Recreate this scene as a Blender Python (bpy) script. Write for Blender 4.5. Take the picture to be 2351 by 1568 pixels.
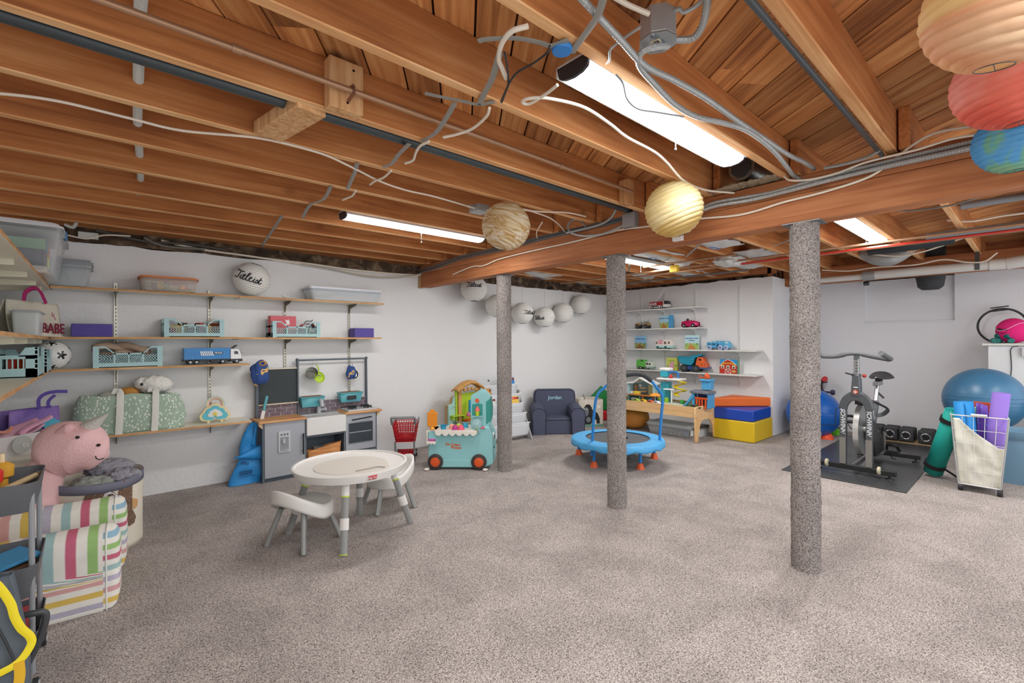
import bpy, math, random
from mathutils import Vector as V, Matrix, noise
from math import pi, sin, cos, tan, sqrt, atan2, radians as R
for o in list(bpy.data.objects): bpy.data.objects.remove(o)
S = bpy.context.scene; COL = S.collection
random.seed(7)
# ---------------------------------------------------------------- camera
F, CX, CY, ROLL, EYE = 1070.0, 1175.5, 781.7, 0.0056, 1.3
_r = V((.748, -.664, 0)).normalized(); _u = V((0, 0, 1)); _f = V((-_r.y, _r.x, 0))
CR = _r*cos(ROLL) - _u*sin(ROLL); CU = _r*sin(ROLL) + _u*cos(ROLL); O = V((0, 0, EYE))
cd = bpy.data.cameras.new('camera'); cam = bpy.data.objects.new('camera', cd); COL.objects.link(cam)
cam.matrix_world = Matrix(((CR.x, CU.x, -_f.x, 0), (CR.y, CU.y, -_f.y, 0), (CR.z, CU.z, -_f.z, EYE), (0, 0, 0, 1)))
cd.sensor_width = 36; cd.lens = F/2351*36; cd.shift_y = (CY-784)/2351; cd.clip_start = .05; S.camera = cam
# ---------------------------------------------------------------- world and exposure
W = bpy.data.worlds.new('world'); S.world = W; W.use_nodes = True
W.node_tree.nodes['Background'].inputs[0].default_value = (.93, .96, 1, 1); W.node_tree.nodes['Background'].inputs[1].default_value = 1.5
S.view_settings.view_transform = 'Standard'; S.view_settings.look = 'None'; S.view_settings.gamma = 1; S.view_settings.use_curve_mapping = False
S.view_settings.exposure = .36
LAMP_W = 16.5      # watts of each four-foot lamp

# pixel of the photograph -> point of the room on a level, or on a plane x = c or y = c
def ray(px, py): return CR*((px-CX)/F) - CU*((py-CY)/F) + _f
def pz(px, py, z=0.): d = ray(px, py); return O + d*((z-EYE)/d.z)
def pY(px, py, y): d = ray(px, py); return O + d*(y/d.y)
def pX(px, py, x): d = ray(px, py); return O + d*(x/d.x)
# ---------------------------------------------------------------- materials
def lin(h):
    h = h.lstrip('#'); c = [int(h[i:i+2], 16)/255 for i in (0, 2, 4)]
    return tuple(x/12.92 if x <= .04045 else ((x+.055)/1.055)**2.4 for x in c) + (1,)
_mc = {}
def new_mat(n):
    m = bpy.data.materials.new(n); m.use_nodes = True; return m, m.node_tree.nodes, m.node_tree.links, m.node_tree.nodes['Principled BSDF']
def mat(h, rough=.5, metal=0, bump=0, bs=60, var=.06, vs=4, spec=.5, coat=0, alpha=1, trans=0, emit=0, sss=0, name=None):
    """plain procedural material: base colour varied by noise, optional bump"""
    k = (h, rough, metal, bump, bs, var, vs, spec, coat, alpha, trans, emit, sss)
    if k in _mc: return _mc[k]
    m, N, L, b = new_mat(name or 'surface'); c = lin(h)
    b.inputs['Roughness'].default_value = rough; b.inputs['Metallic'].default_value = metal
    b.inputs['Specular IOR Level'].default_value = spec; b.inputs['Coat Weight'].default_value = coat
    b.inputs['Alpha'].default_value = alpha; b.inputs['Transmission Weight'].default_value = trans
    tc = N.new('ShaderNodeTexCoord'); nz = N.new('ShaderNodeTexNoise'); nz.inputs['Scale'].default_value = vs; nz.inputs['Detail'].default_value = 4
    L.new(tc.outputs['Object'], nz.inputs['Vector'])
    mr = N.new('ShaderNodeMapRange'); mr.inputs['To Min'].default_value = 1-var; mr.inputs['To Max'].default_value = 1+var; L.new(nz.outputs['Fac'], mr.inputs['Value'])
    mx = N.new('ShaderNodeMix'); mx.data_type = 'RGBA'; mx.blend_type = 'MULTIPLY'; mx.inputs[0].default_value = 1; mx.inputs[6].default_value = c
    L.new(mr.outputs[0], mx.inputs[7]); L.new(mx.outputs[2], b.inputs['Base Color'])
    if bump:
        n2 = N.new('ShaderNodeTexNoise'); n2.inputs['Scale'].default_value = bs; n2.inputs['Detail'].default_value = 3; L.new(tc.outputs['Object'], n2.inputs['Vector'])
        bp = N.new('ShaderNodeBump'); bp.inputs['Strength'].default_value = bump; bp.inputs['Distance'].default_value = .01
        L.new(n2.outputs['Fac'], bp.inputs['Height']); L.new(bp.outputs[0], b.inputs['Normal'])
    if emit: b.inputs['Emission Color'].default_value = c; b.inputs['Emission Strength'].default_value = emit
    if sss: b.inputs['Subsurface Weight'].default_value = sss; b.inputs['Subsurface Radius'].default_value = (.02, .02, .02)
    _mc[k] = m; return m
def ramp_mat(name, cols, transl=0, coord='Object', scale=(1, 1, 1), rot=(0, 0, 0), tex='noise', ts=5, detail=6, dist=0, rough=.6, bump=0, metal=0, inter='LINEAR', spec=.4, alpha=1, trans=0, bands='X', loc=(0, 0, 0)):
    m, N, L, b = new_mat(name); b.inputs['Roughness'].default_value = rough; b.inputs['Metallic'].default_value = metal
    b.inputs['Specular IOR Level'].default_value = spec; b.inputs['Alpha'].default_value = alpha; b.inputs['Transmission Weight'].default_value = trans
    tc = N.new('ShaderNodeTexCoord'); mp = N.new('ShaderNodeMapping'); mp.inputs['Scale'].default_value = scale; mp.inputs['Rotation'].default_value = rot; mp.inputs['Location'].default_value = loc
    L.new(tc.outputs[coord], mp.inputs['Vector'])
    if tex == 'noise': t = N.new('ShaderNodeTexNoise'); t.inputs['Detail'].default_value = detail; t.inputs['Distortion'].default_value = dist; t.inputs['Scale'].default_value = ts; out = t.outputs['Fac']
    elif tex == 'wave':
        t = N.new('ShaderNodeTexWave'); t.bands_direction = bands; t.inputs['Scale'].default_value = ts; t.inputs['Distortion'].default_value = dist; t.inputs['Detail'].default_value = detail; out = t.outputs['Fac']
    elif tex == 'vor': t = N.new('ShaderNodeTexVoronoi'); t.inputs['Scale'].default_value = ts; out = t.outputs['Distance']
    elif tex == 'grad': t = N.new('ShaderNodeTexGradient'); out = t.outputs['Fac']
    L.new(mp.outputs[0], t.inputs['Vector'])
    r = N.new('ShaderNodeValToRGB'); r.color_ramp.interpolation = inter; e = r.color_ramp.elements
    while len(e) < len(cols): e.new(.5)
    for i, (p, h) in enumerate(cols): e[i].position = p; e[i].color = lin(h)
    L.new(out, r.inputs[0]); L.new(r.outputs[0], b.inputs['Base Color'])
    if bump:
        bp = N.new('ShaderNodeBump'); bp.inputs['Strength'].default_value = bump; bp.inputs['Distance'].default_value = .01
        L.new(out, bp.inputs['Height']); L.new(bp.outputs[0], b.inputs['Normal'])
    if transl:
        tl = N.new('ShaderNodeBsdfTranslucent'); mx = N.new('ShaderNodeMixShader'); mx.inputs[0].default_value = transl; L.new(r.outputs[0], tl.inputs[0]); L.new(b.outputs[0], mx.inputs[1]); L.new(tl.outputs[0], mx.inputs[2]); L.new(mx.outputs[0], N['Material Output'].inputs[0])
    return m
def wood(name, dark, mid, light, axis=0, rough=.7, s=1., knots=0, bump=.15, rz=0, pv=0):
    """stretched grain along an axis, broad patches, optional knots and per-object variation"""
    m, N, L, b = new_mat(name); b.inputs['Roughness'].default_value = rough; b.inputs['Specular IOR Level'].default_value = .3
    tc = N.new('ShaderNodeTexCoord'); mp = N.new('ShaderNodeMapping'); sc = [14*s]*3; sc[axis] = .7*s; mp.inputs['Scale'].default_value = sc
    mr_ = N.new('ShaderNodeMapping'); mr_.inputs['Rotation'].default_value = (0, 0, -rz); L.new(tc.outputs['Object'], mr_.inputs['Vector'])
    oi = N.new('ShaderNodeObjectInfo'); ad = N.new('ShaderNodeVectorMath'); ad.operation = 'MULTIPLY_ADD'; ad.inputs[1].default_value = (37, 53, 71)
    L.new(oi.outputs['Random'], ad.inputs[0]); L.new(mr_.outputs[0], ad.inputs[2]); L.new(ad.outputs[0], mp.inputs['Vector'])
    n1 = N.new('ShaderNodeTexNoise'); n1.inputs['Scale'].default_value = 3; n1.inputs['Detail'].default_value = 8; n1.inputs['Distortion'].default_value = .8; L.new(mp.outputs[0], n1.inputs['Vector'])
    n2 = N.new('ShaderNodeTexNoise'); n2.inputs['Scale'].default_value = 2.2*s; n2.inputs['Detail'].default_value = 5; L.new(ad.outputs[0], n2.inputs['Vector'])
    mx = N.new('ShaderNodeMix'); mx.inputs[0].default_value = .42; L.new(n1.outputs['Fac'], mx.inputs[2]); L.new(n2.outputs['Fac'], mx.inputs[3])
    r = N.new('ShaderNodeValToRGB'); e = r.color_ramp.elements; e[0].position = .34; e[0].color = lin(dark); e[1].position = .66; e[1].color = lin(light); q = e.new(.5); q.color = lin(mid)
    L.new(mx.outputs[0], r.inputs[0]); col = r.outputs[0]
    if knots:
        vo = N.new('ShaderNodeTexVoronoi'); vo.inputs['Scale'].default_value = 2.4; m3 = N.new('ShaderNodeMapping'); q3 = [1.6]*3; q3[axis] = .9; m3.inputs['Scale'].default_value = q3
        L.new(ad.outputs[0], m3.inputs['Vector']); L.new(m3.outputs[0], vo.inputs['Vector'])
        k = N.new('ShaderNodeMapRange'); k.inputs['From Min'].default_value = .03; k.inputs['From Max'].default_value = .12; k.inputs['To Min'].default_value = .45; L.new(vo.outputs['Distance'], k.inputs['Value'])
        mm = N.new('ShaderNodeMix'); mm.data_type = 'RGBA'; mm.blend_type = 'MULTIPLY'; mm.inputs[0].default_value = knots; L.new(col, mm.inputs[6]); L.new(k.outputs[0], mm.inputs[7]); col = mm.outputs[2]
    if pv:
        k = N.new('ShaderNodeMapRange'); k.inputs['To Min'].default_value = 1-pv; k.inputs['To Max'].default_value = 1+pv*.6; L.new(oi.outputs['Random'], k.inputs['Value'])
        mm = N.new('ShaderNodeMix'); mm.data_type = 'RGBA'; mm.blend_type = 'MULTIPLY'; mm.inputs[0].default_value = 1; L.new(col, mm.inputs[6]); L.new(k.outputs[0], mm.inputs[7]); col = mm.outputs[2]
    L.new(col, b.inputs['Base Color'])
    bp = N.new('ShaderNodeBump'); bp.inputs['Strength'].default_value = bump; bp.inputs['Distance'].default_value = .004; L.new(n1.outputs['Fac'], bp.inputs['Height']); L.new(bp.outputs[0], b.inputs['Normal'])
    return m
def clear(name, h='#f4f8fa', a=.28, rough=.12):
    """thin clear plastic: mostly see-through with a glossy, slightly milky skin"""
    m, N, L, b = new_mat(name); b.inputs['Base Color'].default_value = lin(h); b.inputs['Roughness'].default_value = rough
    tr = N.new('ShaderNodeBsdfTransparent'); mix = N.new('ShaderNodeMixShader'); lw = N.new('ShaderNodeLayerWeight'); lw.inputs[0].default_value = .35
    mr = N.new('ShaderNodeMapRange'); mr.inputs['To Min'].default_value = a; mr.inputs['To Max'].default_value = min(1, a+.5); L.new(lw.outputs['Facing'], mr.inputs['Value'])
    L.new(mr.outputs[0], mix.inputs[0]); L.new(tr.outputs[0], mix.inputs[1]); L.new(b.outputs[0], mix.inputs[2]); L.new(mix.outputs[0], N['Material Output'].inputs[0])
    return m
# ---------------------------------------------------------------- mesh gatherer
class G:
    def __init__(s, M=None): s.v = []; s.f = []; s.m = []; s.M = M or Matrix()
    def add(s, vs, fs, mi=0):
        o = len(s.v); s.v += [s.M @ V(p) for p in vs]; s.f += [tuple(i+o for i in f) for f in fs]; s.m += [mi]*len(fs); return s
    def at(s, loc=(0, 0, 0), rot=(0, 0, 0), sc=(1, 1, 1)):
        from mathutils import Euler
        s.M = Matrix.LocRotScale(V(loc), Euler(rot), V(sc)); return s
    def bb(s, x0, x1, y0, y1, z0, z1, mi=0):
        return s.add([(x, y, z) for x in (x0, x1) for y in (y0, y1) for z in (z0, z1)], [(0, 1, 3, 2), (4, 6, 7, 5), (0, 4, 5, 1), (2, 3, 7, 6), (0, 2, 6, 4), (1, 5, 7, 3)], mi)
    def box(s, c, d, mi=0): return s.bb(c[0]-d[0]/2, c[0]+d[0]/2, c[1]-d[1]/2, c[1]+d[1]/2, c[2]-d[2]/2, c[2]+d[2]/2, mi)
    def taper(s, c, d0, d1, h, mi=0, open_top=False):
        a, b = d0[0]/2, d0[1]/2; e, g = d1[0]/2, d1[1]/2; x, y, z = c
        vs = [(x-a, y-b, z), (x+a, y-b, z), (x+a, y+b, z), (x-a, y+b, z), (x-e, y-g, z+h), (x+e, y-g, z+h), (x+e, y+g, z+h), (x-e, y+g, z+h)]
        fs = [(3, 2, 1, 0), (0, 1, 5, 4), (1, 2, 6, 5), (2, 3, 7, 6), (3, 0, 4, 7)] + ([] if open_top else [(4, 5, 6, 7)])
        return s.add(vs, fs, mi)
    def tub(s, c, d0, d1, h, t=.004, mi=0, r=.2, n=5):
        """open rounded tub with wall thickness"""
        def ring(w, d, z):
            q = min(w, d)*r/2; pts = []
            for k, (sx, sy) in enumerate(((1, 1), (-1, 1), (-1, -1), (1, -1))):
                for i in range(n+1):
                    a = (k+i/n)*pi/2; pts.append((c[0]+sx*(w/2-q)+q*cos(a), c[1]+sy*(d/2-q)+q*sin(a), z))
            return pts
        z = c[2]; rs = [ring(d0[0]-.02*min(d0), d0[1]-.02*min(d0), z), ring(d0[0], d0[1], z+h*.05), ring(d1[0], d1[1], z+h), ring(d1[0]-2*t, d1[1]-2*t, z+h), ring(d0[0]-2*t, d0[1]-2*t, z+t+h*.03)]
        m = len(rs[0]); vs = sum(rs, []); fs = [tuple(reversed(range(m)))]
        for k in range(4):
            for i in range(m): j = (i+1) % m; fs.append((k*m+i, k*m+j, (k+1)*m+j, (k+1)*m+i))
        fs.append(tuple(range(4*m, 5*m))); return s.add(vs, fs, mi)
    def rslab(s, c, d, h, mi=0, r=.2, n=5):
        """slab with rounded corners in plan"""
        q = min(d)*r/2; pts = []
        for k, (sx, sy) in enumerate(((1, 1), (-1, 1), (-1, -1), (1, -1))):
            for i in range(n+1): a = (k+i/n)*pi/2; pts.append((c[0]+sx*(d[0]/2-q)+q*cos(a), c[1]+sy*(d[1]/2-q)+q*sin(a)))
        return s.prism(pts, c[2], c[2]+h, mi)
    def prism(s, poly, z0, z1, mi=0, ax='z'):
        f = {'z': lambda a, b, c: (a, b, c), 'y': lambda a, b, c: (a, c, b), 'x': lambda a, b, c: (c, a, b)}[ax]; n = len(poly)
        vs = [f(a, b, z0) for a, b in poly]+[f(a, b, z1) for a, b in poly]
        fs = [tuple(reversed(range(n))), tuple(range(n, 2*n))]+[(i, (i+1) % n, n+(i+1) % n, n+i) for i in range(n)]
        if ax == 'y': fs = [tuple(reversed(q)) for q in fs]
        return s.add(vs, fs, mi)
    def lathe(s, prof, n=24, c=(0, 0, 0), mi=0, axis='z', sx=1, sy=1):
        vs = []; fs = []
        for r_, z_ in prof:
            for i in range(n):
                a = 2*pi*i/n; p = (r_*cos(a)*sx, r_*sin(a)*sy, z_)
                if axis == 'y': p = (p[0], -p[2], p[1])
                if axis == 'x': p = (p[2], p[0], p[1])
                vs.append((c[0]+p[0], c[1]+p[1], c[2]+p[2]))
        for k in range(len(prof)-1):
            for i in range(n): j = (i+1) % n; fs.append((k*n+i, k*n+j, (k+1)*n+j, (k+1)*n+i))
        if prof[0][0] > 1e-6: fs.append(tuple(reversed(range(n))))
        if prof[-1][0] > 1e-6: fs.append(tuple(range((len(prof)-1)*n, len(prof)*n)))
        return s.add(vs, fs, mi)
    def cyl(s, p0, p1, r0, r1=None, n=16, mi=0): return s.tube([p0, p1], [r0, r0 if r1 is None else r1], n, mi)
    def tube(s, pts, r, n=8, mi=0, closed=False, flat=None, up=None):
        """swept tube; flat=(a,b) gives an elliptic / strap section a wide and b thick"""
        P = [V(p) for p in pts]; m = len(P); rr = r if isinstance(r, (list, tuple)) else [r]*m
        if len(rr) != m: rr = [(lambda q, j: rr[j]*(1-(q-j))+rr[j+1]*(q-j))(i/(m-1)*(len(rr)-1), min(int(i/(m-1)*(len(rr)-1)), len(rr)-2)) for i in range(m)]
        vs = []; fs = []; prev = None
        for i in range(m):
            a = P[(i-1) % m] if (i or closed) else P[i]; b = P[(i+1) % m] if (i < m-1 or closed) else P[i]
            t = (b-a).normalized() if (b-a).length > 1e-9 else V((0, 0, 1))
            if up is not None: u = V(up)-t*V(up).dot(t)
            elif prev is None: u = t.orthogonal()
            else: u = prev-t*prev.dot(t)
            if u.length < 1e-6: u = t.orthogonal()
            u.normalize(); w = t.cross(u); prev = u
            for k in range(n):
                g = 2*pi*(k+.5)/n; ca, sa = cos(g), sin(g)
                q = (u*ca*flat[1]+w*sa*flat[0]) if flat else (u*ca+w*sa)
                vs.append(P[i]+q*rr[i])
        for i in range(m if closed else m-1):
            j = (i+1) % m
            for k in range(n): l = (k+1) % n; fs.append((i*n+k, i*n+l, j*n+l, j*n+k))
        if not closed: fs += [tuple(reversed(range(n))), tuple(range((m-1)*n, m*n))]
        return s.add(vs, fs, mi)
    def ball(s, c, r, n=24, m=14, mi=0, p=1.):
        r = (r, r, r) if isinstance(r, (int, float)) else r; pr = []
        for k in range(m+1):
            a = -pi/2+pi*k/m; pr.append((max(0, cos(a))**p if 0 < k < m else 0, sin(a)))
        vs = []; fs = []
        for a, z in pr:
            for i in range(n): g = 2*pi*i/n; vs.append((c[0]+a*cos(g)*r[0], c[1]+a*sin(g)*r[1], c[2]+z*r[2]))
        for k in range(m):
            for i in range(n):
                j = (i+1) % n
                if k == 0: fs.append((i+n*k, n*(k+1)+j, n*(k+1)+i))
                elif k == m-1: fs.append((k*n+i, k*n+j, (k+1)*n+i))
                else: fs.append((k*n+i, k*n+j, (k+1)*n+j, (k+1)*n+i))
        return s.add(vs, fs, mi)
    def surf(s, fn, nu, nv, mi=0, cu=False, cv=False, miF=None):
        vs = [fn(i/nu if cu else i/(nu-1), j/nv if cv else j/(nv-1)) for i in range(nu) for j in range(nv)]; o = len(s.f)
        for i in range(nu if cu else nu-1):
            for j in range(nv if cv else nv-1):
                a, b = (i+1) % nu, (j+1) % nv; k = mi if miF is None else miF((i+.5)/nu, (j+.5)/nv)
                s.f.append(tuple(len(s.v)+q for q in (i*nv+j, a*nv+j, a*nv+b, i*nv+b))); s.m.append(k)
        s.v += [s.M @ V(p) for p in vs]; return s
    def mesh(s, name, mats, sm=35):
        me = bpy.data.meshes.new(name); me.from_pydata([tuple(p) for p in s.v], [], s.f)
        mats = mats if isinstance(mats, (list, tuple)) else [mats]
        for m in mats: me.materials.append(m)
        if len(mats) > 1: me.polygons.foreach_set('material_index', s.m)
        if sm: me.shade_smooth(); me.set_sharp_from_angle(angle=R(sm))
        me.validate(); me.update(); return me
    def out(s, name, mats, parent=None, sm=35, bev=0, seg=2, sub=0, solid=0, label=None):
        o = bpy.data.objects.new(name, s.mesh(name, mats, sm)); COL.objects.link(o)
        if parent: o.parent = parent
        if solid: q = o.modifiers.new('solid', 'SOLIDIFY'); q.thickness = solid; q.offset = 0
        if bev: q = o.modifiers.new('bevel', 'BEVEL'); q.width = bev; q.segments = seg; q.limit_method = 'ANGLE'; q.angle_limit = R(40)
        if sub: q = o.modifiers.new('sub', 'SUBSURF'); q.levels = sub; q.render_levels = sub
        if label: o['label'] = label
        return o
def thing(name, label, cat, loc=(0, 0, 0), rz=0, group=None, rot=None, sc=1):
    o = bpy.data.objects.new(name, None); COL.objects.link(o); o.location = loc; o.rotation_euler = rot or (0, 0, rz); o.scale = (sc,)*3
    o.empty_display_size = .1; o['label'] = label; o['category'] = cat
    if group: o['group'] = group
    return o
def tag(o, label, cat, group=None):
    o['label'] = label; o['category'] = cat
    if group: o['group'] = group
    return o
def struct(o): o['kind'] = 'structure'; return o
def stuff(o): o['kind'] = 'stuff'; return o
def dup(root, loc=None, rz=None, label=None, group=None, sc=None):
    r = root.copy(); COL.objects.link(r)
    if loc is not None: r.location = loc
    if rz is not None: r.rotation_euler = (0, 0, rz)
    if sc is not None: r.scale = (sc,)*3 if isinstance(sc, (int, float)) else sc
    if label: r['label'] = label
    if group: r['group'] = group
    for ch in list(root.children):
        c = ch.copy(); COL.objects.link(c); c.parent = r
        for g in ch.children: d = g.copy(); COL.objects.link(d); d.parent = c
    return r
def text_mesh(s, size, ext=.001, bold=0, shear=0, align='CENTER', space=1):
    c = bpy.data.curves.new('t', 'FONT'); c.body = s; c.size = size; c.extrude = ext; c.offset = bold; c.shear = shear; c.align_x = align; c.align_y = 'CENTER'; c.space_character = space; c.resolution_u = 3
    o = bpy.data.objects.new('t', c); COL.objects.link(o); dg = bpy.context.evaluated_depsgraph_get(); me = bpy.data.meshes.new_from_object(o.evaluated_get(dg)); bpy.data.objects.remove(o); bpy.data.curves.remove(c); return me
def lettering(s, size, m, parent, M=None, name='lettering', fn=None, **k):
    """flat text lies in local x (right) / y (up); fn maps (x, y, z) to the surface it is printed on, M places it"""
    me = text_mesh(s, size, **k); me.name = name; me.materials.clear(); me.materials.append(m)
    for v in me.vertices:
        p = V(fn(*v.co)) if fn else (M @ v.co if M else v.co.copy()); v.co = p
    o = bpy.data.objects.new(name, me); COL.objects.link(o); o.parent = parent; return o
FRONT = lambda x, y, z, t=0: Matrix.Translation((x, y, z)) @ Matrix.Rotation(t, 4, 'Y') @ Matrix.Rotation(pi/2, 4, 'X')   # text upright, facing -y
def bez(pts, n=12):
    """smooth open curve through points (Catmull-Rom)"""
    P = [V(p) for p in pts]; P = [P[0]*2-P[1]]+P+[P[-1]*2-P[-2]]; out = []
    for i in range(1, len(P)-2):
        for k in range(n):
            t = k/n; a, b, c, d = P[i-1:i+3]; out.append(.5*((2*b)+(c-a)*t+(2*a-5*b+4*c-d)*t*t+(3*b-a-3*c+d)*t**3))
    out.append(P[-2]); return out
def arc(c, r, a0, a1, n=12): return [(c[0]+r*cos(a0+(a1-a0)*i/n), c[1]+r*sin(a0+(a1-a0)*i/n)) for i in range(n+1)]
WHITE = mat('#e9e9e6', .45); BLACK = mat('#1c1d1f', .45); GREYM = mat('#8f9498', .35, .8)
DARK = mat('#2e3134', .5); STEEL = mat('#b9bcbe', .28, 1); GALV = mat('#b4b9bb', .4, .5, .05, 90, .15, 30); CABLE = mat('#e6dccb', .5)
# ================================================================ SETTING
YA, XC, YJ, XD, XL = 5.02, 6.79, 2.36, 7.85, -.78
Y0 = -1.6; ZS = 2.42; ZJ = 2.22; WT = 2.1; BX0, BX1, BZ0, BZ1 = 2.945, 3.085, 1.955, 2.215
def carpet(name, pile, tint=1):
    m, N, L, b = new_mat(name); b.inputs['Roughness'].default_value = .95; b.inputs['Specular IOR Level'].default_value = .1
    tc = N.new('ShaderNodeTexCoord')
    n = N.new('ShaderNodeTexNoise'); n.inputs['Scale'].default_value = pile; n.inputs['Detail'].default_value = 3; n.inputs['Distortion'].default_value = 1.2; L.new(tc.outputs['Object'], n.inputs['Vector'])
    n2 = N.new('ShaderNodeTexNoise'); n2.inputs['Scale'].default_value = 3.2; n2.inputs['Detail'].default_value = 6; n2.inputs['Distortion'].default_value = .6; L.new(tc.outputs['Object'], n2.inputs['Vector'])
    r = N.new('ShaderNodeValToRGB'); e = r.color_ramp.elements
    e[0].position = .36; e[0].color = lin('#5a514e'); e[1].position = .62; e[1].color = lin('#d0c8c3'); q = e.new(.47); q.color = lin('#9f9692'); L.new(n.outputs['Fac'], r.inputs[0])
    k = N.new('ShaderNodeMapRange'); k.inputs['From Min'].default_value = .35; k.inputs['From Max'].default_value = .65; k.inputs['To Min'].default_value = .88*tint; k.inputs['To Max'].default_value = 1.12*tint; L.new(n2.outputs['Fac'], k.inputs['Value'])
    mm = N.new('ShaderNodeMix'); mm.data_type = 'RGBA'; mm.blend_type = 'MULTIPLY'; mm.inputs[0].default_value = 1; L.new(r.outputs[0], mm.inputs[6]); L.new(k.outputs[0], mm.inputs[7]); L.new(mm.outputs[2], b.inputs['Base Color'])
    bp = N.new('ShaderNodeBump'); bp.inputs['Strength'].default_value = .7; bp.inputs['Distance'].default_value = .008; L.new(n.outputs['Fac'], bp.inputs['Height'])
    b2 = N.new('ShaderNodeBump'); b2.inputs['Strength'].default_value = .35; b2.inputs['Distance'].default_value = .05; L.new(n2.outputs['Fac'], b2.inputs['Height']); L.new(bp.outputs[0], b2.inputs['Normal']); L.new(b2.outputs[0], b.inputs['Normal'])
    return m
CARPET = carpet('carpet', 175); CARPET2 = carpet('carpet_post', 175, .72)
PLASTER = mat('#e4e4e4', .85, 0, .35, 38, .03, 1.5, .2); PLASTER2 = mat('#e6e7ea', .85, 0, .3, 45, .02, 1.2, .2)
g = G().bb(XL, XD+.2, Y0, YA+.2, -.1, 0); struct(g.out('floor', CARPET, sm=0))
def wall(name, x0, x1, y0, y1, z1, m, rough_top=True):
    """slab wall whose top edge is crumbled"""
    g = G(); L = max(x1-x0, y1-y0); n = int(L/.06)+1; alongx = (x1-x0) > (y1-y0)
    def zt(t, s): return z1 + (noise.noise(V((t*L*5, s*3, z1*7)))*.018 + noise.noise(V((t*L*19, s, 2)))*.006 if rough_top else 0)
    for s, (a, b) in enumerate(((x0, x1) if not alongx else (y0, y1),)):
        cols = []
        for i in range(n+1):
            t = i/n
            if alongx: X = x0+(x1-x0)*t; cols.append([(X, y0, 0), (X, y0, zt(t, 0)), (X, y1, zt(t, 1)), (X, y1, 0)])
            else: Yy = y0+(y1-y0)*t; cols.append([(x0, Yy, 0), (x0, Yy, zt(t, 0)), (x1, Yy, zt(t, 1)), (x1, Yy, 0)])
        vs = sum(cols, []); fs = []
        for i in range(n):
            for k in range(4): l = (k+1) % 4; fs.append((i*4+k, i*4+l, (i+1)*4+l, (i+1)*4+k))
        fs += [(3, 2, 1, 0), (n*4, n*4+1, n*4+2, n*4+3)]
        g.add(vs, fs)
    return struct(g.out(name, m, sm=30))
wall('wall_left', XL-.2, XC+.2, YA, YA+.2, WT, PLASTER)
wall('wall_back', XC, XC+.2, YJ, YA, WT+.045, PLASTER)
wall('wall_corner', XC+.2, XD+.2, YJ, YJ+.2, WT+.045, PLASTER2)
wall('wall_near_left', XL-.2, XL, Y0, YA, WT, PLASTER)
# right-hand wall with the blocked-up window niche
ny0, ny1, nz0 = .668, 1.562, 1.518
g = G(); g.bb(XD+.05, XD+.2, Y0, YJ, 0, WT); g.bb(XD, XD+.05, Y0, ny0, 0, WT); g.bb(XD, XD+.05, ny1, YJ, 0, WT); g.bb(XD, XD+.05, ny0, ny1, 0, nz0); g.bb(XD-.014, XD+.0, ny0-.0, ny1, nz0-.02, nz0)
struct(g.out('wall_right', PLASTER2, sm=0))
# ---- ceiling: board backing, diagonal planks, joists, girder
OAK = wood('joist_wood', '#9a5e35', '#bd7a46', '#d0925c', 0, .75, .8, .6, .2, pv=.15)
EDGE = wood('lit_underside', '#c48a58', '#dda873', '#ecc393', 0, .7, 1, .25, .15)  # paler joist wood for bottom faces; their lit look is put into the colour
OAKY = wood('girder_wood', '#8f5433', '#ad6e46', '#c28558', 1, .7, .7, .5, .2)
ang = R(54.3); PLANK = wood('plank_wood', '#8f5a34', '#c98a52', '#e0ac72', 0, .75, .7, .95, .2, rz=ang, pv=.36)
ceil = struct(G().bb(XL-.2, XD+.2, Y0, YA+.2, ZS+.02, ZS+.06).out('ceiling', mat('#3a2516', .9), sm=0))
def clip(poly, x0, x1, y0, y1):
    def cl(P, ax, v, s):
        o = []
        for i in range(len(P)):
            a, b = P[i-1], P[i]; ia, ib = (a[ax]-v)*s >= 0, (b[ax]-v)*s >= 0
            if ia != ib: t = (v-a[ax])/(b[ax]-a[ax]); o.append((a[0]+(b[0]-a[0])*t, a[1]+(b[1]-a[1])*t))
            if ib: o.append(b)
        return o
    for ax, v, s in ((0, x0, 1), (0, x1, -1), (1, y0, 1), (1, y1, -1)):
        if poly: poly = cl(poly, ax, v, s)
    return poly
d = V((cos(ang), sin(ang))); nrm = V((sin(ang), -cos(ang))); off0 = V((1.961, .928)).dot(nrm); pw = .1435
for i in range(-44, 40):
    o0 = off0+i*pw; a = nrm*(o0+.004); b = nrm*(o0+pw-.004); poly = [tuple(a-d*12), tuple(a+d*12), tuple(b+d*12), tuple(b-d*12)]
    cuts = [(XL, XD, Y0, YA)]
    poly = clip(poly, *cuts[0])
    if len(poly) < 3: continue
    # butt joint somewhere along the board
    P = [V(p) for p in poly]; ts = sorted(p.dot(d) for p in P); q = random.uniform(.35, .65); tm = ts[0]+(ts[-1]-ts[0])*q
    for s in (-1, 1):
        def half(P):
            o = []
            for k in range(len(P)):
                A, B = P[k-1], P[k]; fa = (A.dot(d)-tm)*s >= .001; fb = (B.dot(d)-tm)*s >= .001
                if fa != fb: t = (tm-A.dot(d))/(B.dot(d)-A.dot(d)); o.append(A+(B-A)*t)
                if fb: o.append(B)
            return o
        h = half(P)
        if len(h) >= 3: G().prism([tuple(p) for p in h], ZS, ZS+.018).out('plank', PLANK, ceil, sm=0)
joY = [.475, .95, 1.39, 1.875, 2.315, 2.77, 3.225, 3.69, 4.1, 4.5, 4.86]; jw = .044
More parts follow.
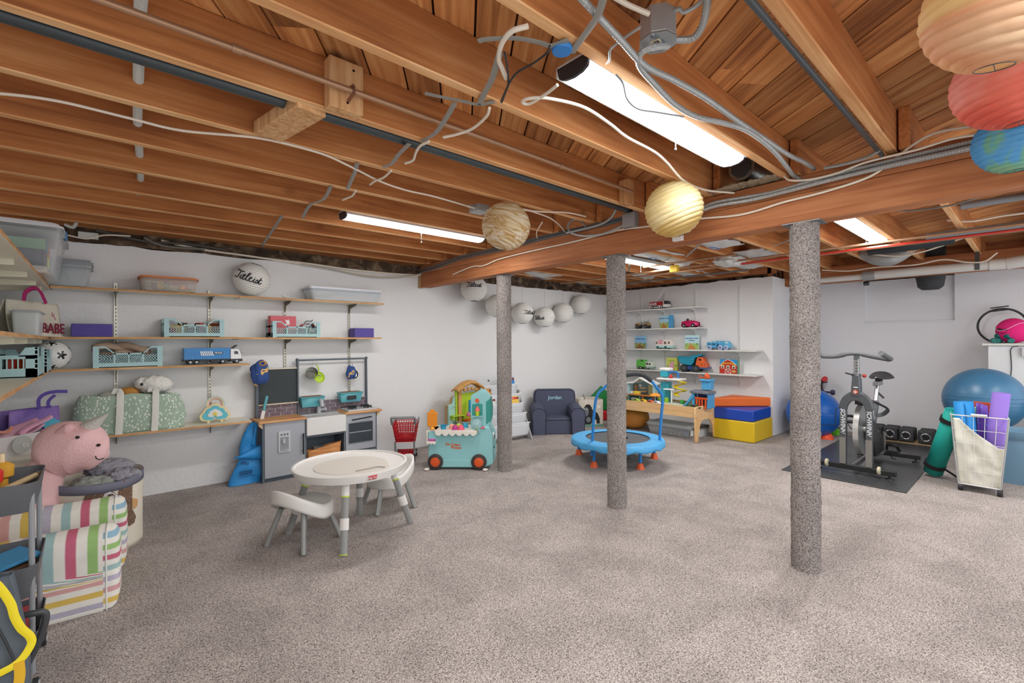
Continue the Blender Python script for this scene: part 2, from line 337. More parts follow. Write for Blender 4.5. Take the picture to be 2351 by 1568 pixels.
for k, y in enumerate([-.9, -.43, .02]+joY):
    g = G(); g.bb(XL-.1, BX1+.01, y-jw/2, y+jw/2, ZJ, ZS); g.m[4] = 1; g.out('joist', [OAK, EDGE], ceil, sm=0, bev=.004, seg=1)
    y2 = y-.052
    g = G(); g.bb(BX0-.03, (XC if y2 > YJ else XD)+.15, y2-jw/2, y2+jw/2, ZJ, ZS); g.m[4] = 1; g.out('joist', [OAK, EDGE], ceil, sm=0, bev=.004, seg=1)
g = G(); g.bb(BX0, BX1, Y0, YA-.02, BZ0, BZ1-.1); g.bb(BX0, BX1, Y0, YA-.02, BZ1-.098, BZ1); g.out('girder', OAKY, ceil, sm=0, bev=.005, seg=1)
G().bb(BX0-.02, BX0+.03, YA-.035, YA+.01, BZ0-.01, BZ0+.13).out('girder_pocket', mat('#a58a60', .9, 0, .5, 40), ceil, sm=0, bev=.004)
# rough sill timber and mortar on top of the walls, rim boards behind
SILL = ramp_mat('sill', [(.3, '#1f1812'), (.5, '#4f3f30'), (.7, '#85725c')], ts=9, dist=.8, rough=.95, bump=.8)
def rag(a, b, w, z0, z1, nm='sill'):
    a, b = V(a), V(b); n = int((b-a).length/.05); t = (b-a).normalized(); p = V((-t.y, t.x, 0)); g = G()
    def fn(u, v):
        q = a+(b-a)*u; k = noise.noise(V((u*31, v*5, z0)))*.014; s = v*4
        off = [(0, z0), (-w, z0), (-w, z1), (0, z1)][int(s) % 4]
        return q+p*(off[0]+k*(1 if off[0] < 0 else 0))+V((0, 0, off[1]+k))
    g.surf(fn, n+1, 4, cv=True); return g.out(nm, SILL, ceil, sm=25)
rag((XL, YA+.1, 0), (BX0, YA+.1, 0), .12, WT, ZJ-.01); rag((BX0, YA+.1, 0), (XC, YA+.1, 0), .12, WT-.015, ZJ-.005)
rag((XC+.13, YA, 0), (XC+.13, YJ, 0), -.17, WT+.02, ZJ+.0)
G().bb(XL, XC, YA+.05, YA+.1, ZJ-.02, ZS).out('rim_board', OAK, ceil, sm=0)
G().bb(XC+.1, XC+.15, YJ, YA, ZJ-.02, ZS).out('rim_board', OAKY, ceil, sm=0)
G().bb(XD+.05, XD+.1, Y0, YJ+.1, WT-.02, ZS+.02).out('rim_board', OAKY, ceil, sm=0); G().bb(XC+.1, XD+.1, YJ+.05, YJ+.1, WT-.02, ZS+.02).out('rim_board', OAKY, ceil, sm=0)
# doubled header over the right wall, ending in a stub beside the corner
G().bb(7.25, 7.39, Y0, YJ+.02, 2.04, 2.25).out('header_beam', OAKY, ceil, sm=0, bev=.004, seg=1)
# ---- carpet-wrapped posts
for (x, y), lab in zip(((3.003, .876), (3.028, 2.184), (3.046, 3.551)), ('thick support post wrapped in beige carpet, nearest of the three, beside the exercise bike', 'middle of the three carpet-wrapped posts, standing in front of the trampoline', 'farthest carpet-wrapped post, beside the ice cream truck toy')):
    t = thing('support_post', lab, 'post', (x, y, 0), group='carpet-wrapped posts under the girder')
    n, mz = 64, 150
    def fn(u, v, x=x):
        a = 2*pi*u; k = noise.noise(V((cos(a)*9+x*7, sin(a)*9, v*75)))*.0045+noise.noise(V((cos(a)*3, sin(a)*3, v*9+x)))*.003
        return ((.073+k)*cos(a), (.073+k)*sin(a), .001+v*1.948)
    G().surf(fn, n, mz, cu=True).out('carpet_wrap', CARPET2, t, sm=180)
    G().cyl((0, 0, .0), (0, 0, BZ0-.004), .055, n=20).out('steel_column', DARK, t)
    G().bb(-.07, .07, -.095, .095, BZ0-.005, BZ0).out('cap_plate', mat('#7a7c7c', .5, .6), t)
# ---- four-foot wraparound fluorescent lights
LENS = mat('#ffffff', .4, emit=14, name='lit_lens'); HOUS = mat('#d6d8d8', .35, .3); CAPM = mat('#2b2c30', .4)
def lamp(label, x0, x1, y, z, watts=LAMP_W*1.08):
    L = x1-x0; t = thing('ceiling_light', label, 'light', (x0, y, z), group='four-foot ceiling lights')
    prof = [(-.062, .035), (-.056, .012), (-.035, .001), (0, -.003), (.035, .001), (.056, .012), (.062, .035)]
    g = G(); g.surf(lambda u, v: (.012+u*(L-.024), *_lp(prof, v)), 2, 13); g.out('lens', LENS, t, solid=.002)
    g = G(); g.bb(0, L, -.075, .075, .045, .06); g.bb(0, L, -.078, -.066, .02, .06); g.bb(0, L, .066, .078, .02, .06); g.out('housing', HOUS, t, bev=.003)
    for s in (0, L-.012):
        G().prism([(-.072, .05)]+[(a*1.1, b*1.1-.002) for a, b in prof]+[(.072, .05)], s, s+.012, ax='x').out('end_cap', CAPM, t)
    g = G(); g.tube([(L*.5, -.03, .0), (L*.5, -.03, -.09)], .0022, 6); g.ball((L*.5, -.03, -.093), .005, 8, 6); g.out('pull_chain', STEEL, t)
    for q in (.08, L-.08): G().tube([(q, 0, .06), (q, 0, ZS-z)], .0025, 6).out('hanging_chain', STEEL, t)
    ld = bpy.data.lights.new('tube_glow', 'AREA'); ld.shape = 'RECTANGLE'; ld.size = L-.06; ld.size_y = .12; ld.energy = watts; ld.color = (1, .99, .96)
    lo = bpy.data.objects.new('tube_glow', ld); COL.objects.link(lo); lo.parent = t; lo.location = (L/2, 0, -.012); ld.spread = pi
    return t
def _lp(prof, v):
    s = v*(len(prof)-1); i = min(int(s), len(prof)-2); f = s-i; return (prof[i][0]*(1-f)+prof[i+1][0]*f, prof[i][1]*(1-f)+prof[i+1][1]*f)
lamp('long white ceiling light, largest and nearest, beside the round metal junction box', 1.21, 2.46, 1.045, 2.2, LAMP_W*.55)
lamp('long white ceiling light hanging over the play kitchen, left of the striped paper lantern', 1.34, 2.62, 3.37, 2.2, LAMP_W*.7)
lamp('long white ceiling light beyond the girder, right of the nearest post', 4.19, 5.52, .985, 2.2, LAMP_W*1.3)
lamp('far white ceiling light seen just behind the top of the middle post', 4.2, 5.47, 3.16, 2.2)
lamp('added fill light behind the viewer on the shelf side, never in view', .0, 1.25, -.6, 2.2, LAMP_W*2.3); lamp('added fill light behind the viewer on the bicycle side, never in view', 4.6, 5.85, -.9, 2.2, LAMP_W*.6)  # two unseen fixtures added behind the camera to even out the room light
# ================================================================ SHELVES ON THE LEFT WALL
PLYE = wood('ply_edge', '#a8764a', '#c99a68', '#e0b988', 0, .6, 2); PLYY = wood('ply_edge_y', '#a8764a', '#c99a68', '#e0b988', 1, .6, 2)
CREAM = mat('#e6e2d2', .4, 0, 0, 60, .02); BRKT = mat('#6f6658', .4, .6); BRKC = mat('#d8d3bd', .45); STD = mat('#c9c4b6', .35, .5)
def board(label, x0, x1, y0, y1, zt, edge=PLYE, t=.018, brk=(), side='y', group=None, face=CREAM, bm=BRKT, bd=.2, name='wall_shelf', cat='shelf'):
    o = thing(name, label, cat, (0, 0, 0), group=group)
    g = G(); g.bb(x0, x1, y0, y1, zt-t, zt); g.m = [1, 1, 1, 1, 0, 0]; g.out('board', [face, edge], o, sm=0, bev=.001, seg=1)
    for q in brk:
        g = G()
        if side == 'y': g.prism([(y1-.004, zt-t), (y1-.004, zt-t-.1), (y1-.018, zt-t-.1), (y1-.045, zt-t-.045), (y1-bd, zt-t-.018), (y1-bd, zt-t)], q-.002, q+.002, ax='x'); g.bb(q-.012, q+.012, y1-bd, y1-.03, zt-t-.003, zt-t)
        elif side == 'xr': g.prism([(x1-.004, zt-t), (x1-.004, zt-t-.09), (x1-.016, zt-t-.09), (x1-.04, zt-t-.045), (x1-bd, zt-t-.014), (x1-bd, zt-t)], q-.004, q+.004, ax='y')
        else: g.prism([(x0+.004, zt-t), (x0+.004, zt-t-.1), (x0+.018, zt-t-.1), (x0+.05, zt-t-.05), (x0+bd, zt-t-.028), (x0+bd, zt-t)], q-.011, q+.011, ax='y')
        g.out('bracket', bm, o, sm=0)
    return o
AU = (.108, .76, 1.402, 2.059); SA1, SA2, SA3, SA4 = 1.722, 1.346, 1.106, .59
board('top plywood shelf on the left wall, left board under the orange-lidded box', -.262, .955, 4.77, 5.02, SA1, brk=AU[:2])
board('top plywood shelf on the left wall, right board carrying the long white-lidded bin', .957, 2.356, 4.77, 5.02, SA1-.004, brk=AU[2:])
board('second plywood shelf from the top, left board with the purple block and a blue crate', -.262, .94, 4.77, 5.02, SA2, brk=AU[:2])
board('second plywood shelf from the top, right board with the crate of red things', .942, 2.322, 4.77, 5.02, SA2-.004, brk=AU[2:])
board('third plywood shelf carrying the toy container truck', -.262, 1.03, 4.77, 5.02, SA3, brk=AU[:2])
board('lowest plywood shelf carrying the green dotted basket and the cloud case', -.28, 1.034, 4.71, 5.02, SA4, brk=AU[:2])
for i, (x, z0, z1) in enumerate(((AU[0], .49, 1.79), (AU[1], .52, 1.77), (AU[2], .9, 1.765), (AU[3], .55, 1.75))):
    t = thing('shelf_upright', 'slotted metal shelf upright on the left wall, '+('leftmost, above the green dotted basket', 'second from the left, above the cloud case', 'above the toy blackboard', 'rightmost, behind the play kitchen pot rail')[i], 'bracket rail', (x, YA, 0), group='slotted uprights on the left wall')
    g = G(); g.bb(-.012, .012, -.004, 0, z0, z1); g.bb(-.012, -.009, -.012, 0, z0, z1); g.bb(.009, .012, -.012, 0, z0, z1); g.out('channel', STD, t, sm=0)
    g = G(); z = z0+.03
    while z < z1-.02: g.bb(-.0028, .0028, -.0055, -.004, z, z+.016); z += .03
    stuff(g.out('slots', DARK, t, sm=0))
for i, (z, dp) in enumerate(((SA1, .33), (SA2, .34), (SA3, .34), (SA4, .35))):
    if i == 3: board('lowest side shelf at the left edge, cream top, behind the pink plush', XL, -.279, 3.3, 5.015, z, PLYY, brk=(4.9,), side='x', bm=BRKC, bd=.4)
    else: board(('top side shelf at the left edge with the large clear storage bin', 'second side shelf at the left edge with the canvas tote', 'third side shelf at the left edge with two folding crates')[i], XL, -.266, 2.3, 5.015, z, PLYY, t=.02, brk=(2.75, 3.25, 3.8, 4.3, 4.7), side='x', bm=BRKC, bd=.48)
# ---- folding crates
CR_M = mat('#a9cdd0', .4, 0, 0, 60, .03); CR_D = mat('#8fb6ba', .45)
def crate(name, label, loc, rz, w, d, h, group='blue folding crates'):
    """basket with a dipped front and chevron lattice; local front is -y"""
    t = thing(name, label, 'crate', loc, rz, group=group)
    g = G(); g.bb(-w/2, w/2, -d/2, d/2, 0, .006); g.out('floor_panel', CR_D, t, sm=0)
    for s in (-1, 1):
        y = s*d/2; g = G(); T = .005; ya, yb = sorted((y, y-s*T*1.6)); hb = h*.22; dip = h*.68; e = w*.17; e2 = w*.30
        g.bb(-w/2, w/2, ya, yb, 0, hb)
        for sx in (-1, 1):
            g.bb(*sorted((sx*w/2, sx*(w/2-.035))), ya-.002, yb+.002, 0, h)
            for k in range(5): zz = hb+(h-hb)*(k+.5)/5; g.bb(*sorted((sx*(w/2+.002), sx*(w/2-.03))), ya-.004, yb+.004, zz-.003, zz+.003)
            g.prism([(sx*(w/2-.03), h), (sx*(w/2-.03), h-.012), (sx*(w/2-e), h-.012), (sx*(w/2-e2), dip-.012), (sx*(w/2-e2), dip), (sx*(w/2-e), h)][::sx], ya, yb, ax='y')
            g.bb(*sorted((sx*(w/2-e2-.004), sx*(w/2-e2+.008))), ya, yb, hb, dip)
        g.bb(-w/2+e2, w/2-e2, ya, yb, dip-.012, dip); g.bb(-.005, .005, ya, yb, hb, dip)
        g.out('long_side', CR_M, t, sm=0)
        g = G(); cells = [(-w/2+.035, -w/2+e2-.004), (-w/2+e2+.004, -.005), (.005, w/2-e2-.004), (w/2-e2+.004, w/2-.035)]
        for ci, (a, b) in enumerate(cells):
            mid = (hb+dip-.012)/2; n = 5; dirn = 1 if ci % 2 else -1; dx = (b-a)/n*1.0; hh = (dip-.012-hb)/2
            for k in range(-2, n+1):
                for up in (0, 1):
                    x0_, x1_ = a+k*dx, a+k*dx+hh*1.0
                    if dirn < 0: x0_, x1_ = b-k*dx, b-k*dx-hh
                    z0_, z1_ = (mid, mid+hh) if up else (mid, mid-hh)
                    # clip to the cell
                    lo, hi = a, b; p = [(x0_, z0_), (x1_, z1_)]; ok = True; ts = [0, 1]
                    dxx = x1_-x0_
                    for lim, sg in ((lo, 1), (hi, -1)):
                        f0, f1 = (x0_-lim)*sg, (x1_-lim)*sg
                        if f0 < 0 and f1 < 0: ok = False
                        elif f0 < 0: ts[0] = max(ts[0], f0/(f0-f1))
                        elif f1 < 0: ts[1] = min(ts[1], f0/(f0-f1))
                    if not ok or ts[1] <= ts[0]: continue
                    A = (x0_+dxx*ts[0], z0_+(z1_-z0_)*ts[0]); B_ = (x0_+dxx*ts[1], z0_+(z1_-z0_)*ts[1]); q = .0036
                    g.prism([(A[0]-q, A[1]), (A[0]+q, A[1]), (B_[0]+q, B_[1]), (B_[0]-q, B_[1])], ya+.001, yb-.001, ax='y')
        stuff(g.out('lattice', CR_M, t, sm=0))
    for s in (-1, 1):
        x = s*w/2; g = G(); xa, xb = sorted((x, x-s*.007)); g.bb(xa, xb, -d/2, d/2, 0, h*.3); g.bb(xa, xb, -d/2, -d*.3, 0, h); g.bb(xa, xb, d*.3, d/2, 0, h); g.bb(xa, xb, -d/2, d/2, h*.62, h*.74)
        for k in range(7): yy = -d*.27+k*d*.09; g.bb(xa, xb, yy-.003, yy+.003, h*.3, h*.62)
        g.prism([(-d*.3, h), (-d*.3, h*.7), (-d*.18, h*.7)], xa, xb, ax='x'); g.prism([(d*.18, h*.7), (d*.3, h*.7), (d*.3, h)], xa, xb, ax='x'); g.out('end_panel', CR_M, t, sm=0)
    return t
crate('folding_crate', 'light blue folding crate on the third shelf holding beige slippers', (.182, 4.895, SA3), 0, .427, .215, .165)
crate('folding_crate', 'light blue folding crate on the second shelf, right of the left purple block', (.621, 4.895, SA2), 0, .43, .215, .155)
crate('folding_crate', 'light blue folding crate on the second shelf with a pink box sticking out', (1.45, 4.895, SA2-.004), 0, .44, .215, .155)
# contents
BEIGE = mat('#b49c88', .8, 0, .2, 80)
for k, (x, y, a, l) in enumerate(((.09, 4.9, .3, 'beige slipper lying across the crate on the third shelf, left of the pair'), (.2, 4.88, -.5, 'beige slipper in the third-shelf crate, right of the pair'))):
    t = thing('slipper', l, 'slipper', (x, y, SA3+.09), a)
    G().surf(lambda u, v: ((u-.5)*.26, (.045+.012*cos(2*pi*u))*sin(2*pi*v)*sin(pi*min(max(u, .03), .97))**.4, .06+.03*cos(2*pi*v)+.02*sin(u*5)), 14, 12, cv=True).out('upper', BEIGE, t)
    G().rslab((0, 0, .015), (.24, .085), .012, 0, .9).out('sole', mat('#8d7560', .8), t)
t = tag(G().at((.12, 4.88, SA3+.105), (0, 0, .2)).surf(lambda u, v: (.23*(u-.3), .09*(v-.5), .075*sin(pi*u)*(.6+.4*sin(pi*v))+.01*sin(9*u)-.03), 14, 8).out('cloth_pouch', BEIGE, solid=.004), 'beige cloth pouch with a brown lining folded in the third-shelf crate', 'pouch')
for k in range(9):
    c = ['#b03a2c', '#d8b23a', '#54402f', '#7a4436', '#c9c2b4', '#a62c2a', '#3f5d4a', '#d9a441', '#8a4a30'][k]
    tag(G().at((.47+.038*k, 4.9-.03*(k % 2), SA2+.009), (0, 0, k*1.3)).box((0, 0, .035+.012*(k % 3)), (.034, .1, .07+.02*(k % 3))).out('toy_block', mat(c, .5), bev=.003), ('red', 'yellow', 'dark brown', 'reddish brown', 'pale grey', 'bright red', 'dark green', 'orange-yellow', 'tan brown')[k]+' toy block behind the lattice of the second-shelf left crate', 'toy', 'toy blocks in the second-shelf crate')
ROPE = mat('#d8d0c0', .8)
tag(G().tube(bez([(.72, 4.86, SA2+.09), (.75, 4.85, SA2+.15), (.79, 4.86, SA2+.15), (.77, 4.88, SA2+.13), (.74, 4.9, SA2+.16)]), .006, 8).out('knotted_rope', ROPE), 'pale knotted rope end sticking out of the second-shelf left crate', 'rope')
PK = mat('#d3626c', .55)
t = thing('game_box', 'pink board game box standing in the crate with a white cat shape', 'box', (1.345, 4.9, SA2+.004)); G().bb(-.115, .115, -.05, .05, 0, .2).out('box_body', PK, t, bev=.002)
g = G(); g.prism([(.0, .115), (.05, .115), (.055, .135), (.05, .155), (.05, .17), (.04, .16), (.03, .16), (.018, .168), (.018, .145), (.03, .13)], -.052, -.05, ax='y'); g.out('cat_print', WHITE, t, sm=0)
t = thing('toy_car', 'red toy car lying on top in the second-shelf right crate', 'toy car', (1.575, 4.88, SA2+.1), .1); G().surf(lambda u, v: ((u-.5)*.13, (v-.5)*.07, .03*sin(pi*u)**.4+.005), 10, 8).out('bonnet', mat('#b8202a', .3), t, solid=.004); g = G(); g.tube(bez([(-.03, 0, .045), (0, .01, .062), (.04, 0, .06), (.05, -.01, .075)]), .004); g.out('wiper_arm', DARK, t)
for k in range(12):
    tag(G().at((1.27+.033*k, 4.91-.02*(k % 2), SA2+.006), (0, .1*(k % 3), k)).box((0, 0, .04), (.03, .09, .075)).out('toy_block', mat(['#b3242a', '#8e1f24', '#c43a34', '#4f6a3c', '#5b1a1c', '#c9b8a6'][k % 6], .4), bev=.003), ('first', 'second', 'third', 'fourth', 'fifth', 'sixth', 'seventh', 'eighth', 'ninth', 'tenth', 'eleventh', 'last')[k]+' toy piece from the left inside the crate with the pink box', 'toy', 'red toy pieces in the second-shelf crate')
def yblock(label, x, w, z):
    o = G().bb(-w/2, w/2, -.075, .075, 0, .1).out('foam_block', mat('#5a4d9c', .75, 0, .15, 200), bev=.006, seg=3); o.location = (x, 4.893, z); return tag(o, label, 'foam block', 'purple foam yoga blocks')
yblock('purple foam block on the left of the second shelf', -.034, .238, SA2); yblock('purple foam block at the right end of the second shelf', 2.15, .215, SA2-.004)
# ---- bins on the top shelves
CLR = clear('clear_plastic', '#eef3f6', .2, .15); CLRB = clear('clear_plastic_milky', '#e4eaee', .42, .25)
def bin_(name, label, loc, rz, w, d, h, lid, lidh=.02, body=CLR, latch=None, flare=.86, cat='storage bin', over=.012):
    t = thing(name, label, cat, loc, rz)
    G().tub((0, 0, 0), (w*flare, d*flare), (w, d), h, .003, r=.28).out('body', body, t)
    G().rslab((0, 0, h), (w+over*2, d+over*2), lidh*.5, 0, .28).rslab((0, 0, h+lidh*.5), (w-.01, d-.01), lidh*.5, 0, .28).rslab((0, 0, h-lidh*.7), (w+over*2, d+over*2), lidh*.0+.001, 0, .28).out('lid', lid, t, bev=.002)
    for s in latch or (): G().box((s*w/2+s*.012, 0, h-.02), (.014, d*.3, .05)).out('latch', WHITE, t, bev=.004)
    return t
t = bin_('toy_box', 'clear box with an orange lid on the top shelf, filled with toys', (.448, 4.89, SA1), 0, .385, .21, .11, clear('orange_lid', '#e8852c', .85, .3), .016, clear('clear_toy_box', '#f0e4dc', .25, .1), flare=.92)
G().surf(lambda u, v: ((u-.5)*.33, (v-.5)*.16, .01+.055*(1-u)**2+.02*sin(6*u+3*v)+.012), 14, 8).out('green_sand', mat('#9fc98c', .8, 0, .4, 60), t, solid=.006)
g = G(); g.cyl((-.115, -.02, .055), (-.03, -.02, .06), .032, n=18, mi=0); g.cyl((-.08, -.02, .057), (-.035, -.02, .06), .0335, n=18, mi=1); g.out('spool_toy', [mat('#33363c', .5), mat('#e7b52a', .4)], t)
g = G(); g.cyl((0, 0, .05), (.06, .01, .05), .026, n=14); g.out('roll_toy', mat('#c9b9a6', .6), t)
g = G(); g.prism([(.075, .03), (.11, .03), (.115, .06), (.085, .07)], -.04, .0, ax='y'); g.out('paper_tag', mat('#f0a03a', .6), t); g = G(); g.cyl((.12, -.03, .02), (.12, -.03, .05), .012); g.out('bead', mat('#c0392b', .4), t)
t = bin_('underbed_bin', 'long low clear bin with a white lid at the right of the top shelf', (1.945, 4.885, SA1-.004), 0, .76, .225, .115, mat('#dfe3ea', .35), .022, CLRB, flare=.9)
g = G(); WB = mat('#e3c8a6', .6)
for x, y, z, w in ((-.2, 0, .012, .3), (.12, 0, .012, .42), (.1, 0, .04, .5)): g.rslab((x, y, z), (w, .15), .014, 0, .4)
stuff(g.out('wooden_trays', WB, t, bev=.002))
for x, r in ((-.21, .09), (.2, .075)): g = G(); g.lathe([(0, .062), (r, .062), (r, .076), (0, .076)], 24, (x, 0, 0)); g.lathe([(0, .08), (r*.98, .08), (r*.98, .092), (0, .092)], 24, (x, 0, 0)); g.out('wooden_disc', WB, t)
g = G(); g.bb(.1, .18, -.07, .0, .026, .04, 0); g.bb(-.12, -.02, -.07, .0, .026, .04, 0); g.out('red_piece', mat('#d88478', .6), t); G().bb(-.2, .1, -.05, .05, .058, .066).out('blue_piece', mat('#55708c', .6), t)
# side-shelf bins (seen from below at the left edge)
BLU = mat('#3f7fb0', .35)
t = bin_('storage_bin', 'large clear storage bin with a white lid, at the top left edge', (-.37, 4.28, SA1), pi/2, .74, .4, .27, clear('milky_lid', '#eceef2', .75, .3), .03, clear('clear_bin', '#eef3f6', .14, .12), flare=.8, over=.016)
G().box((-.1, -.213, .27), (.1, .02, .05)).out('blue_latch', BLU, t, bev=.006)
cont = [(-.2, '#7fae8a', .1), (-.1, '#69a3c8', .1), (.03, '#eda45e', .13)]
for k, (x, c, w) in enumerate(cont): G().at((0, 0, 0), (0, .06*k, 0)).bb(x-w/2, x+w/2, -.13, .12, .15, .215).out('card_box', mat(c, .5), t, bev=.002)
G().bb(.035, .07, -.132, -.13, .165, .185).out('red_badge', mat('#c8382c', .5), t, bev=.003)
G().bb(-.28, .04, -.12, .12, .07, .145).out('dark_box', mat('#39445a', .4), t, bev=.003); G().bb(.05, .13, -.13, .1, .075, .145).out('yellow_card', mat('#dfe03a', .4), t, bev=.008)
g = G(); g.lathe([(0, -.002), (.017, -.002), (.017, 0), (0, 0)], 20, (.09, -.131, .108), axis='y'); g.out('blue_face_print', mat('#3a88a8', .5), t)
G().bb(.14, .2, -.1, .1, .075, .13).out('teal_toy', mat('#2f8b86', .5), t, bev=.01); G().at((.17, 0, .18), (0, .5, .3)).bb(-.03, .03, -.05, .05, -.03, .02).out('grey_piece', mat('#6f7688', .5), t, bev=.004)
g = G(); g.rslab((-.03, 0, .008), (.46, .27), .02, 0, .1); g.rslab((0, 0, .03), (.4, .26), .025, 0, .1); g.out('book_stack', mat('#dcd2c4', .7), t, bev=.002)
g = G(); g.tube(bez([(-.02, -.137, .04), (.02, -.137, .055), (.04, -.137, .035), (.07, -.137, .055), (.1, -.137, .035), (.12, -.137, .045)]), .005, 6); g.out('scribble_print', mat('#7a4a4e', .7), t)
t = bin_('storage_bin', 'smaller clear bin with a grey lid in the corner of the top shelf', (-.215, 4.905, SA1), 0, .36, .2, .17, clear('grey_lid', '#9fa6ae', .8, .3), .04, clear('clear_bin2', '#e2e8ea', .3, .15), flare=.86, over=.01)
G().bb(-.14, .05, -.07, .06, .006, .11).out('grey_pouch', mat('#8a979e', .6), t, bev=.02); G().at((-.08, -.03, .03), (.3, .2, .6)).bb(-.05, .05, -.02, .02, -.02, .02).out('teal_toy', mat('#57bfc4', .5), t, bev=.006); G().at((-.13, -.03, .04), (0, .4, 0)).bb(-.03, .03, -.02, .02, -.02, .02).out('green_toy', mat('#9cc53a', .5), t, bev=.006)
# canvas tote with magenta handles, word ending in ABE
t = thing('canvas_tote', 'cream canvas tote with magenta handles and dark red lettering, second shelf at the left edge', 'tote bag', (-.33, 4.62, SA2), 0, rot=(0, 0, R(62)))
CAN = mat('#ddd8c8', .85, 0, .3, 150); MAG = mat('#b01a68', .6)
G().surf(lambda u, v: (-.24+.44*u*(1-.0*v)+.05*(1-v)*(u-.5)*1, (.05*sin(2*pi*0)+(.055*(1-v)+.01)*cos(pi*u)*0-.04*(1-v)+.012*sin(8*u+3*v)), .0+.24*v), 24, 14).surf(lambda u, v: (-.24+.44*u+.05*(1-v)*(u-.5), .06*(1-v)+.015+.01*sin(7*u), .24*v), 24, 14).bb(-.26, .22, -.04, .07, 0, .004).out('canvas_body', CAN, t, solid=.004)
for y, dx in ((-.01, 0), (.02, .06)):
    G().tube(bez([(-.12+dx, y, .235), (-.1+dx, y, .3), (-.04+dx, y-.01, .335), (.03+dx, y, .32), (.09+dx, y, .235)]), 1, 8, flat=(.011, .003), up=(0, 1, 0)).out('handle', MAG, t)
lettering('BABE', .1, mat('#7d1836', .7), t, M=FRONT(.1, -.048, .055), ext=.001, bold=.002)
g = G(); g.tube(bez([(.1, -.04, .175), (.105, -.04, .15), (.12, -.04, .145), (.135, -.04, .12)]), .002, 6); g.tube(bez([(.1, -.04, .145), (.112, -.04, .15), (.12, -.04, .165)]), .002, 6); g.out('small_print', MAG, t)
t = bin_('plastic_box', 'frosted plastic box standing before the canvas tote on the second shelf', (-.335, 4.3, SA2), pi/2, .34, .12, .15, CLRB, .01, clear('frosted', '#dfe4e4', .62, .3), flare=.9)
G().bb(-.12, .0, -.03, .03, .01, .06).out('green_thing', mat('#9dbba0', .7), t, bev=.01); G().bb(.03, .12, -.03, .03, .01, .1).out('lilac_thing', mat('#a6a6c4', .7), t, bev=.01)
crate('folding_crate', 'light blue folding crate at the left edge on the third side shelf, nearer one', (-.38, 4.0, SA3), pi/2, .42, .24, .17)
crate('folding_crate', 'light blue folding crate on the third side shelf, right beside the soccer ball', (-.365, 4.52, SA3), pi/2, .36, .22, .15)
for k in range(8): tag(G().at((-.37+.05*(k % 2), 3.86+.04*k, SA3+.008), (0, 0, k)).box((0, 0, .05), (.035, .07, .09)).out('toy_block', mat(['#b42a22', '#c4572a', '#24382f', '#c02a20', '#d8cfc2'][k % 5], .5), bev=.003), ('nearest', 'second nearest', 'third nearest', 'fourth nearest', 'fifth nearest', 'third farthest', 'second farthest', 'farthest')[k]+' small toy piece inside the left-edge crate, counted from the camera', 'toy', 'toys in the left-edge crate')
t = thing('soccer_ball', 'black and white soccer ball behind the crates on the third side shelf', 'ball', (-.255, 4.86, SA3+.105))
def soccer(parent, r):
    g = G().ball((0, 0, 0), r, 40, 24); me_m = [WHITE]; 
    ph = (1+5**.5)/2; ico = [V(p).normalized() for p in [(0, a, b*ph) for a in (1, -1) for b in (1, -1)]+[(a, b*ph, 0) for a in (1, -1) for b in (1, -1)]+[(b*ph, 0, a) for a in (1, -1) for b in (1, -1)]]
    g.out('leather', mat('#e8e8e6', .35), parent)
    for q in ico:
        a = q.orthogonal().normalized(); b = q.cross(a); g = G(); pts = [(q*1+a*cos(2*pi*k/5)*.33+b*sin(2*pi*k/5)*.33).normalized()*(r+.0012) for k in range(5)]
        g.add([q*(r+.002)]+pts, [(0, k+1, (k+1) % 5+1) for k in range(5)]); g.out('patch', mat('#16181a', .35), parent, sm=0)
soccer(t, .105)
# ---- container truck
t = thing('toy_truck', 'blue toy container truck with a white cab on the third shelf', 'toy truck', (.763, 4.89, SA3))
CB = mat('#2f8bd0', .35)
g = G(); g.bb(-.215, .125, -.05, .05, .045, .14); n = 26
for k in range(n): x = -.21+k*.33/(n-1); g.bb(x-.003, x+.003, -.053, .053, .05, .135)
g.bb(-.218, .128, -.053, .053, .137, .142); g.out('container', CB, t, sm=0)
M_ = mat('#f2f2f0', .4); g = G()
for k in range(7): x = -.09+k*.014; g.prism([(x, .075), (x+.008, .075), (x-.004, .115), (x-.012, .115)], -.0545, -.0535, ax='y')
g.out('stripe_print', M_, t, sm=0); G().bb(.0, .07, -.0545, -.0535, .088, .108).out('badge', mat('#1d2a44', .4), t, sm=0); lettering('TRUCK', .018, M_, t, M=FRONT(.035, -.0548, .098), ext=.0004, bold=.0004)
g = G(); g.prism([(.13, .03), (.215, .03), (.218, .08), (.2, .13), (.13, .135)], -.05, .05, ax='y'); g.out('cab', mat('#eceded', .3), t, bev=.005)
G().prism([(.16, .085), (.195, .085), (.188, .112), (.16, .112)], -.052, .052, ax='y').out('side_window', mat('#22303a', .1), t, sm=0); g = G(); g.add([(.2195, -.043, .083), (.2195, .043, .083), (.204, .043, .122), (.204, -.043, .122)], [(0, 1, 2, 3)]); g.out('windscreen', mat('#22303a', .1), t, solid=.003)
G().prism([(.14, .137), (.16, .135), (.195, .168), (.178, .166)], -.03, .03, ax='y').out('air_deflector', DARK, t, bev=.002)
g = G(); g.bb(-.222, .125, -.045, .045, .03, .046); g.bb(-.2, -.1, -.05, .05, .028, .04); g.bb(-.02, .06, -.05, .05, .016, .036); g.bb(.125, .225, -.052, .052, .018, .042); g.out('chassis', mat('#2b2d31', .5), t, bev=.002)
